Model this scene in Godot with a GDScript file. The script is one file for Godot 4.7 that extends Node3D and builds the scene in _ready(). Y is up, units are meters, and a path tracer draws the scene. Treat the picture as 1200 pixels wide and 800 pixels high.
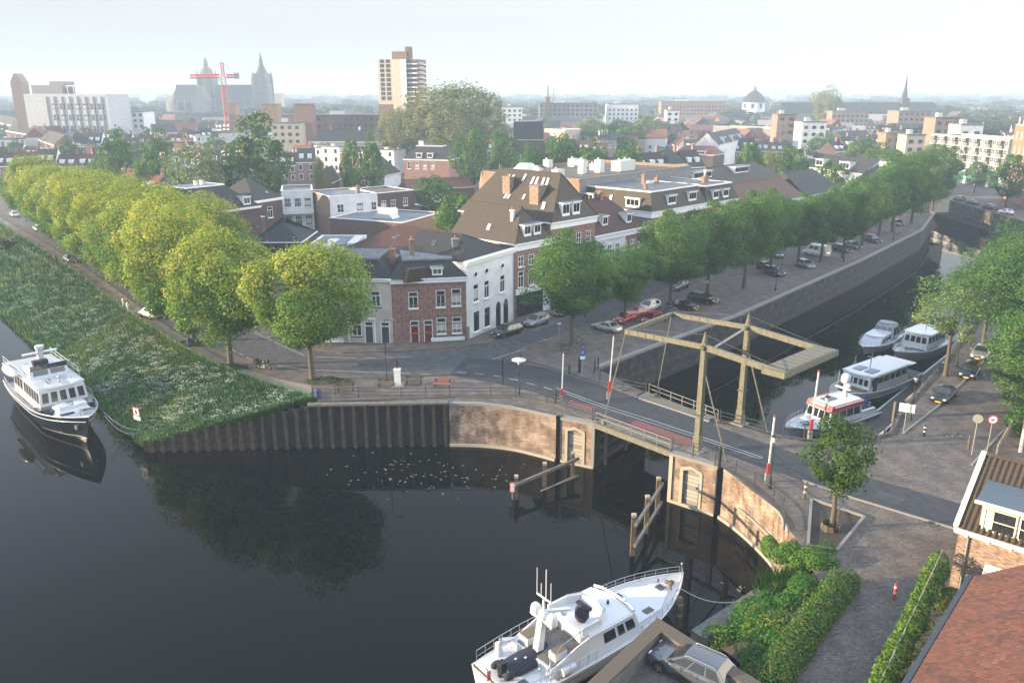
extends Node3D
# A drawbridge between a harbour basin and a canal, a terrace of old houses behind it, and the town out to the horizon.

class Shape:
	var v := PackedVector3Array()
	var n := PackedVector3Array()
	var c := PackedColorArray()
	var col := Color.WHITE
	var tint := false
	func tri_n(a: Vector3, b: Vector3, d: Vector3, na: Vector3, nb: Vector3, nd: Vector3) -> void:
		v.append(a); v.append(d); v.append(b)
		n.append(na); n.append(nd); n.append(nb)
		if tint:
			c.append(col); c.append(col); c.append(col)
	func tri(a: Vector3, b: Vector3, d: Vector3) -> void:
		var m := (b - a).cross(d - a).normalized()
		tri_n(a, b, d, m, m, m)
	func quad(a: Vector3, b: Vector3, d: Vector3, e: Vector3) -> void:
		tri(a, b, d); tri(a, d, e)
	func color(k: Color) -> Shape:
		tint = true; col = k
		return self
	func box(at: Vector3, size: Vector3, basis := Basis.IDENTITY) -> Shape:
		var h := size / 2.0
		var x := basis.x * h.x
		var y := basis.y * h.y
		var z := basis.z * h.z
		quad(at - x - y + z, at + x - y + z, at + x + y + z, at - x + y + z)
		quad(at + x - y - z, at - x - y - z, at - x + y - z, at + x + y - z)
		quad(at + x - y + z, at + x - y - z, at + x + y - z, at + x + y + z)
		quad(at - x - y - z, at - x - y + z, at - x + y + z, at - x + y - z)
		quad(at - x + y + z, at + x + y + z, at + x + y - z, at - x + y - z)
		quad(at - x - y - z, at + x - y - z, at + x - y + z, at - x - y + z)
		return self
	func beam(p: Vector3, q: Vector3, w: float, h: float) -> Shape:
		var d := q - p
		var x := d.normalized()
		var s := x.cross(Vector3.UP)
		s = s.normalized() if s.length() > 0.01 else Vector3.RIGHT
		return box((p + q) / 2.0, Vector3(d.length(), h, w), Basis(x, s.cross(x), s))
	func tube(path: Array, r: float, sides := 6, r_end := -1.0) -> Shape:
		var rows := []
		for i in path.size():
			var d: Vector3 = (path[mini(i + 1, path.size() - 1)] - path[maxi(i - 1, 0)]).normalized()
			var s := d.cross(Vector3.UP if absf(d.y) < 0.95 else Vector3.RIGHT).normalized()
			var u := s.cross(d)
			var rad := r if r_end < 0.0 else lerpf(r, r_end, float(i) / (path.size() - 1))
			var row := PackedVector3Array()
			for k in sides:
				var a := TAU * k / sides
				row.append(path[i] + (s * cos(a) + u * sin(a)) * rad)
			rows.append(row)
		grid(rows, true)
		fan(rows[0], true); fan(rows[-1], false)
		return self
	func rod(p: Vector3, q: Vector3, r: float, sides := 6, r_end := -1.0) -> Shape:
		return tube([p, q], r, sides, r_end)
	func fan(ring: PackedVector3Array, flip := false) -> void:
		for k in range(1, ring.size() - 1):
			if flip:
				tri(ring[0], ring[k + 1], ring[k])
			else:
				tri(ring[0], ring[k], ring[k + 1])
	func grid(rows: Array, closed := false, flip := false, flat := false) -> Shape:
		var m: int = rows[0].size()
		var cols := m if closed else m - 1
		if flat:
			for i in rows.size() - 1:
				for j in cols:
					var a: Vector3 = rows[i][j]
					var b: Vector3 = rows[i][(j + 1) % m]
					var d: Vector3 = rows[i + 1][(j + 1) % m]
					var e: Vector3 = rows[i + 1][j]
					if flip:
						quad(b, a, e, d)
					else:
						quad(a, b, d, e)
			return self
		var sums := []
		for i in rows.size():
			var z := PackedVector3Array()
			z.resize(m)
			sums.append(z)
		for i in rows.size() - 1:
			for j in cols:
				var k := (j + 1) % m
				var f: Vector3 = (rows[i + 1][k] - rows[i][j]).cross(rows[i + 1][j] - rows[i][k])
				if flip:
					f = -f
				sums[i][j] += f; sums[i][k] += f; sums[i + 1][j] += f; sums[i + 1][k] += f
		for i in rows.size() - 1:
			for j in cols:
				var k := (j + 1) % m
				var na: Vector3 = sums[i][j].normalized()
				var nb: Vector3 = sums[i][k].normalized()
				var nd: Vector3 = sums[i + 1][k].normalized()
				var ne: Vector3 = sums[i + 1][j].normalized()
				if flip:
					tri_n(rows[i][k], rows[i][j], rows[i + 1][j], nb, na, ne)
					tri_n(rows[i][k], rows[i + 1][j], rows[i + 1][k], nb, ne, nd)
				else:
					tri_n(rows[i][j], rows[i][k], rows[i + 1][k], na, nb, nd)
					tri_n(rows[i][j], rows[i + 1][k], rows[i + 1][j], na, nd, ne)
		return self
	func lathe(at: Vector3, profile: Array, sides := 12) -> Shape:   # profile of Vector2(radius, height), upwards
		var rows := []
		for p in profile:
			var row := PackedVector3Array()
			for k in sides:
				var a := -TAU * k / sides
				row.append(at + Vector3(cos(a) * p.x, p.y, sin(a) * p.x))
			rows.append(row)
		grid(rows, true)
		return self
	func ball(at: Vector3, r: Vector3, sides := 10, rings := 7) -> Shape:
		var rows := []
		for i in rings + 1:
			var t := PI * (float(i) / rings - 0.5)
			var row := PackedVector3Array()
			for k in sides:
				var a := -TAU * k / sides
				row.append(at + Vector3(cos(a) * cos(t) * r.x, sin(t) * r.y, sin(a) * cos(t) * r.z))
			rows.append(row)
		grid(rows, true)
		return self
	func extrude(poly: Array, t: Transform3D, depth: float) -> Shape:
		var p := PackedVector2Array(poly)
		if Geometry2D.is_polygon_clockwise(p):
			p.reverse()
		var ids := Geometry2D.triangulate_polygon(p)
		for k in range(0, ids.size(), 3):
			var a := p[ids[k]]
			var b := p[ids[k + 1]]
			var d := p[ids[k + 2]]
			if (b - a).cross(d - a) < 0:
				var x := b
				b = d; d = x
			face(t, a, b, d, depth, false); face(t, a, b, d, 0.0, true)
		for k in p.size():
			var a := p[k]
			var b := p[(k + 1) % p.size()]
			quad(t * Vector3(a.x, a.y, 0), t * Vector3(b.x, b.y, 0), t * Vector3(b.x, b.y, depth), t * Vector3(a.x, a.y, depth))
		return self
	func face(t: Transform3D, a: Vector2, b: Vector2, d: Vector2, z: float, flip: bool) -> void:
		if flip:
			tri(t * Vector3(a.x, a.y, z), t * Vector3(d.x, d.y, z), t * Vector3(b.x, b.y, z))
		else:
			tri(t * Vector3(a.x, a.y, z), t * Vector3(b.x, b.y, z), t * Vector3(d.x, d.y, z))
	func prism(poly: Array, y0: float, y1: float) -> Shape:            # poly of Vector2(x, z)
		var q := []
		for p in poly:
			q.append(Vector2(p.x, -p.y))
		return extrude(q, Transform3D(Basis(Vector3.RIGHT, Vector3.FORWARD, Vector3.UP), Vector3(0, y0, 0)), y1 - y0)
	func patch(q: Array, u0: float, v0: float, u1: float, v1: float, off: float) -> Shape:
		var f := func(u: float, w: float) -> Vector3: return q[0].lerp(q[1], u).lerp(q[3].lerp(q[2], u), w)
		var m: Vector3 = (q[1] - q[0]).cross(q[3] - q[0]).normalized() * off
		var a: Vector3 = f.call(u0, v0)
		var b: Vector3 = f.call(u1, v0)
		var d: Vector3 = f.call(u1, v1)
		var e: Vector3 = f.call(u0, v1)
		quad(a + m, b + m, d + m, e + m)
		quad(a, b, b + m, a + m); quad(b, d, d + m, b + m); quad(d, e, e + m, d + m); quad(e, a, a + m, e + m)
		return self
	func mesh() -> ArrayMesh:
		var arrays := []
		arrays.resize(Mesh.ARRAY_MAX)
		arrays[Mesh.ARRAY_VERTEX] = v
		arrays[Mesh.ARRAY_NORMAL] = n
		if tint:
			arrays[Mesh.ARRAY_COLOR] = c
		var m := ArrayMesh.new()
		m.add_surface_from_arrays(Mesh.PRIMITIVE_TRIANGLES, arrays)
		return m

var taken := {}
var M := {}
var tex := {}
var rng := RandomNumberGenerator.new()

func sh() -> Shape:
	return Shape.new()

func numbered(called: String) -> String:
	var k: int = taken.get(called, 0)
	taken[called] = k + 1
	return called if k == 0 else "%s_%03d" % [called, k]

func obj(called: String, s: Shape, m: Material, parent: Node = self, label := "") -> MeshInstance3D:
	return obj_mesh(called, s.mesh(), m, parent, label)

func obj_mesh(called: String, mesh: Mesh, m: Material, parent: Node = self, label := "") -> MeshInstance3D:
	var o := MeshInstance3D.new()
	o.name = numbered(called) if parent == self else called
	o.mesh = mesh
	o.material_override = m
	parent.add_child(o, true)
	if label:
		o.set_meta("label", label)
	return o

func tag(o: Node, label: String, category: String, group := "", kind := "") -> Node:
	o.set_meta("label", label)
	o.set_meta("category", category)
	if group:
		o.set_meta("group", group)
	if kind:
		o.set_meta("kind", kind)
	return o

func struct(called: String, s: Shape, m: Material) -> MeshInstance3D:
	var o := obj(called, s, m)
	o.set_meta("kind", "structure")
	return o

func thing(called: String, label: String, category: String, at := Vector3.ZERO, yaw := 0.0, group := "") -> Node3D:
	var o := Node3D.new()
	o.name = numbered(called)
	add_child(o)
	o.position = at
	o.rotation.y = yaw
	tag(o, label, category, group)
	return o

func dup(root: Node3D, label: String, at: Vector3, yaw := 0.0, size := Vector3.ONE) -> Node3D:
	var called := String(root.name)
	if called.length() > 4 and called[-4] == "_":
		called = called.substr(0, called.length() - 4)
	var r: Node3D = root.duplicate()
	r.name = numbered(called)
	add_child(r)
	r.position = at
	r.rotation.y = yaw
	r.scale = size
	r.set_meta("label", label)
	return r

func stuff(called: String, mesh: Mesh, m: Material, places: Array, label: String, category: String, tints := PackedColorArray(), parent: Node = self) -> MultiMeshInstance3D:
	var mm := MultiMesh.new()
	mm.transform_format = MultiMesh.TRANSFORM_3D
	mm.use_colors = tints.size() > 0
	mm.mesh = mesh
	mm.instance_count = places.size()
	for i in places.size():
		mm.set_instance_transform(i, places[i])
		if tints.size() > 0:
			mm.set_instance_color(i, tints[i])
	var o := MultiMeshInstance3D.new()
	o.name = numbered(called) if parent == self else called
	o.multimesh = mm
	o.material_override = m
	parent.add_child(o, true)
	o.set_meta("kind", "stuff")
	if parent == self:
		tag(o, label, category)
	return o

func yaw_of(d: Vector3) -> float:      # the turn that lays local +x along d
	return atan2(-d.z, d.x)

func noise_tex(key: String, freq: float, lo: float, hi: float, octaves := 4, size := 512, kind := FastNoiseLite.TYPE_SIMPLEX_SMOOTH, stops: Array = []) -> NoiseTexture2D:
	var f := FastNoiseLite.new()
	f.seed = key.hash() % 1000
	f.noise_type = kind
	f.frequency = freq
	f.fractal_octaves = octaves
	var g := Gradient.new()
	if stops.is_empty():
		g.set_color(0, Color(lo, lo, lo)); g.set_color(1, Color(hi, hi, hi))
	else:
		g.offsets = PackedFloat32Array(stops.map(func(p): return p[0]))
		g.colors = PackedColorArray(stops.map(func(p): return p[1]))
	var t := NoiseTexture2D.new()
	t.width = size; t.height = size
	t.seamless = true
	t.noise = f
	t.color_ramp = g
	tex[key] = t
	return t

func lin(r: float, g: float, b: float) -> Color:
	return Color(r, g, b).linear_to_srgb()

func mat(key: String, color: Color, rough := 0.8, opts := {}) -> StandardMaterial3D:   # color is linear
	var m := StandardMaterial3D.new()
	m.resource_name = key
	m.albedo_color = color.linear_to_srgb()
	m.roughness = rough
	m.metallic = opts.get("metal", 0.0)
	m.metallic_specular = opts.get("spec", 0.5)
	if opts.has("tex"):
		m.albedo_texture = tex[opts.tex]
		m.uv1_triplanar = true
		m.uv1_world_triplanar = opts.get("world", true)
		m.uv1_scale = opts.get("scale", Vector3.ONE)
	if opts.has("detail"):
		m.detail_enabled = true
		m.detail_albedo = tex[opts.detail]
		m.detail_blend_mode = BaseMaterial3D.BLEND_MODE_MUL
		m.detail_uv_layer = BaseMaterial3D.DETAIL_UV_2
		m.uv2_triplanar = true
		m.uv2_world_triplanar = true
		m.uv2_scale = opts.get("detail_scale", Vector3.ONE * 0.08)
	if opts.has("bump"):
		m.heightmap_enabled = true
		m.heightmap_texture = tex[opts.bump]
		m.heightmap_scale = opts.get("bump_cm", 1.0)
		if not opts.has("tex"):
			m.uv1_triplanar = true
			m.uv1_world_triplanar = opts.get("world", true)
			m.uv1_scale = opts.get("scale", Vector3.ONE)
	if opts.get("tint", false):
		m.vertex_color_use_as_albedo = true
	if opts.has("coat"):
		m.clearcoat_enabled = true
		m.clearcoat = opts.coat
		m.clearcoat_roughness = 0.08
	if opts.has("back"):
		m.backlight_enabled = true
		m.backlight = opts.back
	if opts.get("glow", null) != null:
		m.emission_enabled = true
		m.emission = opts.glow
	M[key] = m
	return m

func brick_tex(key: String, courses: int, across: int, joint: Color, faces: Array) -> void:
	var im := Image.create(256, 256, false, Image.FORMAT_RGB8)
	im.fill(joint)
	var bh := 256.0 / courses
	var bw := 256.0 / across
	var r := RandomNumberGenerator.new()
	r.seed = key.hash()
	for i in courses:
		for j in across:
			var k: Color = faces[r.randi() % faces.size()]
			k = k * r.randf_range(0.85, 1.1)
			var x := int((j + (0.5 if i % 2 else 0.0)) * bw)
			for part in 2:
				var x0 := x if part == 0 else x - 256
				im.fill_rect(Rect2i(x0, int(i * bh), maxi(1, int(bw) - 1), maxi(1, int(bh) - 1)).intersection(Rect2i(0, 0, 256, 256)), k)
	tex[key] = ImageTexture.create_from_image(im)

func materials() -> void:
	noise_tex("fine", 0.06, 0.72, 1.0, 5)
	noise_tex("speckle", 0.16, 0.4, 1.0, 3)
	noise_tex("cloud", 0.012, 0.7, 1.0, 5)
	noise_tex("cloud_strong", 0.012, 0.25, 1.0, 5)
	noise_tex("streak", 0.02, 0.35, 1.0, 5)
	noise_tex("moss", 0.03, 0, 1, 5, 512, FastNoiseLite.TYPE_SIMPLEX_SMOOTH, [[0.0, Color(0.62, 0.6, 0.55)], [0.45, Color(0.85, 0.83, 0.8)], [0.58, Color(1, 0.98, 0.94)], [0.7, Color(0.78, 0.8, 0.6)]])
	noise_tex("wall_stain", 0.018, 0, 1, 6, 512, FastNoiseLite.TYPE_SIMPLEX_SMOOTH, [[0.2, Color(0.62, 0.58, 0.55)], [0.42, Color(0.78, 0.73, 0.68)], [0.55, Color(0.88, 0.84, 0.79)], [0.75, Color(1, 0.98, 0.95)]])
	noise_tex("soft", 0.06, 0.9, 1.0, 5)
	noise_tex("soft_cloud", 0.012, 0.86, 1.0, 5)
	noise_tex("ripple", 0.02, 0, 1, 3)
	brick_tex("brick", 16, 5, Color(0.9, 0.87, 0.84), [Color(0.95, 0.9, 0.88), Color(0.86, 0.83, 0.83), Color(0.97, 0.93, 0.9), Color(0.8, 0.76, 0.76)])
	brick_tex("clinker", 24, 12, Color(0.74, 0.73, 0.72), [Color(0.93, 0.91, 0.9), Color(0.86, 0.85, 0.85), Color(0.95, 0.93, 0.91), Color(0.82, 0.8, 0.8)])
	mat("water", Color(0.0012, 0.002, 0.0026), 0.012, {"spec": 0.22, "bump": "ripple", "bump_cm": 0.06, "scale": Vector3.ONE * 0.12})
	mat("paving", Color(0.215, 0.186, 0.163), 0.85, {"tex": "clinker", "scale": Vector3.ONE * 0.42, "detail": "cloud", "detail_scale": Vector3.ONE * 0.07})
	mat("far_ground", Color(0.075, 0.085, 0.06), 0.95, {"tex": "cloud_strong", "scale": Vector3.ONE * 0.012})
	mat("asphalt", Color(0.125, 0.125, 0.13), 0.85, {"tex": "fine", "scale": Vector3.ONE * 0.5, "detail": "cloud", "detail_scale": Vector3.ONE * 0.11})
	mat("dark_asphalt", Color(0.055, 0.062, 0.072), 0.8, {"tex": "fine", "scale": Vector3.ONE * 0.6, "detail": "cloud", "detail_scale": Vector3.ONE * 0.15})
	mat("marking", Color(0.62, 0.62, 0.6), 0.7, {"tex": "speckle", "scale": Vector3.ONE * 0.9})
	mat("red_lane", Color(0.22, 0.085, 0.075), 0.85, {"tex": "fine", "scale": Vector3.ONE * 0.5})
	mat("dirt", Color(0.52, 0.385, 0.26), 0.95, {"tex": "fine", "scale": Vector3.ONE * 0.3, "detail": "cloud", "detail_scale": Vector3.ONE * 0.1})
	mat("sand_path", Color(0.36, 0.32, 0.26), 0.95, {"tex": "fine", "scale": Vector3.ONE * 0.3})
	mat("grass", Color(0.055, 0.11, 0.035), 0.95, {"tex": "fine", "scale": Vector3.ONE * 0.4, "detail": "cloud", "detail_scale": Vector3.ONE * 0.06})
	mat("blade", Color(1, 1, 1), 0.8, {"tint": true, "back": Color(0.3, 0.35, 0.15)})
	mat("leaf", Color(1, 1, 1), 0.65, {"tint": true, "back": Color(0.75, 0.85, 0.4), "spec": 0.3})
	mat("drift", Color(0.16, 0.17, 0.12), 0.9)
	mat("petal", Color(0.38, 0.43, 0.34), 0.9)
	mat("yellow_petal", Color(0.4, 0.38, 0.12), 0.9)
	mat("bark", Color(0.13, 0.11, 0.085), 0.95, {"tex": "fine", "scale": Vector3(1.5, 0.4, 1.5)})
	mat("quay_brick", Color(0.38, 0.345, 0.315), 0.9, {"tex": "brick", "scale": Vector3.ONE * 0.7, "detail": "wall_stain", "detail_scale": Vector3(0.075, 0.05, 0.075)})
	mat("warm_brick", Color(0.43, 0.38, 0.33), 0.9, {"tex": "brick", "scale": Vector3.ONE * 0.7, "detail": "wall_stain", "detail_scale": Vector3(0.11, 0.05, 0.11)})
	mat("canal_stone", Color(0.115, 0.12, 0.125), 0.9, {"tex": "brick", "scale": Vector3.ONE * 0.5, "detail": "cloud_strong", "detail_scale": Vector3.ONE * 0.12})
	mat("far_stone", Color(0.24, 0.22, 0.19), 0.9, {"tex": "brick", "scale": Vector3.ONE * 0.5, "detail": "cloud_strong", "detail_scale": Vector3.ONE * 0.12})
	mat("coping", Color(0.3, 0.29, 0.27), 0.85, {"tex": "fine", "scale": Vector3.ONE * 0.6})
	mat("pale_stone", Color(0.48, 0.43, 0.35), 0.85, {"tex": "fine", "scale": Vector3.ONE * 0.5})
	mat("rust_pile", Color(0.165, 0.115, 0.08), 0.9, {"tex": "fine", "scale": Vector3(1.5, 0.1, 1.5), "detail": "streak", "detail_scale": Vector3(0.5, 0.12, 0.5)})
	mat("dark_pile", Color(0.045, 0.045, 0.05), 0.75, {"tex": "fine", "scale": Vector3(1.5, 0.1, 1.5), "detail": "streak", "detail_scale": Vector3(0.5, 0.1, 0.5)})
	mat("bridge_paint", Color(0.27, 0.255, 0.18), 0.8, {"tex": "fine", "scale": Vector3.ONE * 1.6, "detail": "cloud", "detail_scale": Vector3(0.5, 0.3, 0.5)})
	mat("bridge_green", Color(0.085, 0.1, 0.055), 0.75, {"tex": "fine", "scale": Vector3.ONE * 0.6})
	mat("rail_iron", Color(0.035, 0.04, 0.045), 0.6)
	mat("rail_grey", Color(0.24, 0.25, 0.22), 0.6)
	mat("old_wood", Color(0.36, 0.25, 0.13), 0.85, {"tex": "fine", "scale": Vector3(2, 0.4, 2), "detail": "streak", "detail_scale": Vector3(0.8, 0.3, 0.8)})
	mat("grey_wood", Color(0.2, 0.18, 0.15), 0.9, {"tex": "fine", "scale": Vector3.ONE * 1.5})
	mat("bench_wood", Color(0.17, 0.12, 0.08), 0.8, {"tex": "fine", "scale": Vector3.ONE * 2.0})
	mat("concrete", Color(0.26, 0.245, 0.22), 0.9, {"tex": "fine", "scale": Vector3.ONE * 0.5, "detail": "cloud", "detail_scale": Vector3.ONE * 0.2})
	mat("pebble_top", Color(0.2, 0.16, 0.12), 0.95, {"tex": "speckle", "scale": Vector3.ONE * 1.2})
	mat("white_paint", Color(0.78, 0.78, 0.77), 0.45)
	mat("red_paint", Color(0.5, 0.035, 0.03), 0.5)
	mat("blue_paint", Color(0.03, 0.09, 0.32), 0.5)
	mat("black_paint", Color(0.012, 0.012, 0.014), 0.5)
	mat("dark_green_paint", Color(0.012, 0.025, 0.022), 0.5)
	mat("steel", Color(0.4, 0.41, 0.42), 0.35, {"metal": 0.8})
	mat("glass", Color(0.018, 0.022, 0.026), 0.06, {"spec": 0.7})
	mat("lamp_glass", Color(0.55, 0.56, 0.53), 0.3)
	mat("gel_white", Color(0.55, 0.56, 0.57), 0.22, {"coat": 0.5, "tex": "cloud", "scale": Vector3.ONE * 0.2})
	M.gel_white.albedo_texture = null
	mat("navy_hull", Color(0.012, 0.017, 0.026), 0.2, {"coat": 0.6})
	mat("deck_grey", Color(0.42, 0.42, 0.41), 0.75)
	mat("teak", Color(0.2, 0.15, 0.1), 0.8, {"tex": "fine", "scale": Vector3(0.4, 2, 2)})
	mat("canvas_navy", Color(0.014, 0.016, 0.032), 0.85)
	mat("canvas_grey", Color(0.27, 0.29, 0.31), 0.85)
	mat("rope", Color(0.5, 0.49, 0.46), 0.9)
	mat("rubber", Color(0.012, 0.012, 0.012), 0.85)
	mat("rim", Color(0.45, 0.46, 0.48), 0.3, {"metal": 0.8})
	mat("head_lamp", Color(0.75, 0.77, 0.8), 0.1, {"spec": 0.8})
	mat("tail_lamp", Color(0.35, 0.01, 0.01), 0.2)
	mat("plate", Color(0.75, 0.5, 0.03), 0.5)
	mat("soil", Color(0.06, 0.048, 0.038), 0.95, {"tex": "fine", "scale": Vector3.ONE})
	mat("skin", Color(0.5, 0.31, 0.22), 0.6)
	mat("cloth_dark", Color(0.015, 0.018, 0.03), 0.9)
	mat("cloth_yellow", Color(0.6, 0.5, 0.15), 0.9)
	mat("cloth_white", Color(0.6, 0.6, 0.58), 0.9)
	mat("hair", Color(0.02, 0.014, 0.01), 0.8)
	for k in [["wall_beige", Color(0.66, 0.61, 0.53), "cloud"], ["wall_white", Color(0.9, 0.9, 0.9), "cloud"], ["wall_cream", Color(0.6, 0.52, 0.4), "cloud"], ["wall_grey", Color(0.26, 0.26, 0.26), "cloud"], ["wall_pale_grey", Color(0.55, 0.57, 0.59), "cloud"]]:
		mat(k[0], k[1], 0.85, {"tex": "soft", "scale": Vector3.ONE * 1.3, "world": false, "detail": "soft_cloud"})
	for k in [["wall_brick", Color(0.4, 0.25, 0.21)], ["wall_brown", Color(0.22, 0.155, 0.125)], ["wall_orange", Color(0.44, 0.29, 0.2)], ["wall_dark_brick", Color(0.12, 0.085, 0.08)], ["wall_pale_brick", Color(0.4, 0.31, 0.25)]]:
		mat(k[0], k[1], 0.9, {"tex": "brick", "scale": Vector3.ONE * 0.9, "world": false, "detail": "soft_cloud"})
	for k in [["roof_slate", Color(0.045, 0.048, 0.053)], ["roof_dark", Color(0.024, 0.026, 0.031)], ["roof_brown", Color(0.1, 0.08, 0.065)], ["roof_maroon", Color(0.1, 0.03, 0.026)], ["roof_red", Color(0.3, 0.105, 0.065)], ["roof_rust", Color(0.2, 0.085, 0.055)]]:
		mat(k[0], k[1], 0.75, {"tex": "moss", "scale": Vector3.ONE * 0.16, "world": false, "bump": "speckle", "bump_cm": 2.0, "detail": "fine", "detail_scale": Vector3.ONE * 0.6})
	for k in [["flat_grey", Color(0.2, 0.21, 0.22)], ["flat_brown", Color(0.22, 0.175, 0.14)], ["flat_zinc", Color(0.3, 0.33, 0.36)], ["flat_dark", Color(0.08, 0.085, 0.09)]]:
		mat(k[0], k[1], 0.7, {"tex": "fine", "scale": Vector3.ONE * 0.2, "detail": "cloud", "detail_scale": Vector3.ONE * 0.1})
	mat("trim_white", Color(0.82, 0.82, 0.81), 0.6)
	mat("door_red", Color(0.16, 0.012, 0.012), 0.5)
	mat("door_blue", Color(0.03, 0.06, 0.075), 0.5)
	mat("chimney_brick", Color(0.24, 0.15, 0.11), 0.9)
	mat("curtain", Color(0.5, 0.48, 0.43), 0.9)
	mat("tinted", Color(1, 1, 1), 0.85, {"tint": true})
	mat("crane_red", Color(0.6, 0.09, 0.04), 0.6)
	mat("grey_stone", Color(0.2, 0.185, 0.165), 0.9, {"tex": "fine", "scale": Vector3.ONE * 0.1})
	mat("pantile", Color(0.17, 0.125, 0.095), 0.85, {"tex": "moss", "scale": Vector3.ONE * 0.35, "detail": "speckle", "detail_scale": Vector3.ONE * 0.8})
	mat("trim_cream", Color(0.68, 0.62, 0.5), 0.6)
	mat("zinc_blue", Color(0.06, 0.085, 0.105), 0.55)
	mat("zinc_dark", Color(0.03, 0.04, 0.05), 0.6)
	mat("teal", Color(0.05, 0.16, 0.2), 0.5)
	mat("blue_dark", Color(0.02, 0.045, 0.12), 0.6)
	mat("bench_red", Color(0.26, 0.1, 0.06), 0.8)
	mat("jetty_wood", Color(0.1, 0.085, 0.08), 0.85, {"tex": "fine", "scale": Vector3.ONE})

func _ready() -> void:
	rng.seed = 7
	var cam := Camera3D.new()
	cam.name = "camera"
	cam.position = Vector3(0, 30, 0)
	cam.rotation_degrees = Vector3(-16.863, 0, 0)
	cam.fov = 45.24
	cam.near = 0.5
	cam.far = 12000.0
	add_child(cam)
	cam.current = true
	var env := Environment.new()
	env.background_mode = Environment.BG_SKY
	env.sky = Sky.new()
	env.sky.sky_material = morning_sky()
	env.tonemap_mode = Environment.TONE_MAPPER_LINEAR
	env.tonemap_exposure = 4.05
	env.sdfgi_enabled = true
	env.ssao_enabled = true
	env.ssil_enabled = true
	env.fog_enabled = true
	env.fog_density = 0.00048
	env.fog_light_color = Color(0.77, 0.86, 0.95)
	var we := WorldEnvironment.new()
	we.name = "world_environment"
	we.environment = env
	add_child(we)
	var sun := DirectionalLight3D.new()
	sun.name = "sun"
	sun.light_color = Color(1.0, 0.89, 0.73)
	sun.light_energy = 1.15
	sun.light_angular_distance = 0.6
	sun.shadow_enabled = true
	add_child(sun)
	sun.look_at_from_position(Vector3.ZERO, -SUN, Vector3.UP)
	materials()
	build_land()
	build_walls()
	build_bridge()
	build_houses()
	tree_kinds()
	build_skyline()
	build_town()
	build_trees()
	build_greens()
	build_boats()
	build_cars()
	build_street()
	build_people()

const SUN := Vector3(-0.97, 0.2, 0.1)      # towards the low sun

# Air on a hazy morning: pale at the horizon, bluer overhead, warm and bright round the sun.
func morning_sky() -> PanoramaSkyMaterial:
	var w := 512
	var h := 256
	var im := Image.create(w, h, false, Image.FORMAT_RGBF)
	var sun := SUN.normalized()
	for y in h:
		var el := PI * (0.5 - (y + 0.5) / h)
		for x in w:
			var az := TAU * ((x + 0.5) / w - 0.5)
			var d := Vector3(sin(az) * cos(el), sin(el), -cos(az) * cos(el))
			var up := clampf(d.y, 0.0, 1.0)
			var near := maxf(0.0, d.dot(sun))
			var k := Color(0.176, 0.184, 0.19).lerp(Color(0.38, 0.44, 0.52), smoothstep(0.04, 0.45, up))
			k = k.lerp(Color(0.37, 0.48, 0.68), smoothstep(0.35, 1.0, up))
			var g := d.dot(sun)
			k *= lerpf(1.0, 0.5 + 1.25 * g * g, smoothstep(0.08, 0.5, up))
			var flat_near := Vector2(d.x, d.z).normalized().dot(Vector2(sun.x, sun.z).normalized())
			k += Color(0.12, 0.105, 0.07) * pow(maxf(0.0, flat_near * 0.5 + 0.5), 2.0) * exp(-up * 3.0)
			k += Color(1.0, 0.8, 0.5) * 1.2 * pow(near, 12.0)
			if d.y < 0.0:
				k = k.lerp(Color(0.3, 0.32, 0.32), minf(1.0, -d.y * 5.0))
			im.set_pixel(x, y, k)
	var sky := PanoramaSkyMaterial.new()
	sky.panorama = ImageTexture.create_from_image(im)
	sky.energy_multiplier = 1.0
	return sky

const WATER := -4.7

func sheet(called: String, poly: Array, y: float, m: Material, depth := 0.02) -> MeshInstance3D:
	var s := sh()
	var q := []
	for p in poly:
		q.append(Vector2(p.x, -p.y))
	var pp := PackedVector2Array(q)
	if Geometry2D.is_polygon_clockwise(pp):
		pp.reverse()
	var ids := Geometry2D.triangulate_polygon(pp)
	for k in range(0, ids.size(), 3):
		s.tri(Vector3(pp[ids[k]].x, y, -pp[ids[k]].y), Vector3(pp[ids[k + 1]].x, y, -pp[ids[k + 1]].y), Vector3(pp[ids[k + 2]].x, y, -pp[ids[k + 2]].y))
	for i in range(0, s.v.size(), 3):
		if s.n[i].y < 0:
			var t := s.v[i]
			s.v[i] = s.v[i + 1]; s.v[i + 1] = t
			for j in 3:
				s.n[i + j] = Vector3.UP
	return struct(called, s, m)

# a band of the given width along a line of ground points, at height y
func ribbon(pts: Array, w: float, y: float) -> Array:
	var left := []
	var right := []
	for i in pts.size():
		var d: Vector2 = (pts[mini(i + 1, pts.size() - 1)] - pts[maxi(i - 1, 0)]).normalized()
		var s := Vector2(-d.y, d.x) * w / 2.0
		left.append(pts[i] + s)
		right.append(pts[i] - s)
	right.reverse()
	return left + right

func smooth_line(pts: Array, each := 4) -> Array:
	var out := []
	for i in pts.size() - 1:
		var a: Vector2 = pts[maxi(i - 1, 0)]
		var b: Vector2 = pts[i]
		var c: Vector2 = pts[i + 1]
		var d: Vector2 = pts[mini(i + 2, pts.size() - 1)]
		for k in each:
			out.append(b.cubic_interpolate(c, a, d, float(k) / each))
	out.append(pts[-1])
	return out

func marking(pts: Array, w: float, y := 0.016) -> void:
	sheet("road_marking", ribbon(pts, w, y), y, M.marking)

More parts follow.
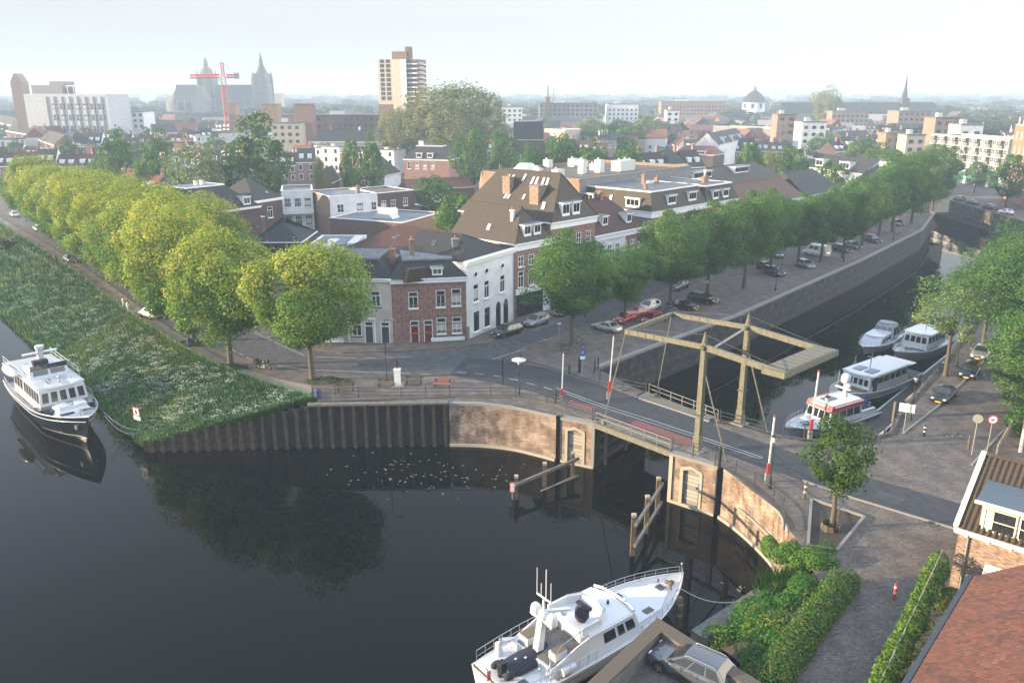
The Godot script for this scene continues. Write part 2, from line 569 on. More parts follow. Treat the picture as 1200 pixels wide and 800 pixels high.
const BANK_TOP := [Vector2(-1300, -1600), Vector2(-420, -545), Vector2(-200, -288), Vector2(-120.6, -192.5), Vector2(-80.7, -145.1), Vector2(-54, -111.4), Vector2(-42.7, -97.9), Vector2(-34.2, -88.9), Vector2(-26.5, -82.6), Vector2(-20, -78.2)]
const BANK_FOOT := [Vector2(-1310, -1590), Vector2(-428, -536), Vector2(-190, -250), Vector2(-112, -161.5), Vector2(-82.7, -127.8), Vector2(-62, -104.3), Vector2(-50, -90.7), Vector2(-42, -81.6), Vector2(-37.2, -76.1), Vector2(-26, -76.7)]

func build_land() -> void:
	var s := sh()
	s.quad(Vector3(-6000, WATER, 300), Vector3(6000, WATER, 300), Vector3(6000, WATER, -7000), Vector3(-6000, WATER, -7000))
	struct("water", s, M.water)
	s = sh()
	s.quad(Vector3(-6000, -9, 300), Vector3(6000, -9, 300), Vector3(6000, -9, -7000), Vector3(-6000, -9, -7000))
	struct("riverbed", s, M.soil)
	var town := [Vector2(-6000, -6900), Vector2(-6000, -2500)] + BANK_TOP + [Vector2(-6.6, -78.2), Vector2(-3, -77.8), Vector2(-0.2, -76.9), Vector2(4.2, -74.3), Vector2(7.6, -72.6), Vector2(13.7, -80.7), Vector2(9.5, -88.5), Vector2(30.7, -110.8), Vector2(65.3, -151.6), Vector2(93.2, -186.5), Vector2(109.8, -214.2), Vector2(114, -262), Vector2(128.4, -262), Vector2(123.4, -196), Vector2(150, -110), Vector2(6000, -60), Vector2(6000, -6900)]
	var ground := sheet("town_ground", town, 0.0, M.paving)
	ground.name = "town_ground"
	var far := sheet("far_ground", [Vector2(-6000, -6900), Vector2(-6000, -2600), Vector2(-1100, -1390), Vector2(-300, -420), Vector2(-60, -190), Vector2(20, -190), Vector2(90, -290), Vector2(160, -300), Vector2(6000, -300), Vector2(6000, -6900)], 0.004, M.far_ground)
	var east := [Vector2(13.9, -66), Vector2(19.7, -72.9), Vector2(22.4, -71.7), Vector2(24.5, -69.5), Vector2(27, -68.6), Vector2(32, -68.4), Vector2(35, -70.3), Vector2(39.0, -76.5), Vector2(47.9, -87.8), Vector2(61.1, -105.2), Vector2(79.8, -129.4), Vector2(92, -132), Vector2(140, -105), Vector2(160, -20), Vector2(160, 60), Vector2(-60, 60), Vector2(-10, -18), Vector2(4.2, -34.7), Vector2(8.3, -39.9), Vector2(12.3, -35.4), Vector2(13.4, -36.2), Vector2(19.6, -43.6), Vector2(20.0, -50.6), Vector2(19.95, -52.6), Vector2(20.1, -55), Vector2(19, -58.3), Vector2(17.6, -62.7)]
	sheet("east_ground", east, 0.0, M.paving)
	sheet("road", [Vector2(-162.14, -261.99), Vector2(-110.64, -196.44), Vector2(-76.77, -151.35), Vector2(-57.78, -124.15), Vector2(-47.81, -112.32), Vector2(-39.98, -109.57), Vector2(-33.35, -102.42), Vector2(-27.44, -96.79), Vector2(-20.46, -93.5), Vector2(-13.92, -94.35), Vector2(-8.36, -95.73), Vector2(-2.56, -97.87), Vector2(4.56, -105.26), Vector2(12.69, -118.22), Vector2(23.22, -136.49), Vector2(32.48, -153.84), Vector2(34.9, -145.81), Vector2(26.47, -130.67), Vector2(16.11, -115.2), Vector2(10.41, -106.94), Vector2(5.28, -101.24), Vector2(1.05, -96.43), Vector2(-0.2, -93.34), Vector2(0, -90.74), Vector2(-3.32, -88.87), Vector2(-6.63, -85.91), Vector2(-15.11, -85.62), Vector2(-21.03, -86.78), Vector2(-26.2, -88.26), Vector2(-31.15, -91.7), Vector2(-36.57, -95.73), Vector2(-43.05, -101.63), Vector2(-54.52, -115.2), Vector2(-76.46, -144.3), Vector2(-110.41, -188.68)], 0.004, M.asphalt)
	sheet("bridge_road", [Vector2(-5.56, -92.35), Vector2(-2.51, -91.7), Vector2(0.79, -90.26), Vector2(3.89, -88.57), Vector2(8.35, -83.94), Vector2(12.31, -79.74), Vector2(16.01, -75.44), Vector2(19.89, -70.72), Vector2(23.15, -67.05), Vector2(26.12, -63.7), Vector2(29.19, -60.63), Vector2(32.15, -58.1), Vector2(34.28, -56.28), Vector2(39.71, -51.26), Vector2(37.23, -45.03), Vector2(31.9, -52.44), Vector2(29.25, -54.69), Vector2(26.4, -57.11), Vector2(23.48, -60.17), Vector2(20.8, -62.87), Vector2(17.96, -65.96), Vector2(14.18, -69.92), Vector2(9.93, -73.88), Vector2(5.21, -78.02), Vector2(1.8, -81.01), Vector2(-1.84, -83.4), Vector2(-7.01, -85.91)], 0.008, M.dark_asphalt)
	sheet("east_street", [Vector2(28.76, -63.03), Vector2(34.32, -67.42), Vector2(39.18, -71.95), Vector2(53.71, -88.87), Vector2(62.27, -98.97), Vector2(72.06, -111.39), Vector2(86.85, -127.04), Vector2(75.41, -98.97), Vector2(62.51, -85.91), Vector2(53.4, -78.02), Vector2(46.5, -71.33), Vector2(40, -63.87), Vector2(34.98, -58.39), Vector2(31.48, -59.57)], 0.006, M.paving)
	for q in [[Vector2(8.5, -76.13), Vector2(11.87, -73.01), Vector2(11.15, -71.95), Vector2(7.9, -75.21)], [Vector2(28.93, -58.39), Vector2(30.49, -57.11), Vector2(29.34, -56.01), Vector2(27.97, -57.39)], [Vector2(-17.91, -90.74), Vector2(-14.29, -90.42), Vector2(-14.21, -88.57), Vector2(-17.77, -88.87)], [Vector2(-5.14, -90.11), Vector2(-3.35, -89.79), Vector2(-3.69, -88.26), Vector2(-5.35, -88.57)]]:
		sheet("road_patch", q, 0.0135, M.flat_dark)
	var dash: Array = [Vector2(-6.14, -87.07), Vector2(-5.16, -86.78), Vector2(-4.2, -86.63), Vector2(-3.14, -86.34), Vector2(-2.08, -85.91), Vector2(-1.13, -85.48), Vector2(-0.28, -84.92), Vector2(0.65, -84.36), Vector2(1.57, -83.53), Vector2(2.47, -82.85), Vector2(3.37, -82.19), Vector2(4.24, -81.4)]
	for d in 6:
		marking([dash[d * 2], dash[d * 2 + 1]], 0.16)
	for q in [[Vector2(4.72, -81.92), Vector2(8.64, -77.54), Vector2(13.13, -73.23), Vector2(17.16, -69.13), Vector2(21.58, -64.55)], [Vector2(5.69, -80.12), Vector2(8.57, -76.83), Vector2(13.01, -72.48), Vector2(17.03, -68.55), Vector2(20.65, -64.9), Vector2(21.53, -64.38)]]:
		marking(smooth_line(q), 0.13)
	for q in [[Vector2(-23.43, -92.67), Vector2(-18.58, -92.18)], [Vector2(-17.26, -92.18), Vector2(-16.15, -92.18)], [Vector2(-15.27, -92.35), Vector2(-14.06, -92.35)], [Vector2(-13.17, -92.51), Vector2(-11.97, -92.67)], [Vector2(-23.61, -87.96), Vector2(-21.22, -87.66), Vector2(-16.3, -87.07), Vector2(-11.47, -86.78)], [Vector2(-10.08, -86.34), Vector2(-9.03, -86.26)], [Vector2(-2.31, -91.7), Vector2(1.89, -96.08)], [Vector2(2.21, -96.61), Vector2(3.09, -97.68)], [Vector2(3.97, -98.6), Vector2(4.88, -99.72)], [Vector2(-39.07, -108.24), Vector2(-35.91, -105.26)], [Vector2(-33.69, -102.81), Vector2(-30.48, -99.34)], [Vector2(-30, -98.78), Vector2(-24.73, -93)], [Vector2(-38.69, -100.86), Vector2(-36.59, -98.23)], [Vector2(-34.38, -95.73), Vector2(-33.52, -94.69)], [Vector2(-32.89, -94.01), Vector2(-32.11, -93.17)], [Vector2(-31.6, -92.51), Vector2(-30.45, -91.37)], [Vector2(-27.02, -89.48), Vector2(-23.61, -87.96)]]:
		marking(q, 0.15)
	for at in [Vector2(3.81, -97.14), Vector2(4.34, -99.72)]:
		marking([at + Vector2(-0.9, 0.9), at + Vector2(0.9, -0.7)], 0.14, 0.017)
		marking([at + Vector2(-0.3, -0.5), at + Vector2(0.1, 0.9)], 0.14, 0.018)
	sheet("cycle_lane", [Vector2(5.94, -78.5), Vector2(8.52, -76.36), Vector2(12.93, -71.95), Vector2(16.56, -68.17), Vector2(15.56, -66.68), Vector2(12.57, -69.72), Vector2(8.29, -74.1), Vector2(5.32, -77.06)], 0.012, M.red_lane)
	s = sh().prism([Vector2(-23.5, -98.05), Vector2(-21.18, -97.14), Vector2(-14.69, -97.68), Vector2(-10.7, -98.23), Vector2(-5.73, -99.34), Vector2(-2.81, -103.62), Vector2(0.23, -108.24), Vector2(4.96, -115.2), Vector2(12.43, -126.45), Vector2(12.81, -124.72), Vector2(5.57, -112.32), Vector2(1.37, -105.67), Vector2(-2.16, -99.34), Vector2(-2.77, -97.87), Vector2(-8.37, -95.9), Vector2(-13.94, -94.52), Vector2(-20.56, -94.01), Vector2(-26.3, -96.43), Vector2(-27.47, -98.97)], -0.3, 0.12)
	struct("pavement", s, M.paving)
	s = sh().prism([Vector2(-20.46, -84.22), Vector2(-13.89, -83.81), Vector2(-6.51, -84.22), Vector2(-1.83, -82.45), Vector2(1.6, -80.24), Vector2(5.17, -77.3), Vector2(8.15, -74.32), Vector2(7.67, -72.8), Vector2(4.28, -76.71), Vector2(0, -78.87), Vector2(-6.15, -78.99), Vector2(-19.74, -77.77), Vector2(-20.72, -79.74), Vector2(-21.51, -83.12)], -0.3, 0.1)
	struct("pavement", s, M.paving)
	s = sh().prism([Vector2(1.03, -94.35), Vector2(2.66, -97.5), Vector2(6.6, -101.24), Vector2(11.4, -105.26), Vector2(19.98, -116.19), Vector2(36.79, -138.54), Vector2(65.23, -172.68), Vector2(98.65, -210.81), Vector2(96.3, -196.44), Vector2(92.49, -186.22), Vector2(65.11, -152.17), Vector2(31.35, -111.85), Vector2(10.12, -88.57), Vector2(9.47, -85.91), Vector2(12.29, -81.53), Vector2(11.55, -80.75), Vector2(8.4, -84.5), Vector2(3.92, -89.18), Vector2(1.3, -91.05)], -0.3, 0.1)
	struct("quay_pavement", s, M.paving)
	var path := smooth_line([Vector2(-420, -541), Vector2(-199.5, -285.5), Vector2(-119.5, -191.5), Vector2(-79.6, -144.3), Vector2(-53.2, -110.7), Vector2(-42, -97), Vector2(-33.6, -88), Vector2(-26, -82.4), Vector2(-21.2, -80.6)])
	for i in path.size():
		path[i] += Vector2(0.85, -0.75)
	sheet("path", ribbon(path, 2.4, 0.0), 0.009, M.dirt)
	sheet("path_end", ribbon(smooth_line([Vector2(-32.91, -88.57), Vector2(-30.01, -86.49), Vector2(-26.51, -84.22), Vector2(-23.58, -82.59), Vector2(-20.78, -80.75)]), 1.9, 0.0), 0.013, M.sand_path)
	var verge := smooth_line([Vector2(-200, -281), Vector2(-117, -187), Vector2(-76, -140), Vector2(-50, -107.5), Vector2(-38.6, -94)])
	sheet("verge", ribbon(verge, 3.6, 0.0), 0.006, M.dirt)
	bank()

func bank_point(i: int, k: float, t: float) -> Vector3:
	var a: Vector2 = BANK_TOP[i].lerp(BANK_TOP[i + 1], k)
	var b: Vector2 = BANK_FOOT[i].lerp(BANK_FOOT[i + 1], k)
	var p := a.lerp(b, t)
	var low := WATER - 0.25
	if i >= 8:
		low = lerpf(WATER - 0.1, -0.7, k) if i == 8 else -0.7
	var y := lerpf(0.0, low, pow(t, 1.15))
	if i == 7:
		y = lerpf(0.0, lerpf(WATER - 0.25, WATER + 0.5, k * k), pow(t, 1.15))
	if i == 8:
		y = lerpf(0.0, lerpf(WATER + 0.5, -1.25, k), pow(t, 1.15))
	return Vector3(p.x, y, p.y)

func bank() -> void:
	var f := FastNoiseLite.new()
	f.seed = 5
	f.frequency = 0.12
	var rows := []
	for j in 15:
		rows.append(PackedVector3Array())
	for i in BANK_TOP.size() - 1:
		var cuts := 14 if i > 1 else 4
		for k in cuts + (1 if i == BANK_TOP.size() - 2 else 0):
			for j in 15:
				var t := j / 14.0
				var p := bank_point(i, float(k) / cuts, t)
				p.y += f.get_noise_2d(p.x, p.z) * 0.35 * sin(PI * clampf(t, 0.0, 1.0)) * (1.0 if i < 8 else 0.3)
				rows[j].append(p)
	var s := sh().grid(rows, false, true)
	struct("bank", s, M.grass)

func build_walls() -> void:
	var s: Shape
	var line := [Vector2(-37.2, -75.9), Vector2(-26, -76.7), Vector2(-6.45, -77.6)]
	for part in 2:
		var a: Vector2 = line[part]
		var b: Vector2 = line[part + 1]
		var n: int = [10, 17][part]
		var w := thing("sheet_pile_wall", ["rusty brown sheet pile wall stepping down along the foot of the grassy bank", "dark steel sheet pile wall with rust streaks below the railing and benches"][part], "sheet pile wall", Vector3(a.x, 0, a.y), yaw_of(Vector3(b.x - a.x, 0, b.y - a.y)), "sheet pile walls")
		var long := a.distance_to(b)
		var p := long / n
		for i in n:
			var x := i * p
			var pts := [Vector2(x, -0.18), Vector2(x + 0.42 * p, -0.18), Vector2(x + 0.55 * p, 0.22), Vector2(x + 0.87 * p, 0.22), Vector2(x + p, -0.18), Vector2(x + p, -0.24), Vector2(x + 0.84 * p, 0.14), Vector2(x + 0.58 * p, 0.14), Vector2(x + 0.44 * p, -0.24), Vector2(x, -0.24)]
			var top := -0.05
			if part == 0:
				top = lerpf(-3.75, -1.15, (i + 0.5) / n) + (0.1 if i % 3 == 0 else 0.0)
			elif i < 5:
				top = lerpf(-1.0, -0.05, i / 4.5)
			var pan := sh().prism([pts[0], pts[1], pts[2], pts[3], pts[4], pts[5], pts[6], pts[7], pts[8], pts[9]], WATER - 1.0, top)
			var o := obj("sheet_pile", pan, M.rust_pile if part == 0 else M.dark_pile, w)
			if part == 1:
				var fl := sh().box(Vector3(x + 0.71 * p, (top + WATER) / 2.0 - 0.3, 0.226), Vector3(0.2 * p, top - WATER + 0.5, 0.014))
				obj("rust_streak", fl, M.rust_pile, o)
				if i in [4, 7, 9, 12, 15]:
					obj("anchor_plate", sh().box(Vector3(x + 0.22 * p, -1.9, -0.13), Vector3(0.34, 0.34, 0.1)).rod(Vector3(x + 0.22 * p, -1.9, -0.1), Vector3(x + 0.22 * p, -1.9, 0.06), 0.09), M.rubber, o)
		if part == 1:
			obj("cap", sh().box(Vector3(5.4 + (long - 5.4) / 2.0, 0.0, -0.1), Vector3(long - 5.4, 0.2, 0.75)), M.concrete, w)
	var curve := smooth_line([Vector2(-6.4, -77.55), Vector2(-3, -77.3), Vector2(0, -76.5), Vector2(2.4, -75.2), Vector2(4.3, -73.95)], 5)
	var wall := thing("quay_wall", "weathered brown brick quay wall curving toward the bridge north of the basin", "quay wall")
	curved_wall(wall, curve, 0.0, M.quay_brick)
	pier("bridge_pier", "brick bridge pier with blind doorway on the north side of the passage", Vector2(4.3, -73.95), Vector2(7.85, -72.15), M.warm_brick, Vector2(5.2, -5.4))
	pier("bridge_pier", "orange brick bridge pier with blind doorway at the foot of the drawbridge post", Vector2(13.85, -65.6), Vector2(17.75, -62.55), M.warm_brick, Vector2(5.4, -4.8))
	wall = thing("quay_wall", "sunlit orange brick wall curving round the south corner of the basin", "quay wall")
	var c2 := smooth_line([Vector2(17.75, -62.55), Vector2(18.7, -60.4), Vector2(19.5, -57.8), Vector2(20.05, -55), Vector2(19.9, -52.4)], 5)
	curved_wall(wall, c2, 0.0, M.warm_brick)
	obj("end_wall", sh().prism([Vector2(19.9, -52.5), Vector2(20.45, -52.5), Vector2(22.3, -49.8), Vector2(21.8, -49.5), Vector2(20.1, -51.2)], WATER - 0.5, -0.03), M.warm_brick, wall)
	obj("stone_ledge", sh().tube(c2.slice(5, 17).map(func(p): return Vector3(p.x - 0.1, -3.2 + 0.03 * p.x, p.y)), 0.14, 5), M.coping, wall)
	obj("iron_ladder", ladder(Vector3(19.0, -1.6, -58.9), 2.9), M.steel, wall)
	wall = thing("abutment_wall", "shaded brick abutment wall with timber fenders under the north end of the bridge", "abutment wall")
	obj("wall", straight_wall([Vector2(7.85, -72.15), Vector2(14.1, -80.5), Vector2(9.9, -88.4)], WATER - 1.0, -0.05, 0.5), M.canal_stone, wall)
	for k in 3:
		obj("fender_beam", sh().beam(Vector3(8.6, -1.6 - k * 1.2, -72.9), Vector3(13.9, -1.6 - k * 1.2, -80.0), 0.3, 0.25), M.grey_wood, wall)
	for k in 3:
		var q := Vector3(8.9, 0, -73.2).lerp(Vector3(13.8, 0, -79.9), k / 2.0)
		obj("fender_post", sh().rod(Vector3(q.x + 0.2, -5.5, q.z + 0.1), Vector3(q.x + 0.2, -0.9, q.z + 0.1), 0.18), M.grey_wood, wall)
	wall = thing("abutment_wall", "brick abutment wall under the south end of the bridge, facing the canal passage", "abutment wall")
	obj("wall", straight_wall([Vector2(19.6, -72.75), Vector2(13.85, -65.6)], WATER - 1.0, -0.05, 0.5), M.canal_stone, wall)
	wall = thing("canal_quay_wall", "long grey stone quay wall of the canal below the row of parked cars", "quay wall")
	var nq := [Vector2(9.7, -88.4), Vector2(31, -110.5), Vector2(65.6, -151.3), Vector2(93.5, -186.2), Vector2(110.1, -214), Vector2(114.3, -262.3)]
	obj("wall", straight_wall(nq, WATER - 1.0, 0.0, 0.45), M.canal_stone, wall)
	for i in nq.size() - 1:
		var n := maxi(1, int(nq[i].distance_to(nq[i + 1]) / 3.0))
		for k in n:
			var p: Vector2 = nq[i].lerp(nq[i + 1], (k + 0.01) / n)
			var q: Vector2 = nq[i].lerp(nq[i + 1], (k + 0.99) / n)
			obj("coping_stone", sh().beam(Vector3(p.x, 0.14 + rng.randf_range(-0.01, 0.01), p.y), Vector3(q.x, 0.14, q.y), 0.6, 0.3), M.coping, wall)
	wall = thing("canal_quay_wall", "dark quay wall under the parked cars and apartment block beyond the far canal", "quay wall")
	obj("wall", straight_wall([Vector2(128.4, -262), Vector2(123.4, -196), Vector2(150, -110)], WATER - 1.0, 0.4, 0.5), M.far_stone, wall)
	wall = thing("canal_quay_wall", "low brick quay wall beside the floating jetty and the moored boats", "quay wall")
	obj("wall", straight_wall([Vector2(92, -132), Vector2(80, -129), Vector2(61.3, -104.9), Vector2(48.1, -87.5), Vector2(39.2, -76.2), Vector2(35.2, -70), Vector2(32, -68.1), Vector2(27, -68.3), Vector2(24.5, -69.2), Vector2(22.4, -71.4), Vector2(19.6, -72.7)], WATER - 1.0, 0.02, 0.5), M.canal_stone, wall)
	wall = thing("low_quay", "low concrete quay strip beside the basin below the green garden bed", "quay")
	obj("wall", sh().prism([Vector2(19.6, -52.2), Vector2(11.6, -45.4), Vector2(12.5, -44.3), Vector2(20.4, -51.1)], WATER - 1.0, -3.3), M.concrete, wall)
	wall = thing("parapet_wall", "thick pebble-topped parapet wall round the parking corner above the white yacht", "parapet wall")
	var pw := [Vector2(17.4, -29.2), Vector2(8.35, -40.35), Vector2(-1.6, -28.4)]
	obj("wall", straight_wall(pw, WATER - 1.0, 1.16, 0.75), M.concrete, wall)
	var corner_top := straight_wall(pw, 1.164, 1.24, 0.82)
	obj("pebble_top", corner_top, M.pebble_top, wall)

# a wall whose water side runs along pts (water on the left hand), with the given thickness towards the land
func straight_wall(pts: Array, y0: float, y1: float, thick: float) -> Shape:
	var back := []
	for i in pts.size():
		var a: Vector2 = (pts[i] - pts[maxi(i - 1, 0)]).normalized()
		var b: Vector2 = (pts[mini(i + 1, pts.size() - 1)] - pts[i]).normalized()
		var d := (a + b).normalized()
		var cut := maxf(0.4, absf(d.dot(b if i == 0 else a)))
		back.append(pts[i] + Vector2(d.y, -d.x) * thick / cut)
	return strip_wall(pts, back, y0, y1)

func strip_wall(front: Array, back: Array, y0: float, y1: float) -> Shape:
	var s := sh()
	for i in front.size() - 1:
		var poly := [front[i], front[i + 1], back[i + 1], back[i]]
		s.prism(poly, y0, y1)
	return s

func curved_wall(parent: Node3D, curve: Array, top: float, m: Material) -> void:
	var c := PackedVector2Array(curve)
	var rows := []
	for k in [[0.0, WATER - 1.0], [0.0, top - 0.25], [0.06, top - 0.25], [0.06, top], [-0.55, top]]:
		var row := PackedVector3Array()
		for i in c.size():
			var d := (c[mini(i + 1, c.size() - 1)] - c[maxi(i - 1, 0)]).normalized()
			var out := Vector2(-d.y, d.x)
			row.append(Vector3(c[i].x + out.x * k[0], k[1], c[i].y + out.y * k[0]))
		rows.append(row)
	obj("wall", sh().grid(rows.slice(0, 2), false), m, parent)
	obj("coping", sh().grid(rows.slice(1, 5), false, false, true), M.coping, parent)
	var ledge := sh()
	for i in c.size() - 1:
		var d := (c[i + 1] - c[i]).normalized()
		var o := Vector2(-d.y, d.x) * 0.1
		ledge.beam(Vector3(c[i].x + o.x, WATER + 0.12, c[i].y + o.y), Vector3(c[i + 1].x + o.x, WATER + 0.12, c[i + 1].y + o.y), 0.3, 0.3)
	obj("ledge", ledge, M.pale_stone, parent)

func ladder(at: Vector3, long: float) -> Shape:
	var s := sh()
	for k in [-0.2, 0.2]:
		s.rod(at + Vector3(k * 0.5, 0, k), at + Vector3(k * 0.5, -long, k), 0.03, 5)
	for i in int(long / 0.35):
		s.rod(at + Vector3(-0.1, -0.2 - i * 0.35, -0.2), at + Vector3(0.1, -0.2 - i * 0.35, 0.2), 0.02, 4)
	return s

func pier(called: String, label: String, a: Vector2, b: Vector2, m: Material, _unused: Vector2) -> void:
	var yaw := yaw_of(Vector3(b.x - a.x, 0, b.y - a.y))
	var p := thing(called, label, "bridge pier", Vector3(a.x, 0, a.y), yaw)
	var w := a.distance_to(b)
	var slot := 0.0 if called == "" else 0.55
	var flip := label.begins_with("orange")
	var x0 := 0.0 if flip else slot
	var x1 := w - slot if flip else w
	var nx := (x0 + x1) / 2.0 - 0.75 + (-0.1 if flip else -0.25)
	var niche := Rect2(nx, WATER + 0.0, 1.5, 3.55)
	obj("wall", wall_grid(Vector2(x0, WATER - 1.0), Vector2(x1, -0.25), [Rect2(niche.position.x, WATER - 1.0, 1.5, 4.45)], 0.35, 0.0), m, p)
	obj("niche", sh().box(Vector3(nx + 0.75, WATER + 1.2, -0.36), Vector3(1.5, 4.5, 0.06)), m, p)
	var planks := obj("doorway_filling", sh().box(Vector3(nx + 0.75, WATER - 0.4, -0.3), Vector3(1.5, 1.2, 0.06)), M.pale_stone, p)
	for k in 9:
		obj("brick", sh().box(Vector3(nx + 0.75, WATER + 0.38 + k * 0.36, -0.29 + 0.015 * (k % 2)), Vector3(1.46, 0.32, 0.08)), M.pale_stone if k % 4 else M.coping, planks)
	for k in [-1, 1]:
		obj("jamb", sh().box(Vector3(nx + 0.75 + k * 0.9, WATER + 1.4, 0.03), Vector3(0.28, 4.4, 0.1)), M.pale_stone, p)
	obj("arch_stone", sh().extrude([Vector2(nx - 0.2, -1.1), Vector2(nx + 0.75, -0.78), Vector2(nx + 1.7, -1.1), Vector2(nx + 1.7, -1.38), Vector2(nx + 0.75, -1.06), Vector2(nx - 0.2, -1.38)], Transform3D(Basis.IDENTITY, Vector3(0, 0.06, 0.0)), 0.09), M.pale_stone, p)
	obj("coping", sh().box(Vector3((x0 + x1) / 2.0, -0.12, -0.3), Vector3(x1 - x0 + 0.1, 0.26, 0.8)), M.coping, p)
	obj("slot", sh().box(Vector3(slot / 2.0 if not flip else w - slot / 2.0, WATER / 2.0 - 0.5, -0.4), Vector3(slot, -WATER + 1.0, 0.1)), M.dark_pile, p)
	obj("slot_post", sh().box(Vector3((slot if not flip else w - slot) - 0.02, -2.6, -0.15), Vector3(0.1, 5.4, 0.4)), M.rail_iron, p)
	var corner := obj("corner_stone", sh().box(Vector3(x1 - 0.12 if not flip else x0 + 0.12, WATER / 2.0 - 0.2, -0.02), Vector3(0.34, -WATER + 0.4, 0.16)), M.coping if not flip else M.pale_stone, p)
	corner.set_meta("label", "pale stone corner")
	obj("ledge", sh().box(Vector3((x0 + x1) / 2.0, WATER + 0.12, 0.04), Vector3(x1 - x0, 0.28, 0.2)), M.pale_stone, p)
	obj("core", sh().box(Vector3((x0 + x1) / 2.0, WATER / 2.0 - 0.4, -0.9), Vector3(x1 - x0 - 0.02, -WATER + 0.4, 0.9)), m, p)

# a wall in the xy plane facing +z, from lo to hi, with openings cut through and reveals of the given depth
func wall_grid(lo: Vector2, hi: Vector2, holes: Array, depth: float, z: float) -> Shape:
	var s := sh()
	var xs := [lo.x, hi.x]
	var ys := [lo.y, hi.y]
	for r in holes:
		for k in [r.position.x, r.end.x]:
			if k > lo.x and k < hi.x and not k in xs:
				xs.append(k)
		for k in [r.position.y, r.end.y]:
			if k > lo.y and k < hi.y and not k in ys:
				ys.append(k)
	xs.sort(); ys.sort()
	for i in xs.size() - 1:
		for j in ys.size() - 1:
			var mid := Vector2((xs[i] + xs[i + 1]) / 2.0, (ys[j] + ys[j + 1]) / 2.0)
			var open := false
			for r in holes:
				if r.has_point(mid):
					open = true
			if not open:
				s.quad(Vector3(xs[i], ys[j], z), Vector3(xs[i + 1], ys[j], z), Vector3(xs[i + 1], ys[j + 1], z), Vector3(xs[i], ys[j + 1], z))
	for r in holes:
		var a := Vector3(r.position.x, r.position.y, z)
		var b := Vector3(r.end.x, r.position.y, z)
		var d := Vector3(r.end.x, r.end.y, z)
		var e := Vector3(r.position.x, r.end.y, z)
		var k := Vector3(0, 0, -depth)
		s.quad(a + k, b + k, b, a); s.quad(b, b + k, d + k, d); s.quad(e, d, d + k, e + k); s.quad(a, e, e + k, a + k)
	return s

# short for a point or a size in metres
func V(x: float, y: float, z: float) -> Vector3:
	return Vector3(x, y, z)

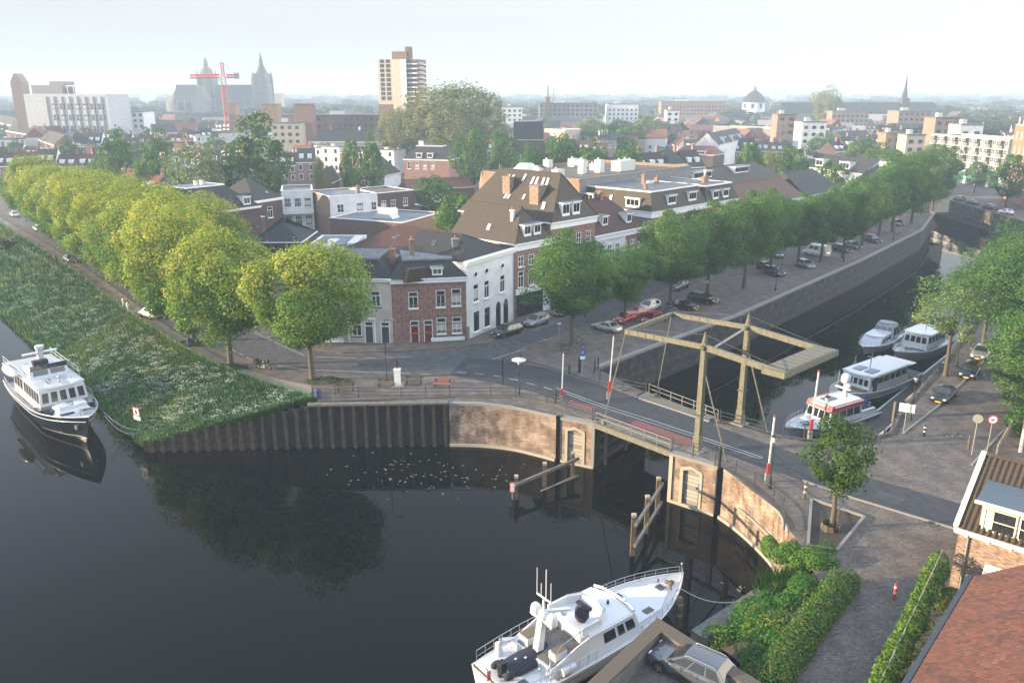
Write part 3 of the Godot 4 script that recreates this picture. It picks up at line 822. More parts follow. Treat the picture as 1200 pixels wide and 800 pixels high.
func build_bridge() -> void:
	var b := thing("drawbridge", "old drawbridge with a weathered yellow balance frame over the canal mouth", "drawbridge")
	var u := V(0.68, 0, 0.733)
	var w := V(0.733, 0, -0.68)
	var near := V(16.25, 0, -66.0)
	var far := V(21.6, 0, -72.1)
	var deck := [Vector2(7.75, -72.35), Vector2(13.95, -65.75), Vector2(19.75, -72.8), Vector2(14.0, -80.6)]
	obj("deck", sh().prism(deck, -0.42, -0.02), M.grey_wood, b)
	sheet("bridge_deck_road", [Vector2(7.94, -73.88), Vector2(12.29, -78.99), Vector2(14.21, -79.99), Vector2(19.7, -72.58), Vector2(15.18, -67.05), Vector2(13.92, -65.96)], 0.003, M.dark_asphalt)
	for e in [[V(7.7, -0.2, -72.4), V(13.9, -0.2, -65.7)], [V(14.05, -0.2, -80.65), V(19.85, -0.2, -72.85)]]:
		obj("edge_beam", sh().beam(e[0], e[1], 0.22, 0.5), M.bridge_paint, b)
	for k in 5:
		var p := V(8.5, -0.65, -73.2).lerp(V(13.6, -0.65, -79.7), k / 4.0)
		obj("girder", sh().beam(p, p + u * 8.6, 0.25, 0.45), M.bridge_green, b)
	for k in 26:
		var p := V(13.35, 0.05, -79.6) + u * (0.17 + k * 0.335)
		obj("plank", sh().beam(p - w * 0.62, p + w * 0.62, 0.31, 0.08), M.grey_wood, b)
	for k in 26:
		var p := V(8.5, 0.04, -72.75) + u * (0.17 + k * 0.335)
		obj("plank", sh().beam(p - w * 0.2, p + w * 0.75, 0.31, 0.06), M.grey_wood, b)
	obj("kerb", sh().beam(V(12.7, 0.06, -79.1), V(12.7, 0.06, -79.1) + u * 9.0, 0.16, 0.12), M.coping, b)
	for at: Vector3 in [near, far]:
		var post: MeshInstance3D
		var s := sh()
		var basis := Basis(u, Vector3.UP, -w)
		var rows := []
		for k in [[-0.1, 0.34], [1.4, 0.3], [1.45, 0.26], [9.2, 0.21], [9.9, 0.21]]:
			var row := PackedVector3Array()
			for c in [[-1, 1], [1, 1], [1, -1], [-1, -1]]:
				row.append(at + basis * V(c[0] * k[1], k[0], c[1] * k[1]))
			rows.append(row)
		s.grid(rows, true, false, true)
		post = obj("post", s, M.bridge_paint, b)
		obj("finial", sh().lathe(at + V(0, 9.85, 0), [Vector2(0.001, 0), Vector2(0.24, 0.0), Vector2(0.2, 0.25), Vector2(0.05, 1.0), Vector2(0.001, 1.02)], 8), M.bridge_paint, post)
		for y in [0.05, 3.4]:
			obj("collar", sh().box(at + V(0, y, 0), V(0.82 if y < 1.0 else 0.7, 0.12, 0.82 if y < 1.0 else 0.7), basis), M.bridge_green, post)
		obj("shaded_plate", sh().box(at + u * 0.25 + V(0, 4.6, 0), V(0.05, 8.6, 0.34), basis), M.bridge_green, post)  # dark green sheet that paints shade onto the post side facing away from the sun
		obj("foot_plinth", sh().box(at + V(0, 0.0, 0), V(1.3, 0.24, 1.3), basis), M.coping, b)
		var top := at + V(0, 9.5, 0)
		var tip := at - u * 8.55 + V(0, 9.05, 0)
		var tail := at + u * 7.6 + V(0, 8.98, 0)
		var beam := sh()
		beam.beam(tip, top, 0.28, 0.42); beam.beam(top, tail, 0.32, 0.5)
		var bm := obj("balance_beam", beam, M.bridge_paint, b)
		for k in 9:
			var q := tip.lerp(top, (k + 0.5) / 9.0) if k < 5 else top.lerp(tail, (k - 4.0) / 5.5)
			obj("rivet_plate", sh().box(q, V(0.1, 0.47, 0.36), basis), M.bridge_paint, bm)
		obj("bearing", sh().rod(top - w * 0.42, top + w * 0.42, 0.22, 10), M.bridge_green, bm)
		var crown := at + V(0, 10.6, 0)
		obj("stay_rod", sh().tube([tip + V(0, 0.3, 0), crown, tail + V(0, 0.3, 0)], 0.028, 5), M.rail_iron, b)
		var low := (V(8.65, 0.0, -72.0) if at == near else V(14.85, 0, -79.1))
		obj("hanger_rod", sh().rod(tip - V(0, 0.25, 0), low, 0.06, 5), M.bridge_paint, b)
		obj("hanger_shoe", sh().box(low + V(0, 0.2, 0), V(0.3, 0.5, 0.24), basis), M.bridge_paint, b)
		var sf := at + u * 3.1 + V(0, -0.4, 0)
		obj("pull_rod", sh().rod(at + u * 0.35 + V(0, 7.0, 0), sf, 0.07, 5), M.bridge_paint, b)
	obj("tip_beam", sh().beam(near - u * 8.45 + V(0, 9.1, 0), far - u * 8.45 + V(0, 9.1, 0), 0.34, 0.36), M.bridge_paint, b)
	var brace := sh().rod(near + u * 0.7 + V(0, 9.45, 0), far - u * 0.1 + V(0, 9.45, 0), 0.1, 8)
	obj("cross_brace", brace, M.rail_grey, b)
	var bx := sh()
	var m := (near + far) / 2.0 + u * 7.1 + V(0, 8.95, 0)
	bx.box(m, V(2.0, 0.5, near.distance_to(far) + 0.8), Basis(u, Vector3.UP, -w))
	var box := obj("counterweight", bx, M.bridge_paint, b)
	obj("counterweight_lid", sh().box(m + V(0, 0.27, 0), V(1.75, 0.06, near.distance_to(far) + 0.3), Basis(u, Vector3.UP, -w)), M.grey_wood, box)
	for k in 9:
		obj("lid_seam", sh().box(m + V(0, 0.31, 0) - w * (3.6 - k * 0.9), V(1.75, 0.03, 0.06), Basis(u, Vector3.UP, -w)), M.bridge_green, box)
	for e in [[V(8.0, 0, -72.35), V(13.85, 0, -66.0), 6], [V(14.3, 0, -80.3), V(19.75, 0, -73.0), 6]]:
		railing(e, "pale steel railing along the %s edge of the drawbridge deck" % ("basin" if e[2] == 6 and e[0].x < 10 else "canal"), M.rail_grey, 2)
	var fence := [Vector2(-20.78, -79.99), Vector2(-15.81, -78.99), Vector2(-11.38, -78.75), Vector2(-6.41, -78.99), Vector2(-2.2, -78.99), Vector2(0.35, -78.87), Vector2(3.44, -77.3), Vector2(5.38, -75.21), Vector2(7.69, -73.01)]
	railing_line(fence, 3.3, "black iron railing with three rails along the basin edge by the benches", M.rail_iron, 3)
	railing_line([Vector2(14.07, -65.96), Vector2(15.56, -64.55), Vector2(17.07, -62.87), Vector2(18.37, -61.26), Vector2(19.35, -59.27), Vector2(20.07, -56.69), Vector2(20.2, -54.82), Vector2(19.49, -52.21)], 2.6, "dark iron railing round the south corner of the basin above the orange wall", M.rail_iron, 3)
	railing_line([Vector2(9.09, -85.91), Vector2(9.58, -84.22), Vector2(11.65, -81.53), Vector2(13.94, -79.99)], 2.2, "iron railing on the canal corner between the quay and the drawbridge", M.rail_iron, 3)
	railing_line([Vector2(19.82, -72.37), Vector2(21.7, -70.92), Vector2(23.18, -69.72)], 2.0, "iron railing beside the far drawbridge post over the canal", M.rail_iron, 3)
	railing_line([Vector2(24.74, -68.94), Vector2(26.34, -68.17), Vector2(27.81, -67.98)], 2.4, "iron posts and rails on the quay above the red and white boat", M.rail_iron, 2)
	railing_line([Vector2(32.27, -67.98), Vector2(33.91, -68.94), Vector2(35.3, -70.12)], 1.8, "short iron railing at the corner of the east quay by the jetty ramp", M.rail_iron, 2)

func railing(e: Array, label: String, m: Material, rails: int) -> Node3D:
	var r := thing("railing", label, "railing", Vector3.ZERO, 0.0, "railings")
	for k in e[2] + 1:
		var p: Vector3 = e[0].lerp(e[1], float(k) / e[2])
		obj("post", sh().box(p + V(0, 0.52, 0), V(0.08, 1.05, 0.08)), m, r)
	for k in rails:
		var y := 1.02 - k * 0.45
		obj("rail", sh().rod(e[0] + V(0, y, 0), e[1] + V(0, y, 0), 0.03, 5), m, r)
	return r

func railing_line(pts: Array, each: float, label: String, m: Material, rails: int) -> void:
	var r := thing("railing", label, "railing", Vector3.ZERO, 0.0, "railings")
	var path := []
	for i in pts.size() - 1:
		var n := maxi(1, roundi(pts[i].distance_to(pts[i + 1]) / each))
		for k in n:
			var p: Vector2 = pts[i].lerp(pts[i + 1], float(k) / n)
			path.append(V(p.x, 0.05, p.y))
	path.append(V(pts[-1].x, 0.05, pts[-1].y))
	for p in path:
		var post := obj("post", sh().rod(p, p + V(0, 1.15, 0), 0.055, 6), m, r)
		obj("knob", sh().ball(p + V(0, 1.18, 0), Vector3.ONE * 0.075, 6, 4), m, post)
	for k in rails:
		obj("rail", sh().tube(path.map(func(p): return p + V(0, 1.05 - k * 0.38, 0)), 0.034, 5), m, r)

var slopes := {}
var window_meshes := {}

func moved(s: Shape, t: Transform3D) -> Shape:
	for i in s.v.size():
		s.v[i] = t * s.v[i]
		s.n[i] = t.basis * s.n[i]
	return s

# frames and panes are shared by all windows of a size
func window(parent: Node3D, t: Transform3D, w: float, h: float, style := "sash", frame_mat: Material = null, called := "window") -> MeshInstance3D:
	var key := "%s %.2f %.2f" % [style, w, h]
	if not window_meshes.has(key):
		var f := sh()
		var b := 0.09
		var z := -0.06
		f.box(V(0, b / 2, z), V(w, b, 0.1)); f.box(V(0, h - b / 2, z), V(w, b, 0.1))
		for k in [-1, 1]:
			f.box(V(k * (w / 2 - b / 2), h / 2, z), V(b, h - 2 * b, 0.1))
		if style == "sash":
			f.box(V(0, h * 0.7, z), V(w - 2 * b, 0.09, 0.09))
			f.box(V(0, h * 0.35, z - 0.002), V(0.06, h * 0.7 - b, 0.08))
		elif style == "cross":
			f.box(V(0, h * 0.5, z), V(w - 2 * b, 0.05, 0.09))
			f.box(V(0, h * 0.5, z - 0.002), V(0.07, h - 2 * b, 0.08))
		elif style == "grid":
			for k in [-0.25, 0.0, 0.25]:
				f.box(V(k * w, h / 2, z - 0.002), V(0.06, h - 2 * b, 0.08))
			f.box(V(0, h * 0.55, z), V(w - 2 * b, 0.05, 0.09))
		var g := sh()
		g.quad(V(-w / 2 + b, b, z - 0.02), V(w / 2 - b, b, z - 0.02), V(w / 2 - b, h - b, z - 0.02), V(-w / 2 + b, h - b, z - 0.02))
		window_meshes[key] = [f.mesh(), g.mesh()]
	var o := obj_mesh(called, window_meshes[key][0], frame_mat if frame_mat else M.trim_white, parent)
	o.transform = t
	obj_mesh("pane", window_meshes[key][1], M.glass, o)
	if rng.randf() < 0.22 and h > 1.2 and style != "plain":
		var cu := sh().box(V(0, h * 0.45, -0.074), V(w * 0.8, h * 0.5, 0.006))
		obj("blind", cu, M.curtain, o)
	return o

func face_of(face: String, w: float, d: float) -> Transform3D:
	match face:
		"right": return Transform3D(Basis(V(0, 0, -1), Vector3.UP, V(1, 0, 0)), V(w, 0, 0))
		"left": return Transform3D(Basis(V(0, 0, 1), Vector3.UP, V(-1, 0, 0)), V(0, 0, -d))
		"back": return Transform3D(Basis(V(-1, 0, 0), Vector3.UP, V(0, 0, -1)), V(w, 0, -d))
	return Transform3D.IDENTITY

# One building. a -> b is the foot of its front (seen from outside, a is on the left hand); it runs back by depth.
# wins: [face, x of the middle, sill height, width, height, style]; the wall is cut open for each.
func house(called: String, label: String, a: Vector2, b: Vector2, depth: float, high: float, o: Dictionary) -> Node3D:
	var w := a.distance_to(b)
	var hs := thing(called, label, o.get("category", "house"), V(a.x, o.get("base", 0.0), a.y), yaw_of(V(b.x - a.x, 0, b.y - a.y)), o.get("group", ""))
	var wall_mat: Material = M[o.get("wall", "wall_brick")]
	var rh: float = o.get("rise", 3.0)
	var kind: String = o.get("roof", "hip_x")
	var roof_mat: Material = M[o.get("roof_mat", "roof_slate")]
	for face in ["front", "right", "back", "left"]:
		var fw := w if face in ["front", "back"] else depth
		var holes := []
		for k in o.get("wins", []):
			if k[0] == face:
				holes.append(Rect2(k[1] - k[3] / 2.0, k[2], k[3], k[4]))
		for k in o.get("doors", []):
			if k[0] == face:
				holes.append(Rect2(k[1] - k[2] / 2.0, 0.02, k[2], k[3]))
		var t := face_of(face, w, depth)
		var s := moved(wall_grid(Vector2(0, -0.3), Vector2(fw, high), holes, 0.16, 0.0), t)
		if (kind == "gable_x" and face in ["left", "right"]) or (kind == "gable_z" and face in ["front", "back"]):
			s.tri(t * V(0, high, 0), t * V(fw, high, 0), t * V(fw / 2.0, high + rh, 0))
		if o.get("parapet", 0.0) > 0.0:
			var pm: float = o.parapet
			moved_box(s, t, V(fw / 2.0, high + pm / 2.0, -0.12), V(fw, pm, 0.24))
		var wm: Material = M[o.get("side_wall", o.get("wall", "wall_brick"))] if face != "front" else wall_mat
		obj("wall", s, wm, hs)
	for k in o.get("wins", []):
		var t: Transform3D = face_of(k[0], w, depth) * Transform3D(Basis.IDENTITY, V(k[1], k[2], 0))
		var win := window(hs, t, k[3], k[4], k[5] if k.size() > 5 else "sash")
		if k[4] > 1.0 and o.get("sills", true):
			obj("sill", sh().box(V(0, -0.06, 0.06), V(k[3] + 0.16, 0.1, 0.22)), M[o.get("sill_mat", "trim_white")], win)
	for k in o.get("doors", []):
		var t: Transform3D = face_of(k[0], w, depth) * Transform3D(Basis.IDENTITY, V(k[1], 0.0, 0))
		var dm: Material = M[k[4]]
		var door := obj("door", sh().box(V(0, 1.08, -0.09), V(k[2] - 0.16, 2.1, 0.06)), dm, hs)
		door.transform = t
		obj("frame", sh().box(V(-k[2] / 2 + 0.04, k[3] / 2, -0.06), V(0.09, k[3], 0.13)).box(V(k[2] / 2 - 0.04, k[3] / 2, -0.06), V(0.09, k[3], 0.13)).box(V(0, k[3] - 0.04, -0.06), V(k[2] - 0.16, 0.09, 0.13)).box(V(0, 2.2, -0.06), V(k[2] - 0.16, 0.12, 0.13)), M.trim_white, door)
		if k[3] > 2.5:
			obj("fanlight", sh().box(V(0, (2.26 + k[3]) / 2 - 0.02, -0.1), V(k[2] - 0.16, k[3] - 2.38, 0.03)), M.glass, door)
		obj("handle", sh().ball(V(k[2] * 0.28, 1.05, -0.03), Vector3.ONE * 0.05, 6, 4), M.steel, door)
	if o.get("cornice", "") != "":
		var ch: float = o.get("cornice_h", 0.45)
		var c := sh()
		for face in o.get("cornice_on", ["front", "right", "left"]):
			var fw := w if face in ["front", "back"] else depth
			var t := face_of(face, w, depth)
			moved_box(c, t, V(fw / 2.0, high - ch / 2.0, 0.1), V(fw + (0.4 if face == "front" else -0.02), ch, 0.2))
			moved_box(c, t, V(fw / 2.0, high - 0.06, 0.26), V(fw + (0.7 if face == "front" else -0.02), 0.14, 0.16))
		obj("cornice", c, M[o.cornice], hs)
	for k in o.get("bands", []):
		obj("stone_band", sh().box(V(w / 2, k, 0.015), V(w, 0.12, 0.05)), M.wall_pale_brick, hs)
	var v: float = o.get("over", 0.25)
	var s := sh()
	var A := V(-v, high, v)
	var B := V(w + v, high, v)
	var C := V(w + v, high, -depth - v)
	var E := V(-v, high, -depth - v)
	slopes = {}
	if kind == "flat":
		var pm: float = o.get("parapet", 0.0)
		s.box(V(w / 2, high + 0.04 - (0.06 if pm > 0 else 0.0), -depth / 2), V(w - 0.02 if pm > 0 else w + 0.2, 0.12, depth - 0.02 if pm > 0 else depth + 0.2))
		if pm > 0:
			var cap := sh()
			cap.box(V(w / 2, high + pm + 0.05, -0.12), V(w + 0.1, 0.1, 0.36)); cap.box(V(w / 2, high + pm + 0.05, -depth + 0.12), V(w + 0.1, 0.1, 0.36))
			for x in [0.12, w - 0.12]:
				cap.box(V(x, high + pm + 0.05, -depth / 2), V(0.36, 0.1, depth - 0.62))
			obj("parapet_cap", cap, M[o.get("cap_mat", "trim_white")], hs)
	elif kind == "mansard":
		var m: float = o.get("inset", 1.2)
		var top := [V(m, high + rh, -m), V(w - m, high + rh, -m), V(w - m, high + rh, -depth + m), V(m, high + rh, -depth + m)]
		slopes = {"front": [A, B, top[1], top[0]], "right": [B, C, top[2], top[1]], "back": [C, E, top[3], top[2]], "left": [E, A, top[0], top[3]]}
		for k in slopes.values():
			s.quad(k[0], k[1], k[2], k[3])
		s.quad(A, E, C, B)
	else:
		var i0: float = o.get("hip0", 0.0) if kind.begins_with("hip") else 0.03
		var i1: float = o.get("hip1", i0) if kind.begins_with("hip") else 0.03
		if kind.ends_with("_x"):
			if not kind.begins_with("hip"):
				A.x = 0.03; E.x = 0.03; B.x = w - 0.03; C.x = w - 0.03
			var P := V(i0, high + rh, -depth / 2)
			var Q := V(w - i1, high + rh, -depth / 2)
			slopes = {"front": [A, B, Q, P], "back": [C, E, P, Q]}
			s.quad(A, B, Q, P); s.quad(C, E, P, Q); s.tri(E, A, P); s.tri(B, C, Q)
			slopes.right = [B, C, Q, Q]; slopes.left = [E, A, P, P]
			obj("ridge", sh().rod(P, Q, 0.11, 6), M[o.get("ridge_mat", o.get("roof_mat", "roof_slate"))], hs)
		else:
			if not kind.begins_with("hip"):
				A.z = -0.03; B.z = -0.03; C.z = -depth + 0.03; E.z = -depth + 0.03
			var P := V(w / 2, high + rh, -i0)
			var Q := V(w / 2, high + rh, -depth + i1)
			slopes = {"left": [E, A, P, Q], "right": [B, C, Q, P]}
			s.quad(E, A, P, Q); s.quad(B, C, Q, P); s.tri(A, B, P); s.tri(C, E, Q)
			slopes.front = [A, B, P, P]; slopes.back = [C, E, Q, Q]
			obj("ridge", sh().rod(P, Q, 0.11, 6), M[o.get("ridge_mat", o.get("roof_mat", "roof_slate"))], hs)
			if kind.begins_with("hip"):
				for k in [A, B]:
					obj("hip_tiles", sh().rod(k, P, 0.1, 5), M[o.get("ridge_mat", o.get("roof_mat", "roof_slate"))], hs)
		s.quad(A, E, C, B)
	var roof := obj("roof", s, roof_mat, hs)
	if kind == "mansard":
		var m: float = o.get("inset", 1.2)
		obj("roof_deck", sh().box(V(w / 2, high + rh + 0.06, -depth / 2), V(w - 2 * m + 0.25, 0.14, depth - 2 * m + 0.25)), M[o.get("deck", "flat_grey")], roof)
		obj("roof_edge", sh().box(V(w / 2, high + rh + 0.07, -m + 0.16), V(w - 2 * m + 0.5, 0.24, 0.12)).box(V(m - 0.16, high + rh + 0.07, -depth / 2), V(0.12, 0.24, depth - 2 * m + 0.2)).box(V(w - m + 0.16, high + rh + 0.07, -depth / 2), V(0.12, 0.24, depth - 2 * m + 0.2)), M[o.get("edge_mat", "trim_white")], roof)
	elif o.get("gutter", true) and kind != "flat":
		var g := sh()
		for k in ([[A, B], [C, E]] if kind == "gable_x" else ([[E, A], [B, C]] if kind == "gable_z" else [[A, B], [B, C], [C, E], [E, A]])):
			g.beam(k[0] + V(0, 0.02, 0), k[1] + V(0, 0.02, 0), 0.16, 0.16)
		obj("gutter", g, M[o.get("gutter_mat", "trim_white")], roof)
	for k in o.get("sky", []):       # skylights: [slope, u, v, width, height in metres]
		if slopes.has(k[0]):
			var q: Array = slopes[k[0]]
			var du: float = k[3] / q[0].distance_to(q[1]) / 2.0
			var dv: float = k[4] / q[0].distance_to(q[3]) / 2.0
			var sl := obj("skylight", sh().patch(q, k[1] - du, k[2] - dv, k[1] + du, k[2] + dv, 0.1), M.flat_zinc, roof)
			obj("pane", sh().patch(q, k[1] - du * 0.75, k[2] - dv * 0.85, k[1] + du * 0.75, k[2] + dv * 0.85, 0.115), M.lamp_glass if k.size() > 5 else M.glass, sl)
	for k in o.get("dormers", []):   # [slope, u, v of the sill, width, height, depth, style]
		var q: Array = slopes[k[0]]
		var p: Vector3 = q[0].lerp(q[1], k[1]).lerp(q[3].lerp(q[2], k[1]), k[2])
		var f := face_of(k[0], w, depth)
		var t := Transform3D(f.basis, p + f.basis.z * 0.12)
		var dd: float = k[5]
		var d := obj("dormer", sh().box(V(0, k[4] / 2 - 0.1, -dd / 2 - 0.02), V(k[3] + 0.14, k[4] + 0.2, dd)).box(V(0, k[4] + 0.06, -dd / 2 + 0.08), V(k[3] + 0.44, 0.14, dd + 0.25)), M[o.get("dormer_mat", "trim_white")], roof)
		d.transform = t
		var n: int = k[6] if k.size() > 6 else 2
		var pw: float = (k[3] - 0.1 * (n + 1)) / n
		for i in n:
			obj("pane", sh().box(V(-k[3] / 2 + 0.1 + pw / 2 + i * (pw + 0.1), k[4] * 0.5, 0.0), V(pw, k[4] * 0.72, 0.03)), M.glass, d)
		obj("dormer_roof", sh().box(V(0, k[4] + 0.16, -dd / 2 + 0.08), V(k[3] + 0.4, 0.06, dd + 0.2)), M.flat_zinc, d)
	for k in o.get("chimneys", []):  # [x, z, width, depth, base height, top height, material]
		var cm: Material = M[k[6]] if k.size() > 6 else M.chimney_brick
		var c := obj("chimney", sh().box(V(k[0], (k[4] + k[5]) / 2, k[1]), V(k[2], k[5] - k[4], k[3])).box(V(k[0], k[5], k[1]), V(k[2] + 0.16, 0.16, k[3] + 0.16)), cm, roof)
		obj("chimney_pot", sh().rod(V(k[0], k[5], k[1]), V(k[0], k[5] + 0.5, k[1]), 0.13, 7), M.chimney_brick, c)
	return hs

func moved_box(s: Shape, t: Transform3D, at: Vector3, size: Vector3) -> void:
	s.box(t * at, size, t.basis)

func row_of(face: String, n: int, x0: float, x1: float, y: float, w: float, h: float, style := "sash") -> Array:
	var out := []
	for i in n:
		out.append([face, lerpf(x0, x1, (i + 0.5) / n), y, w, h, style])
	return out

func on_line(t: float, s := 0.0) -> Vector2:     # the building line along the canal quay
	return Vector2(0.3, -109.5) + Vector2(0.69, -0.724) * t + Vector2(-0.724, -0.69) * s

func build_houses() -> void:
	var h: Node3D
	h = house("beige_house", "beige plastered corner house with arched windows and a blue door beside the brick house", Vector2(-26.2, -99.0), Vector2(-14.85, -98.15), 11.0, 8.3, {"wall": "wall_beige", "side_wall": "wall_beige", "roof": "mansard", "rise": 1.9, "inset": 2.2, "roof_mat": "roof_dark", "deck": "flat_grey", "cornice": "trim_white", "edge_mat": "flat_zinc", "sill_mat": "flat_dark",
		"wins": [["front", 2.2, 4.6, 1.1, 1.95], ["front", 6.7, 4.7, 1.15, 2.0], ["front", 9.4, 4.7, 1.15, 2.0], ["front", 2.4, 1.0, 1.2, 1.5], ["front", 4.4, 1.0, 1.1, 1.5], ["front", 6.8, 0.85, 1.25, 2.1]],
		"doors": [["front", 8.35, 1.1, 2.75, "door_blue"], ["front", 10.4, 1.1, 2.75, "door_blue"]], "sky": [["front", 0.3, 0.5, 0.6, 0.8]], "chimneys": [[10.6, -5.0, 0.6, 0.9, 9.0, 11.0]]})
	obj("shop_front", sh().box(V(7.4, 3.15, 0.06), V(3.6, 0.14, 0.2)).box(V(5.75, 1.6, 0.05), V(0.16, 3.1, 0.14)).box(V(9.1, 1.6, 0.05), V(0.16, 3.1, 0.14)), M.trim_white, h)
	obj("downpipe", sh().rod(V(5.2, 0, 0.08), V(5.2, 2.2, 0.08), 0.05), M.rail_grey, h)
	obj("plinth", sh().box(V(2.6, 0.25, 0.03), V(5.0, 0.5, 0.06)), M.trim_white, h)
	h = house("brick_house", "red brick terrace house with two dark red doors and pale stone bands", Vector2(-14.8, -98.15), Vector2(-5.75, -99.75), 10.0, 8.2, {"wall": "wall_brick", "roof": "mansard", "rise": 1.9, "inset": 1.7, "roof_mat": "roof_slate", "deck": "flat_zinc", "edge_mat": "flat_zinc", "cornice": "trim_white", "cornice_on": ["front"], "cornice_h": 0.6,
		"wins": [["front", 2.6, 4.4, 1.2, 2.1], ["front", 6.0, 4.4, 1.2, 2.2], ["front", 7.95, 4.5, 1.2, 2.2], ["front", 6.0, 0.95, 1.2, 2.1], ["front", 7.95, 0.95, 1.2, 2.1]], "doors": [["front", 2.65, 1.1, 2.8, "door_red"], ["front", 4.35, 1.1, 2.8, "door_red"]],
		"bands": [1.2, 2.3, 3.4, 4.8, 6.0, 7.0], "dormers": [["front", 0.62, 0.2, 1.15, 0.75, 1.2]], "chimneys": [[2.9, -4.6, 0.55, 0.6, 9.5, 12.2], [8.5, -5.2, 0.8, 0.8, 9.0, 12.0, "wall_grey"]]})
	obj("plinth", sh().box(V(6.8, 0.25, 0.04), V(4.3, 0.5, 0.08)), M.trim_white, h)
	var wing := sh()
	wing.extrude([Vector2(-1.5, 8.15), Vector2(1.5, 8.15), Vector2(1.2, 9.9), Vector2(-1.2, 9.9)], Transform3D(Basis(V(0.93, 0, -0.35), V(0.1, 0.95, 0.1), V(0.35, 0, 0.93)), V(2.3, 0.15, -0.3)), -1.0)
	obj("sagging_dormer", wing, M.roof_brown, h)
	obj("canopy", sh().box(V(1.3, 8.25, 0.0), V(2.6, 0.12, 0.8)), M.flat_dark, h)
	for k in 7:
		obj("roof_batten", sh().box(V(2.2 + k * 0.75, 10.26, -5.0), V(0.05, 0.08, 6.2)), M.flat_zinc, h)
	h = house("white_house", "white plastered house with round attic openings and a tall parapet", Vector2(-5.7, -99.75), Vector2(0.25, -109.35), 11.5, 9.9, {"wall": "wall_white", "side_wall": "wall_white", "roof": "hip_z", "rise": 2.4, "hip0": 4.5, "hip1": 0.1, "over": -0.5, "roof_mat": "roof_slate", "cornice": "trim_white", "cornice_on": ["front"], "gutter": false,
		"wins": [["front", 2.1, 4.5, 1.2, 2.35], ["front", 4.6, 4.5, 1.2, 2.35], ["front", 8.4, 4.5, 1.2, 2.35], ["front", 2.2, 0.55, 1.5, 2.75, "plain"], ["front", 4.7, 0.55, 1.5, 2.75, "plain"]], "sky": [["left", 0.45, 0.55, 0.7, 0.9]]})
	for x in [2.1, 4.6, 8.4]:
		obj("round_opening", sh().rod(V(x, 8.1, -0.1), V(x, 8.1, 0.02), 0.32, 14), M.glass, h)
		obj("round_surround", ring(V(x, 8.1, 0.02), 0.37, 0.07), M.trim_white, h)
	for x in [7.3, 9.2]:
		obj("arched_doorway", sh().extrude([Vector2(-0.55, 0), Vector2(0.55, 0), Vector2(0.55, 2.7), Vector2(0.4, 3.15), Vector2(0.15, 3.35), Vector2(-0.15, 3.35), Vector2(-0.4, 3.15), Vector2(-0.55, 2.7)], Transform3D(Basis.IDENTITY, V(x, 0.05, -0.02)), 0.06), M.glass, h)
		obj("arch_frame", sh().box(V(x, 2.7, 0.05), V(1.1, 0.06, 0.04)).box(V(x, 1.4, 0.05), V(0.06, 2.6, 0.04)), M.black_paint, h)
	obj("parapet_cap", sh().box(V(5.65, 9.98, 0.05), V(11.6, 0.16, 0.7)), M.trim_white, h)
	obj("corner_stone", sh().box(V(-0.2, 0.9, 0.25), V(0.4, 1.8, 0.3)), M.coping, h)
	obj("downpipe", sh().rod(V(11.15, 0, 0.12), V(11.15, 9.4, 0.12), 0.07), M.rail_grey, h)
	var big := {"wall": "wall_brick", "side_wall": "wall_orange", "roof": "hip_z", "roof_mat": "roof_brown", "cornice": "trim_white", "cornice_on": ["front"], "cornice_h": 0.9, "over": 0.35}
	h = house("brown_roofed_house", "lower brick house with brown tiled hip roof and white shop floor beside the white house", on_line(0.15), on_line(7.5), 12.5, 10.4, big.merged({"rise": 4.6, "hip0": 2.3, "hip1": 0.2,
		"wins": [["front", 1.2, 7.2, 1.1, 1.5, "cross"], ["front", 3.3, 7.2, 1.1, 1.5, "cross"], ["front", 5.8, 7.2, 1.1, 1.5, "cross"], ["front", 1.2, 4.3, 1.15, 2.3], ["front", 3.3, 4.3, 1.15, 2.3], ["front", 5.8, 4.3, 1.15, 2.3]],
		"dormers": [["front", 0.34, 0.22, 1.3, 1.3, 1.7], ["front", 0.66, 0.22, 1.3, 1.3, 1.7]], "sky": [["left", 0.55, 0.35, 0.8, 1.1, 1]], "chimneys": [[2.2, -2.6, 0.4, 0.4, 12.0, 14.6, "trim_white"]]}))
	obj("shop_front", sh().box(V(3.7, 3.75, 0.08), V(7.3, 0.75, 0.2)).box(V(6.6, 1.7, 0.05), V(1.6, 3.4, 0.12)), M.trim_white, h)
	obj("shop_window", sh().box(V(3.0, 1.75, 0.03), V(5.4, 3.0, 0.08)), M.glass, h)
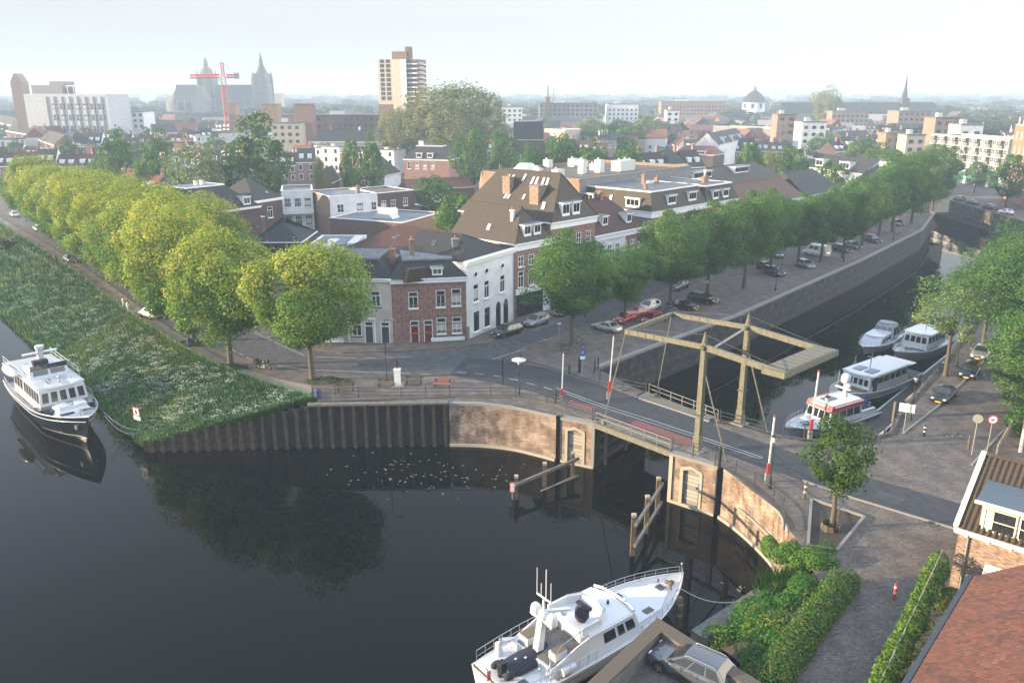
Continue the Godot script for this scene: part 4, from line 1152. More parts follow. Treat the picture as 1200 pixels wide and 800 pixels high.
	h = house("brown_roofed_house", "tall brick house with a big brown tiled hip roof and rows of skylights", on_line(7.55), on_line(17.6), 18.5, 12.5, big.merged({"rise": 6.4, "hip0": 2.6, "hip1": 3.5,
		"wins": row_of("front", 4, 0.6, 9.6, 8.9, 1.1, 1.6, "cross") + row_of("front", 4, 0.6, 9.6, 5.6, 1.15, 2.0) + row_of("front", 4, 0.6, 9.6, 1.2, 1.2, 2.2),
		"dormers": [["front", 0.3, 0.14, 1.5, 1.6, 2.0], ["front", 0.55, 0.14, 1.5, 1.6, 2.0]],
		"sky": [["left", 0.25, 0.8, 0.75, 1.6, 1], ["left", 0.32, 0.8, 0.75, 1.6, 1], ["left", 0.49, 0.84, 0.75, 1.6, 1], ["left", 0.63, 0.8, 0.75, 1.6, 1], ["left", 0.69, 0.8, 0.75, 1.6, 1], ["left", 0.78, 0.8, 0.75, 1.6, 1], ["left", 0.84, 0.8, 0.75, 1.6, 1], ["left", 0.4, 0.42, 0.6, 0.9, 1], ["left", 0.44, 0.42, 0.6, 0.9, 1], ["left", 0.62, 0.45, 0.6, 1.1, 1], ["left", 0.88, 0.32, 0.8, 1.5, 1]],
		"chimneys": [[2.6, -10.9, 0.9, 1.5, 14.0, 18.0, "wall_pale_brick"], [2.4, -4.6, 2.0, 1.7, 14.0, 17.2, "wall_pale_brick"]]}))
	obj("shop_band", sh().box(V(5.0, 4.4, 0.1), V(10.0, 0.6, 0.22)), M.trim_white, h)
	h = house("red_roofed_house", "brick and white fronted house with maroon tiled roof and small dormers", on_line(17.65), on_line(30.9), 11.0, 9.4, {"wall": "wall_brick", "roof": "hip_x", "rise": 4.6, "hip0": 0.2, "hip1": 3.5, "roof_mat": "roof_maroon", "cornice": "trim_white", "cornice_on": ["front"], "cornice_h": 0.8,
		"wins": row_of("front", 6, 0.5, 12.8, 6.3, 1.1, 1.5, "cross") + row_of("front", 6, 0.5, 12.8, 2.2, 1.1, 2.2), "dormers": [["front", 0.32, 0.26, 1.2, 1.3, 1.6], ["front", 0.78, 0.22, 1.2, 1.3, 1.6]], "chimneys": [[8.0, -5.4, 0.6, 0.8, 12.0, 15.0]]})
	obj("white_front", sh().box(V(4.0, 7.0, 0.02), V(7.6, 3.2, 0.05)), M.wall_white, h)
	for x in [1.5, 3.6, 5.6]:
		window(h, Transform3D(Basis.IDENTITY, V(x, 6.3, 0.13)), 1.1, 1.5, "cross")
	h = house("mansard_block", "large block with brown mansard roof, flat grey top and white dormers on the quay", on_line(32.3), on_line(48.6), 17.0, 11.6, {"category": "building", "wall": "wall_brick", "side_wall": "wall_grey", "roof": "mansard", "rise": 3.0, "inset": 1.0, "roof_mat": "roof_brown", "deck": "flat_grey", "cornice": "trim_white", "cornice_h": 1.0, "cornice_on": ["front", "left"],
		"wins": row_of("front", 6, 0.6, 15.8, 7.4, 1.3, 2.4) + row_of("front", 6, 0.6, 15.8, 3.4, 1.3, 2.4), "dormers": [["front", 0.36, 0.28, 2.3, 1.3, 1.1, 3], ["front", 0.76, 0.3, 2.3, 1.3, 1.1, 3], ["left", 0.22, 0.2, 2.4, 1.3, 1.1, 3], ["left", 0.78, 0.2, 2.6, 1.3, 1.1, 3]], "sky": [["left", 0.5, 0.5, 0.7, 1.2, 1]], "chimneys": [[3.0, -3.5, 0.5, 0.5, 14.5, 15.6], [9.0, -8.0, 0.6, 0.6, 14.5, 16.4], [13.0, -8.0, 0.6, 0.6, 14.5, 15.6]]})
	obj("rooflight", sh().box(V(11.0, 14.9, -8.5), V(2.0, 0.4, 1.2)), M.lamp_glass, h)
	h = house("mansard_block", "second dark mansard block further along the quay, next to the long rust roof", on_line(49.0), on_line(60.0), 15.0, 11.4, {"category": "building", "wall": "wall_brick", "roof": "mansard", "rise": 2.8, "inset": 1.0, "roof_mat": "roof_slate", "deck": "flat_grey", "cornice": "trim_white", "cornice_h": 0.8, "wins": row_of("front", 4, 0.6, 10.6, 7.2, 1.3, 2.3), "dormers": [["front", 0.3, 0.25, 1.8, 1.3, 1.1], ["front", 0.62, 0.25, 1.8, 1.3, 1.1]], "chimneys": [[6.0, -4.0, 1.5, 0.6, 14.0, 15.4], [7.6, -5.0, 0.3, 0.3, 14.0, 16.4, "lamp_glass"]]})
	h = house("flat_roofed_building", "wide brick building with flat brown gravel roof and white ventilation units", on_line(31.0, 14.0), on_line(68.0, 15.0), 23.0, 15.4, {"category": "building", "wall": "wall_grey", "side_wall": "wall_orange", "roof": "flat", "parapet": 0.5, "roof_mat": "flat_brown", "cap_mat": "coping", "wins": row_of("left", 5, 2, 20, 9.0, 1.2, 1.6, "cross")})
	var units := [[4.0, -8.0, 2.0, 1.4, 1.4], [20.0, -12.0, 1.2, 1.2, 1.0], [27.0, -9.0, 1.6, 1.8, 1.4], [29.0, -9.4, 1.2, 1.6, 1.2], [23.0, -7.0, 5.0, 2.0, 2.2], [12.5, -9.0, 1.2, 2.6, 1.2], [16.5, -8.0, 1.4, 2.4, 1.4], [24.0, -18.0, 2.6, 1.2, 1.6], [24.0, -20.0, 2.0, 1.6, 1.6], [8.0, -16.0, 1.0, 1.0, 1.0], [18.0, -22.0, 1.4, 1.6, 1.4]]
	for k in units:
		var un := obj("vent_unit", sh().box(V(k[0], 15.5 + k[3] / 2, k[1]), V(k[2], k[3], k[4])).rod(V(k[0] - k[2] * 0.3, 15.5 + k[3], k[1]), V(k[0] - k[2] * 0.3, 15.9 + k[3], k[1]), 0.2, 8), M.lamp_glass, h)
		obj("duct", sh().tube([V(k[0] + k[2] / 2, 15.9, k[1]), V(k[0] + k[2] / 2 + 0.7, 16.1, k[1]), V(k[0] + k[2] / 2 + 0.8, 15.4, k[1])], 0.2, 8), M.steel, un)
	obj("glass_tent", sh().lathe(V(9.0, 15.4, -20.0), [Vector2(2.6, 0), Vector2(2.5, 0.6), Vector2(1.4, 1.6), Vector2(0.01, 1.7)], 12), M.lamp_glass, h)
	house("rust_roofed_house", "long house with rust coloured roof above the quay trees beyond the second mansard block", on_line(61, 0.5), on_line(90, 0.5), 11.0, 9.0, {"wall": "wall_white", "roof": "hip_x", "rise": 3.8, "hip0": 0.5, "hip1": 0.5, "roof_mat": "roof_rust", "cornice": "trim_white", "wins": row_of("front", 8, 1, 28, 5.4, 1.2, 1.9, "cross")})
	house("grey_hipped_house", "white house with a grey hipped roof at the end of the rust roof", on_line(90.5, 0.5), on_line(110, 0.5), 11.0, 9.0, {"wall": "wall_white", "roof": "hip_x", "rise": 4.6, "hip0": 0.5, "hip1": 5.0, "roof_mat": "roof_slate", "cornice": "trim_white", "wins": row_of("front", 5, 1, 18, 5.4, 1.2, 1.9, "cross")})
	house("brown_ridged_house", "brown ridged house with white skylight boxes just behind the long rust roof", on_line(64, 12.5), on_line(106, 12.5), 12.0, 10.6, {"wall": "wall_white", "side_wall": "wall_cream", "roof": "hip_x", "rise": 4.0, "hip0": 1.0, "hip1": 4.5, "roof_mat": "roof_brown", "cornice": "trim_white", "dormers": [["front", 0.25, 0.6, 7.0, 1.3, 2.6, 4], ["front", 0.68, 0.62, 6.0, 1.2, 2.6, 4]]})
	house("dark_shed", "dark roofed house with a white roof box above the canal trees", Vector2(97.39, -236.97), Vector2(102.53, -215.35), 14.0, 6.0, {"wall": "wall_cream", "roof": "hip_x", "rise": 4.6, "hip0": 0.5, "hip1": 4.0, "roof_mat": "roof_dark", "chimneys": [[5.5, -6.5, 4.0, 2.6, 9.0, 11.6, "trim_white"]]})
	house("dark_shed", "wide dark gabled roof with a row of dormers beyond the canal trees", Vector2(96.13, -270.14), Vector2(104.23, -246.81), 12.0, 7.0, {"wall": "wall_white", "roof": "gable_x", "rise": 4.0, "roof_mat": "roof_slate", "dormers": [["front", 0.15, 0.2, 3.2, 2.0, 2.4, 2], ["front", 0.62, 0.2, 4.2, 2.0, 2.4, 3]]})
	house("maroon_roof_house", "low hall with a big maroon tiled hip roof and two skylights behind the brick house", Vector2(-27.27, -130.2), Vector2(-15.2, -119.78), 16.0, 6.0, {"wall": "wall_brown", "roof": "hip_x", "rise": 3.6, "hip0": 5.0, "hip1": 0.2, "roof_mat": "roof_maroon", "sky": [["front", 0.36, 0.62, 1.2, 1.1], ["front", 0.85, 0.72, 1.2, 1.1]]})
	h = house("white_rear_house", "brick house with whitewashed rear wall and flat roof terrace in the yards", Vector2(-40, -180.82), Vector2(-30.52, -187.12), 14.0, 8.0, {"wall": "wall_white", "side_wall": "wall_orange", "roof": "flat", "parapet": 0.3, "roof_mat": "flat_zinc", "wins": [["front", 2.4, 4.6, 1.6, 1.9, "cross"], ["front", 7.0, 4.6, 1.7, 1.9, "grid"], ["front", 10.4, 4.6, 1.3, 1.9, "cross"]]})
	h = house("brown_rear_house", "brown brick rear house with four white windows next to the whitewashed one", Vector2(-30.52, -187.12), Vector2(-22.99, -193.86), 12.0, 8.0, {"wall": "wall_dark_brick", "roof": "flat", "parapet": 0.25, "roof_mat": "flat_brown", "wins": [["front", 1.6, 4.7, 1.3, 1.8, "cross"], ["front", 4.2, 4.7, 1.3, 1.8, "cross"], ["front", 7.6, 4.9, 1.3, 1.8, "cross"], ["front", 3.0, 1.0, 2.6, 2.2, "grid"], ["front", 7.4, 0.9, 2.2, 2.3, "grid"]], "chimneys": [[-2.0, -5.0, 0.8, 0.7, 8.0, 9.6]]})
	h = house("flat_roofed_annex", "low annex with grey flat roof and white roof lantern below the whitewashed rear wall", Vector2(-38.98, -174.91), Vector2(-22.41, -167.79), 17.0, 4.2, {"wall": "wall_brown", "side_wall": "wall_orange", "roof": "flat", "parapet": 0.3, "roof_mat": "flat_zinc"})
	obj("roof_lantern", sh().box(V(9.0, 5.2, -9.0), V(5.0, 1.8, 0.3)).extrude([Vector2(-2.6, 0), Vector2(2.6, 0), Vector2(1.6, 1.0), Vector2(-1.6, 1.0)], Transform3D(Basis.IDENTITY, V(10.0, 4.3, -8.0)), 3.0), M.lamp_glass, h)
	h = house("white_balcony_house", "white fronted house with two storeys of arched windows and balconies", Vector2(-52.04, -186.1), Vector2(-45.32, -187.76), 12.0, 8.5, {"wall": "wall_white", "side_wall": "wall_orange", "roof": "flat", "parapet": 0.4, "roof_mat": "flat_zinc", "wins": row_of("front", 3, 0.2, 6.8, 5.2, 1.5, 2.1, "grid") + row_of("front", 3, 0.2, 6.8, 1.0, 1.5, 2.3, "grid"), "dormers": []})
	obj("balcony", sh().box(V(3.4, 3.9, 0.6), V(7.0, 0.2, 1.2)).box(V(3.4, 4.5, 1.15), V(7.0, 0.9, 0.06)), M.trim_white, h)
	h = house("dark_roofed_house", "large house with dark hip roof, flat white-edged top and two dormers behind the bank trees", Vector2(-63.79, -158.11), Vector2(-53.12, -173.22), 16.0, 7.4, {"wall": "wall_dark_brick", "roof": "mansard", "rise": 4.4, "inset": 5.0, "roof_mat": "roof_dark", "deck": "flat_zinc", "dormers": [["front", 0.42, 0.12, 1.6, 1.5, 2.0], ["front", 0.86, 0.12, 1.6, 1.5, 2.0]], "sky": [["left", 0.6, 0.55, 0.8, 1.4, 1]], "cornice": "trim_white", "chimneys": [[9.0, -7.6, 0.6, 0.6, 11.6, 12.8, "lamp_glass"], [10.4, -7.6, 0.6, 0.6, 11.6, 12.8, "lamp_glass"]]})
	house("grey_roofed_house", "house with mottled grey pyramid roof and one white window beside the dark roof", Vector2(-54.67, -174.91), Vector2(-50.88, -182.35), 12.0, 8.0, {"wall": "wall_dark_brick", "roof": "hip_x", "rise": 4.4, "hip0": 4.0, "hip1": 4.0, "roof_mat": "roof_slate", "cornice": "trim_white", "wins": [["front", 4.4, 4.0, 1.6, 2.4, "sash"]], "sky": [["front", 0.7, 0.3, 0.5, 0.8, 1]]})
	house("low_brick_shed", "low brick shed with a lean-to roof edged in white below the dark roofed house", Vector2(-59.56, -166.97), Vector2(-52.93, -175.35), 6.0, 4.4, {"wall": "wall_brown", "roof": "flat", "parapet": 0.3, "roof_mat": "flat_dark"})
	house("black_roofed_shed", "shed with black hipped roof showing over the yellow green trees", Vector2(-46.83, -146.72), Vector2(-38.21, -146.72), 12.0, 4.2, {"wall": "wall_dark_brick", "roof": "hip_x", "rise": 3.4, "hip0": 5.0, "hip1": 5.0, "roof_mat": "roof_dark"})
	h = house("zinc_roofed_annex", "low building with stepped pale zinc roofs behind the beige house", Vector2(-34.64, -132.56), Vector2(-26.54, -132.56), 16.0, 5.0, {"wall": "wall_white", "roof": "flat", "parapet": 0.15, "roof_mat": "flat_zinc"})
	for k in 4:
		obj("roof_step", sh().box(V(1.6 + k * 1.9, 5.3, -5.0 - k * 1.6), V(1.7, 0.5, 8.0)), M.lamp_glass if k % 2 else M.flat_zinc, h)
	house("orange_arched_house", "small house with orange tiled roof and an arched white window among the trees", Vector2(-123.87, -251.98), Vector2(-108.62, -241.9), 9.0, 5.5, {"wall": "wall_white", "roof": "hip_x", "rise": 2.6, "hip0": 2.5, "hip1": 2.5, "roof_mat": "roof_red", "dormers": [["front", 0.62, 0.02, 2.6, 1.5, 2.0, 4]], "chimneys": [[3.4, -4.5, 0.6, 0.6, 7.5, 8.6, "trim_white"]]})
	house("brown_gabled_house", "house with brown tiled gable roof and dark stepped gable beside a garden tree", Vector2(-53.94, -230.06), Vector2(-50.16, -230.06), 12.0, 6.0, {"wall": "wall_dark_brick", "roof": "gable_z", "rise": 4.0, "roof_mat": "roof_brown", "wins": [["front", 1.9, 2.6, 1.3, 1.6, "cross"]], "chimneys": [[0.6, -4.0, 0.6, 0.8, 7.0, 9.0]]})
	house("dark_pyramid_house", "house with a steep dark pyramid roof and skylight over a white wing", Vector2(-45.06, -244.16), Vector2(-37.17, -241.57), 11.0, 7.0, {"wall": "wall_white", "roof": "hip_x", "rise": 5.6, "hip0": 3.8, "hip1": 3.8, "roof_mat": "roof_dark", "sky": [["front", 0.6, 0.3, 1.2, 1.2, 1]], "wins": row_of("front", 2, 0, 7, 3.6, 1.6, 1.8, "cross")})
	house("brick_villa", "brick villa with grey hip roof, two dormers and white eaves", Vector2(-37.92, -292.82), Vector2(-21.81, -288.98), 12.0, 8.0, {"wall": "wall_brick", "roof": "mansard", "rise": 4.2, "inset": 3.6, "roof_mat": "roof_slate", "deck": "flat_zinc", "cornice": "trim_white", "dormers": [["front", 0.33, 0.12, 1.8, 1.5, 2.0], ["front", 0.58, 0.12, 1.8, 1.5, 2.0]], "wins": row_of("front", 4, 0.5, 12, 4.6, 1.3, 2.4, "cross"), "chimneys": [[5.0, -4.5, 1.6, 0.7, 12, 13.8, "trim_white"]]})
	house("long_red_shed", "long low shed with plain red roof across the yards", Vector2(-29.63, -235.63), Vector2(-11.08, -244.49), 9.0, 3.5, {"wall": "wall_brown", "roof": "gable_x", "rise": 2.6, "roof_mat": "roof_red"})
	house("gabled_shed", "small white gabled shed with a green flat roof behind the garden wall", Vector2(-23.4, -221.91), Vector2(-19.73, -221.91), 7.0, 3.0, {"wall": "wall_white", "roof": "gable_z", "rise": 2.2, "roof_mat": "flat_grey"})
	house("garden_wall_shed", "long pale brick garden wall and shed beside the maroon roofed hall", Vector2(-24.8, -206.32), Vector2(-17.99, -196.93), 8.0, 3.2, {"wall": "wall_pale_brick", "roof": "flat", "parapet": 0.15, "roof_mat": "grass"})
	house("dark_terrace", "long dark roofed terrace with pale front behind three trees", Vector2(-90.85, -379.82), Vector2(-55.82, -379.82), 14.0, 9.0, {"wall": "wall_cream", "roof": "hip_x", "rise": 5.0, "hip0": 4, "hip1": 4, "roof_mat": "roof_dark", "cornice": "trim_white", "wins": row_of("front", 9, 0.5, 29, 5.2, 1.4, 2.0, "cross"), "chimneys": [[8, -7, 0.8, 0.8, 13, 15.2], [21, -7, 0.8, 0.8, 13, 15.2, "trim_white"]]})
	house("dark_gabled_hall", "tall dark gabled hall standing over the trees", Vector2(0.65, -318.84), Vector2(11.95, -318.84), 12.0, 13.0, {"category": "hall", "wall": "wall_dark_brick", "roof": "gable_x", "rise": 6.5, "roof_mat": "roof_dark"})
	house("pale_flats", "pale brick flats with wide windows just right of the dark hall", Vector2(15.7, -409.26), Vector2(25.03, -399.84), 12.0, 13.0, {"category": "flats", "wall": "wall_cream", "roof": "flat", "parapet": 0.4, "roof_mat": "flat_grey", "wins": row_of("front", 2, 0, 9, 9.6, 2.6, 2.0, "grid") + row_of("front", 2, 0, 9, 6.0, 2.6, 2.0, "grid")})
	house("low_flats", "low pale flats with dark windows and a dark roof pitch behind the flat gravel roof", Vector2(32.35, -420.38), Vector2(44.27, -420.38), 10.0, 8.0, {"category": "flats", "wall": "wall_pale_brick", "roof": "flat", "parapet": 0.3, "roof_mat": "flat_grey", "wins": row_of("front", 3, 0, 9.5, 5.0, 2.2, 1.9, "grid")})
	house("chimney_flats", "brick flats with four white roof stacks and a white corner bay", Vector2(41.94, -397.9), Vector2(65.2, -412.61), 10.0, 8.0, {"category": "flats", "wall": "wall_pale_brick", "roof": "gable_x", "rise": 2.8, "roof_mat": "roof_slate", "wins": row_of("front", 5, 0, 19, 4.8, 2.0, 1.9, "grid"), "chimneys": [[3, -5, 0.5, 0.5, 10, 13, "trim_white"], [4.6, -5, 0.5, 0.5, 10, 13, "trim_white"], [6.2, -5, 0.5, 0.5, 10, 13, "trim_white"], [7.8, -5, 0.5, 0.5, 10, 13, "trim_white"]]})
	house("orange_roofed_house", "house with bright orange tiled roof behind the parapet of the gravel roof", Vector2(64.31, -332.59), Vector2(77.7, -323.29), 12.0, 7.0, {"wall": "wall_dark_brick", "roof": "hip_x", "rise": 3.0, "hip0": 2, "hip1": 2, "roof_mat": "roof_red", "dormers": [["front", 0.5, 0.1, 9.0, 1.0, 2.0, 6]]})
	house("white_gabled_terrace", "white terrace with steep gables beside a narrow street", Vector2(83.25, -337.61), Vector2(108.44, -389.49), 10.0, 10.0, {"wall": "wall_white", "roof": "gable_x", "rise": 4.5, "roof_mat": "roof_slate", "wins": row_of("front", 5, 0.4, 16, 6.0, 1.3, 2.0, "cross") + row_of("front", 5, 0.4, 16, 2.0, 1.3, 2.2, "cross"), "dormers": [["front", 0.2, 0.1, 1.8, 2.2, 2.4], ["front", 0.5, 0.1, 1.8, 2.2, 2.4], ["front", 0.8, 0.1, 1.8, 2.2, 2.4]]})
	house("white_roofed_flats", "flat roofed pale office block with rows of white skylights", Vector2(110.97, -466.24), Vector2(136.47, -433.33), 14.0, 12.0, {"category": "flats", "wall": "wall_grey", "roof": "flat", "parapet": 0.5, "roof_mat": "flat_grey", "wins": row_of("front", 12, 0, 32, 8.0, 2.0, 1.8, "grid"), "dormers": []})
	for k in [["long brown roofed house directly below the tilted window bays", Vector2(-371.75, -641.06), Vector2(-345.78, -660.68), 10.0, 9.0, "wall_brown", "roof_brown", "gable_x"], ["long slate roofed house below the right half of the office block", Vector2(-307.21, -588.56), Vector2(-294.67, -622.56), 10.0, 9.0, "wall_brick", "roof_slate", "gable_x"], ["row of brick houses with brown roof at the picture's left edge", Vector2(-434.62, -703.71), Vector2(-317.63, -543.94), 11.0, 9.0, "wall_brown", "roof_brown", "gable_x"], ["dark roofed gabled brick house second from the left edge", Vector2(-310.35, -517.44), Vector2(-264.6, -463.96), 10.0, 8.0, "wall_dark_brick", "roof_slate", "gable_x"], ["brick house with white eaves and brown gable end under the slab tower", Vector2(-248.89, -436.8), Vector2(-202.37, -371.37), 10.0, 8.0, "wall_brown", "roof_brown", "gable_x"], ["low house with plain slate roof before the office block", Vector2(-208.86, -385.8), Vector2(-194.36, -385.8), 9.0, 6.0, "wall_grey", "roof_slate", "hip_x"], ["brown roofed house with pale gable edge right of the slate roof", Vector2(-234.21, -465.75), Vector2(-230.03, -485.04), 10.0, 7.0, "wall_brown", "roof_brown", "gable_x"], ["house with a dark roof and white dormers behind the slate roof", Vector2(-252.4, -463.96), Vector2(-249.88, -494.65), 10.0, 8.0, "wall_brick", "roof_rust", "gable_x"], ["dark slate terrace house between the pale trees and the hospital", Vector2(-261.84, -555.79), Vector2(-247.13, -569.85), 10.0, 8.0, "wall_brick", "roof_dark", "gable_x"], ["dark slate terrace house left of the big dark green tree", Vector2(-243.68, -569.85), Vector2(-222.99, -569.85), 10.0, 8.0, "wall_brick", "roof_slate", "gable_x"]]:
		house("brick_house", k[0], k[1], k[2], k[3], k[4], {"wall": k[5], "roof": k[7], "rise": 4.4, "hip0": 2.0, "hip1": 2.0, "roof_mat": k[6], "cornice": "trim_white", "cornice_on": ["front"], "wins": row_of("front", 4, 0.5, k[1].distance_to(k[2]) - 0.5, 4.4, 1.2, 1.7, "cross"), "chimneys": [[1.0, -5.0, 0.7, 0.7, k[4] + 3.0, k[4] + 5.4]]})
	house_by_water()
	red_roof_hall()

func ring(at: Vector3, r: float, thick: float, basis := Basis.IDENTITY, sides := 16) -> Shape:
	var path := []
	for k in sides + 1:
		var a := TAU * k / sides
		path.append(at + basis * V(cos(a) * r, sin(a) * r, 0))
	return sh().tube(path, thick, 5)

# the pantiled house at the lower right, tile rolls built as relief
func house_by_water() -> void:
	var a := Vector2(27.85, -45.4)
	var b := Vector2(27.85 + 12.0 * 0.751, -45.4 + 12.0 * 0.66)
	var high := 4.3
	var hs := thing("pantiled_house", "brick house with brown pantiled roof and wide white dormer beside the bridge road", "house", V(a.x, 0, a.y), yaw_of(V(b.x - a.x, 0, b.y - a.y)))
	var w := 12.0
	var d := 9.2
	obj("wall", wall_grid(Vector2(0, -0.2), Vector2(w, high), [Rect2(1.75, 1.3, 2.6, 1.0), Rect2(1.75, 2.3, 2.6, 0.02)], 0.2, 0.0), M.wall_pale_brick, hs)
	for face in ["left", "right", "back"]:
		var fw := d if face != "back" else w
		var t := face_of(face, w, d)
		var s := moved(wall_grid(Vector2(0, -0.2), Vector2(fw, high), [], 0.1, 0.0), t)
		if face != "back":
			s.tri(t * V(0, high, 0), t * V(fw, high, 0), t * V(fw / 2, high + 3.2, 0))
		obj("wall", s, M.wall_pale_brick, hs)
	for side in 2:
		var low := V(0, high - 0.05, 0.3) if side == 0 else V(0, high - 0.05, -d - 0.3)
		var top := V(0, high + 3.2, -d / 2)
		var along := top - low
		var s := sh()
		var up := Vector3.RIGHT.cross(along.normalized())
		if up.y < 0:
			up = -up
		var rolls := 36
		var courses := 15
		var rows := []
		for c in courses:
			for e in 2:
				var row := PackedVector3Array()
				for k in rolls * 6 + 1:
					var x := -0.12 + (w + 0.24) * k / (rolls * 6.0)
					var y := 0.055 * sin(TAU * k / 6.0 + 0.6) + (0.045 if e == 0 else 0.0) + 0.05 + 0.012 * sin(c * 12.9 + floor(k / 6.0) * 7.3)
					row.append(low + along * ((c + (0.0 if e == 0 else 0.999)) / courses) + V(x, 0, 0) + up * y)
				rows.append(row)
		s.grid(rows, false, side == 1)
		var tiles := obj("roof_tiles", s, M.pantile, hs)
		tiles.set_meta("kind", "stuff")
	obj("ridge", sh().rod(V(-0.1, high + 3.24, -d / 2), V(w + 0.1, high + 3.24, -d / 2), 0.15, 8), M.pantile, hs)
	for k in [[V(-0.15, high - 0.05, 0.3), V(-0.15, high + 3.2, -d / 2)], [V(-0.15, high - 0.05, -d - 0.3), V(-0.15, high + 3.2, -d / 2)]]:
		obj("verge_board", sh().beam(k[0] + V(0, 0.08, 0), k[1] + V(0, 0.08, 0), 0.3, 0.26), M.trim_cream, hs)
	obj("gutter", sh().beam(V(-0.2, high - 0.12, 0.42), V(w, high - 0.12, 0.42), 0.2, 0.2).beam(V(-0.2, high - 0.3, 0.12), V(w, high - 0.3, 0.12), 0.26, 0.3), M.trim_cream, hs)
	for k in 10:
		obj("bracket", sh().box(V(0.5 + k * 1.2, high - 0.42, 0.2), V(0.14, 0.2, 0.3)), M.trim_cream, hs)
	obj("downpipe", sh().tube([V(0.62, high - 0.3, 0.2), V(0.6, high - 0.7, 0.1), V(0.6, 0, 0.1)], 0.06, 7), M.rail_grey, hs)
	obj("security_lamp", sh().box(V(-0.2, high + 1.0, -1.2), V(0.25, 0.3, 0.25)), M.lamp_glass, hs)
	var dm := obj("dormer", sh().box(V(3.0, high + 0.95, -1.3), V(4.0, 2.1, 2.2)), M.trim_cream, hs)
	obj("dormer_roof", sh().box(V(3.0, high + 2.1, -1.3), V(4.7, 0.16, 3.0), Basis(Vector3.RIGHT, 0.08)), M.zinc_blue, dm)
	obj("dormer_fascia", sh().box(V(3.0, high + 1.98, 0.22), V(4.8, 0.2, 0.1)), M.trim_cream, dm)
	for k in 2:
		var p := V(2.05 + k * 1.9, high + 0.15, -0.12)
		var win := window(dm, Transform3D(Basis.IDENTITY, p), 1.8, 1.5, "none", M.trim_cream)
		win.position.z = 0.0
		obj("glazing_bar", sh().box(V(0, 0.75, 0.0), V(1.62, 0.05, 0.05)), M.trim_cream, win)
		if k == 0:
			obj("curtain", sh().box(V(-0.6, 0.72, -0.07), V(0.5, 1.25, 0.01)), M.curtain, win)
	for k in 4:
		var win := window(hs, Transform3D(Basis.IDENTITY, V(2.08 + k * 0.65, 1.32, 0.02)), 0.62, 0.96, "cross", M.trim_cream)
		win.position.z = -0.05
	var sash := sh()
	var tilt := Transform3D(Basis(Vector3.RIGHT, -0.9), V(3.05, 2.35, 0.1))
	sash.box(tilt * V(0, -0.03, 0), V(2.6, 0.07, 0.05), tilt.basis); sash.box(tilt * V(0, -0.85, 0), V(2.6, 0.07, 0.05), tilt.basis); sash.box(tilt * V(0, -0.44, 0), V(2.6, 0.05, 0.05), tilt.basis)
	for x in [-1.27, -0.65, 0.0, 0.65, 1.27]:
		sash.box(tilt * V(x, -0.44, 0.003), V(0.08, 0.8, 0.05), tilt.basis)
	var cas := obj("open_casement", sash, M.trim_cream, hs)
	obj("pane", sh().box(tilt * V(0, -0.44, 0), V(2.5, 0.8, 0.015), tilt.basis), M.lamp_glass, cas)

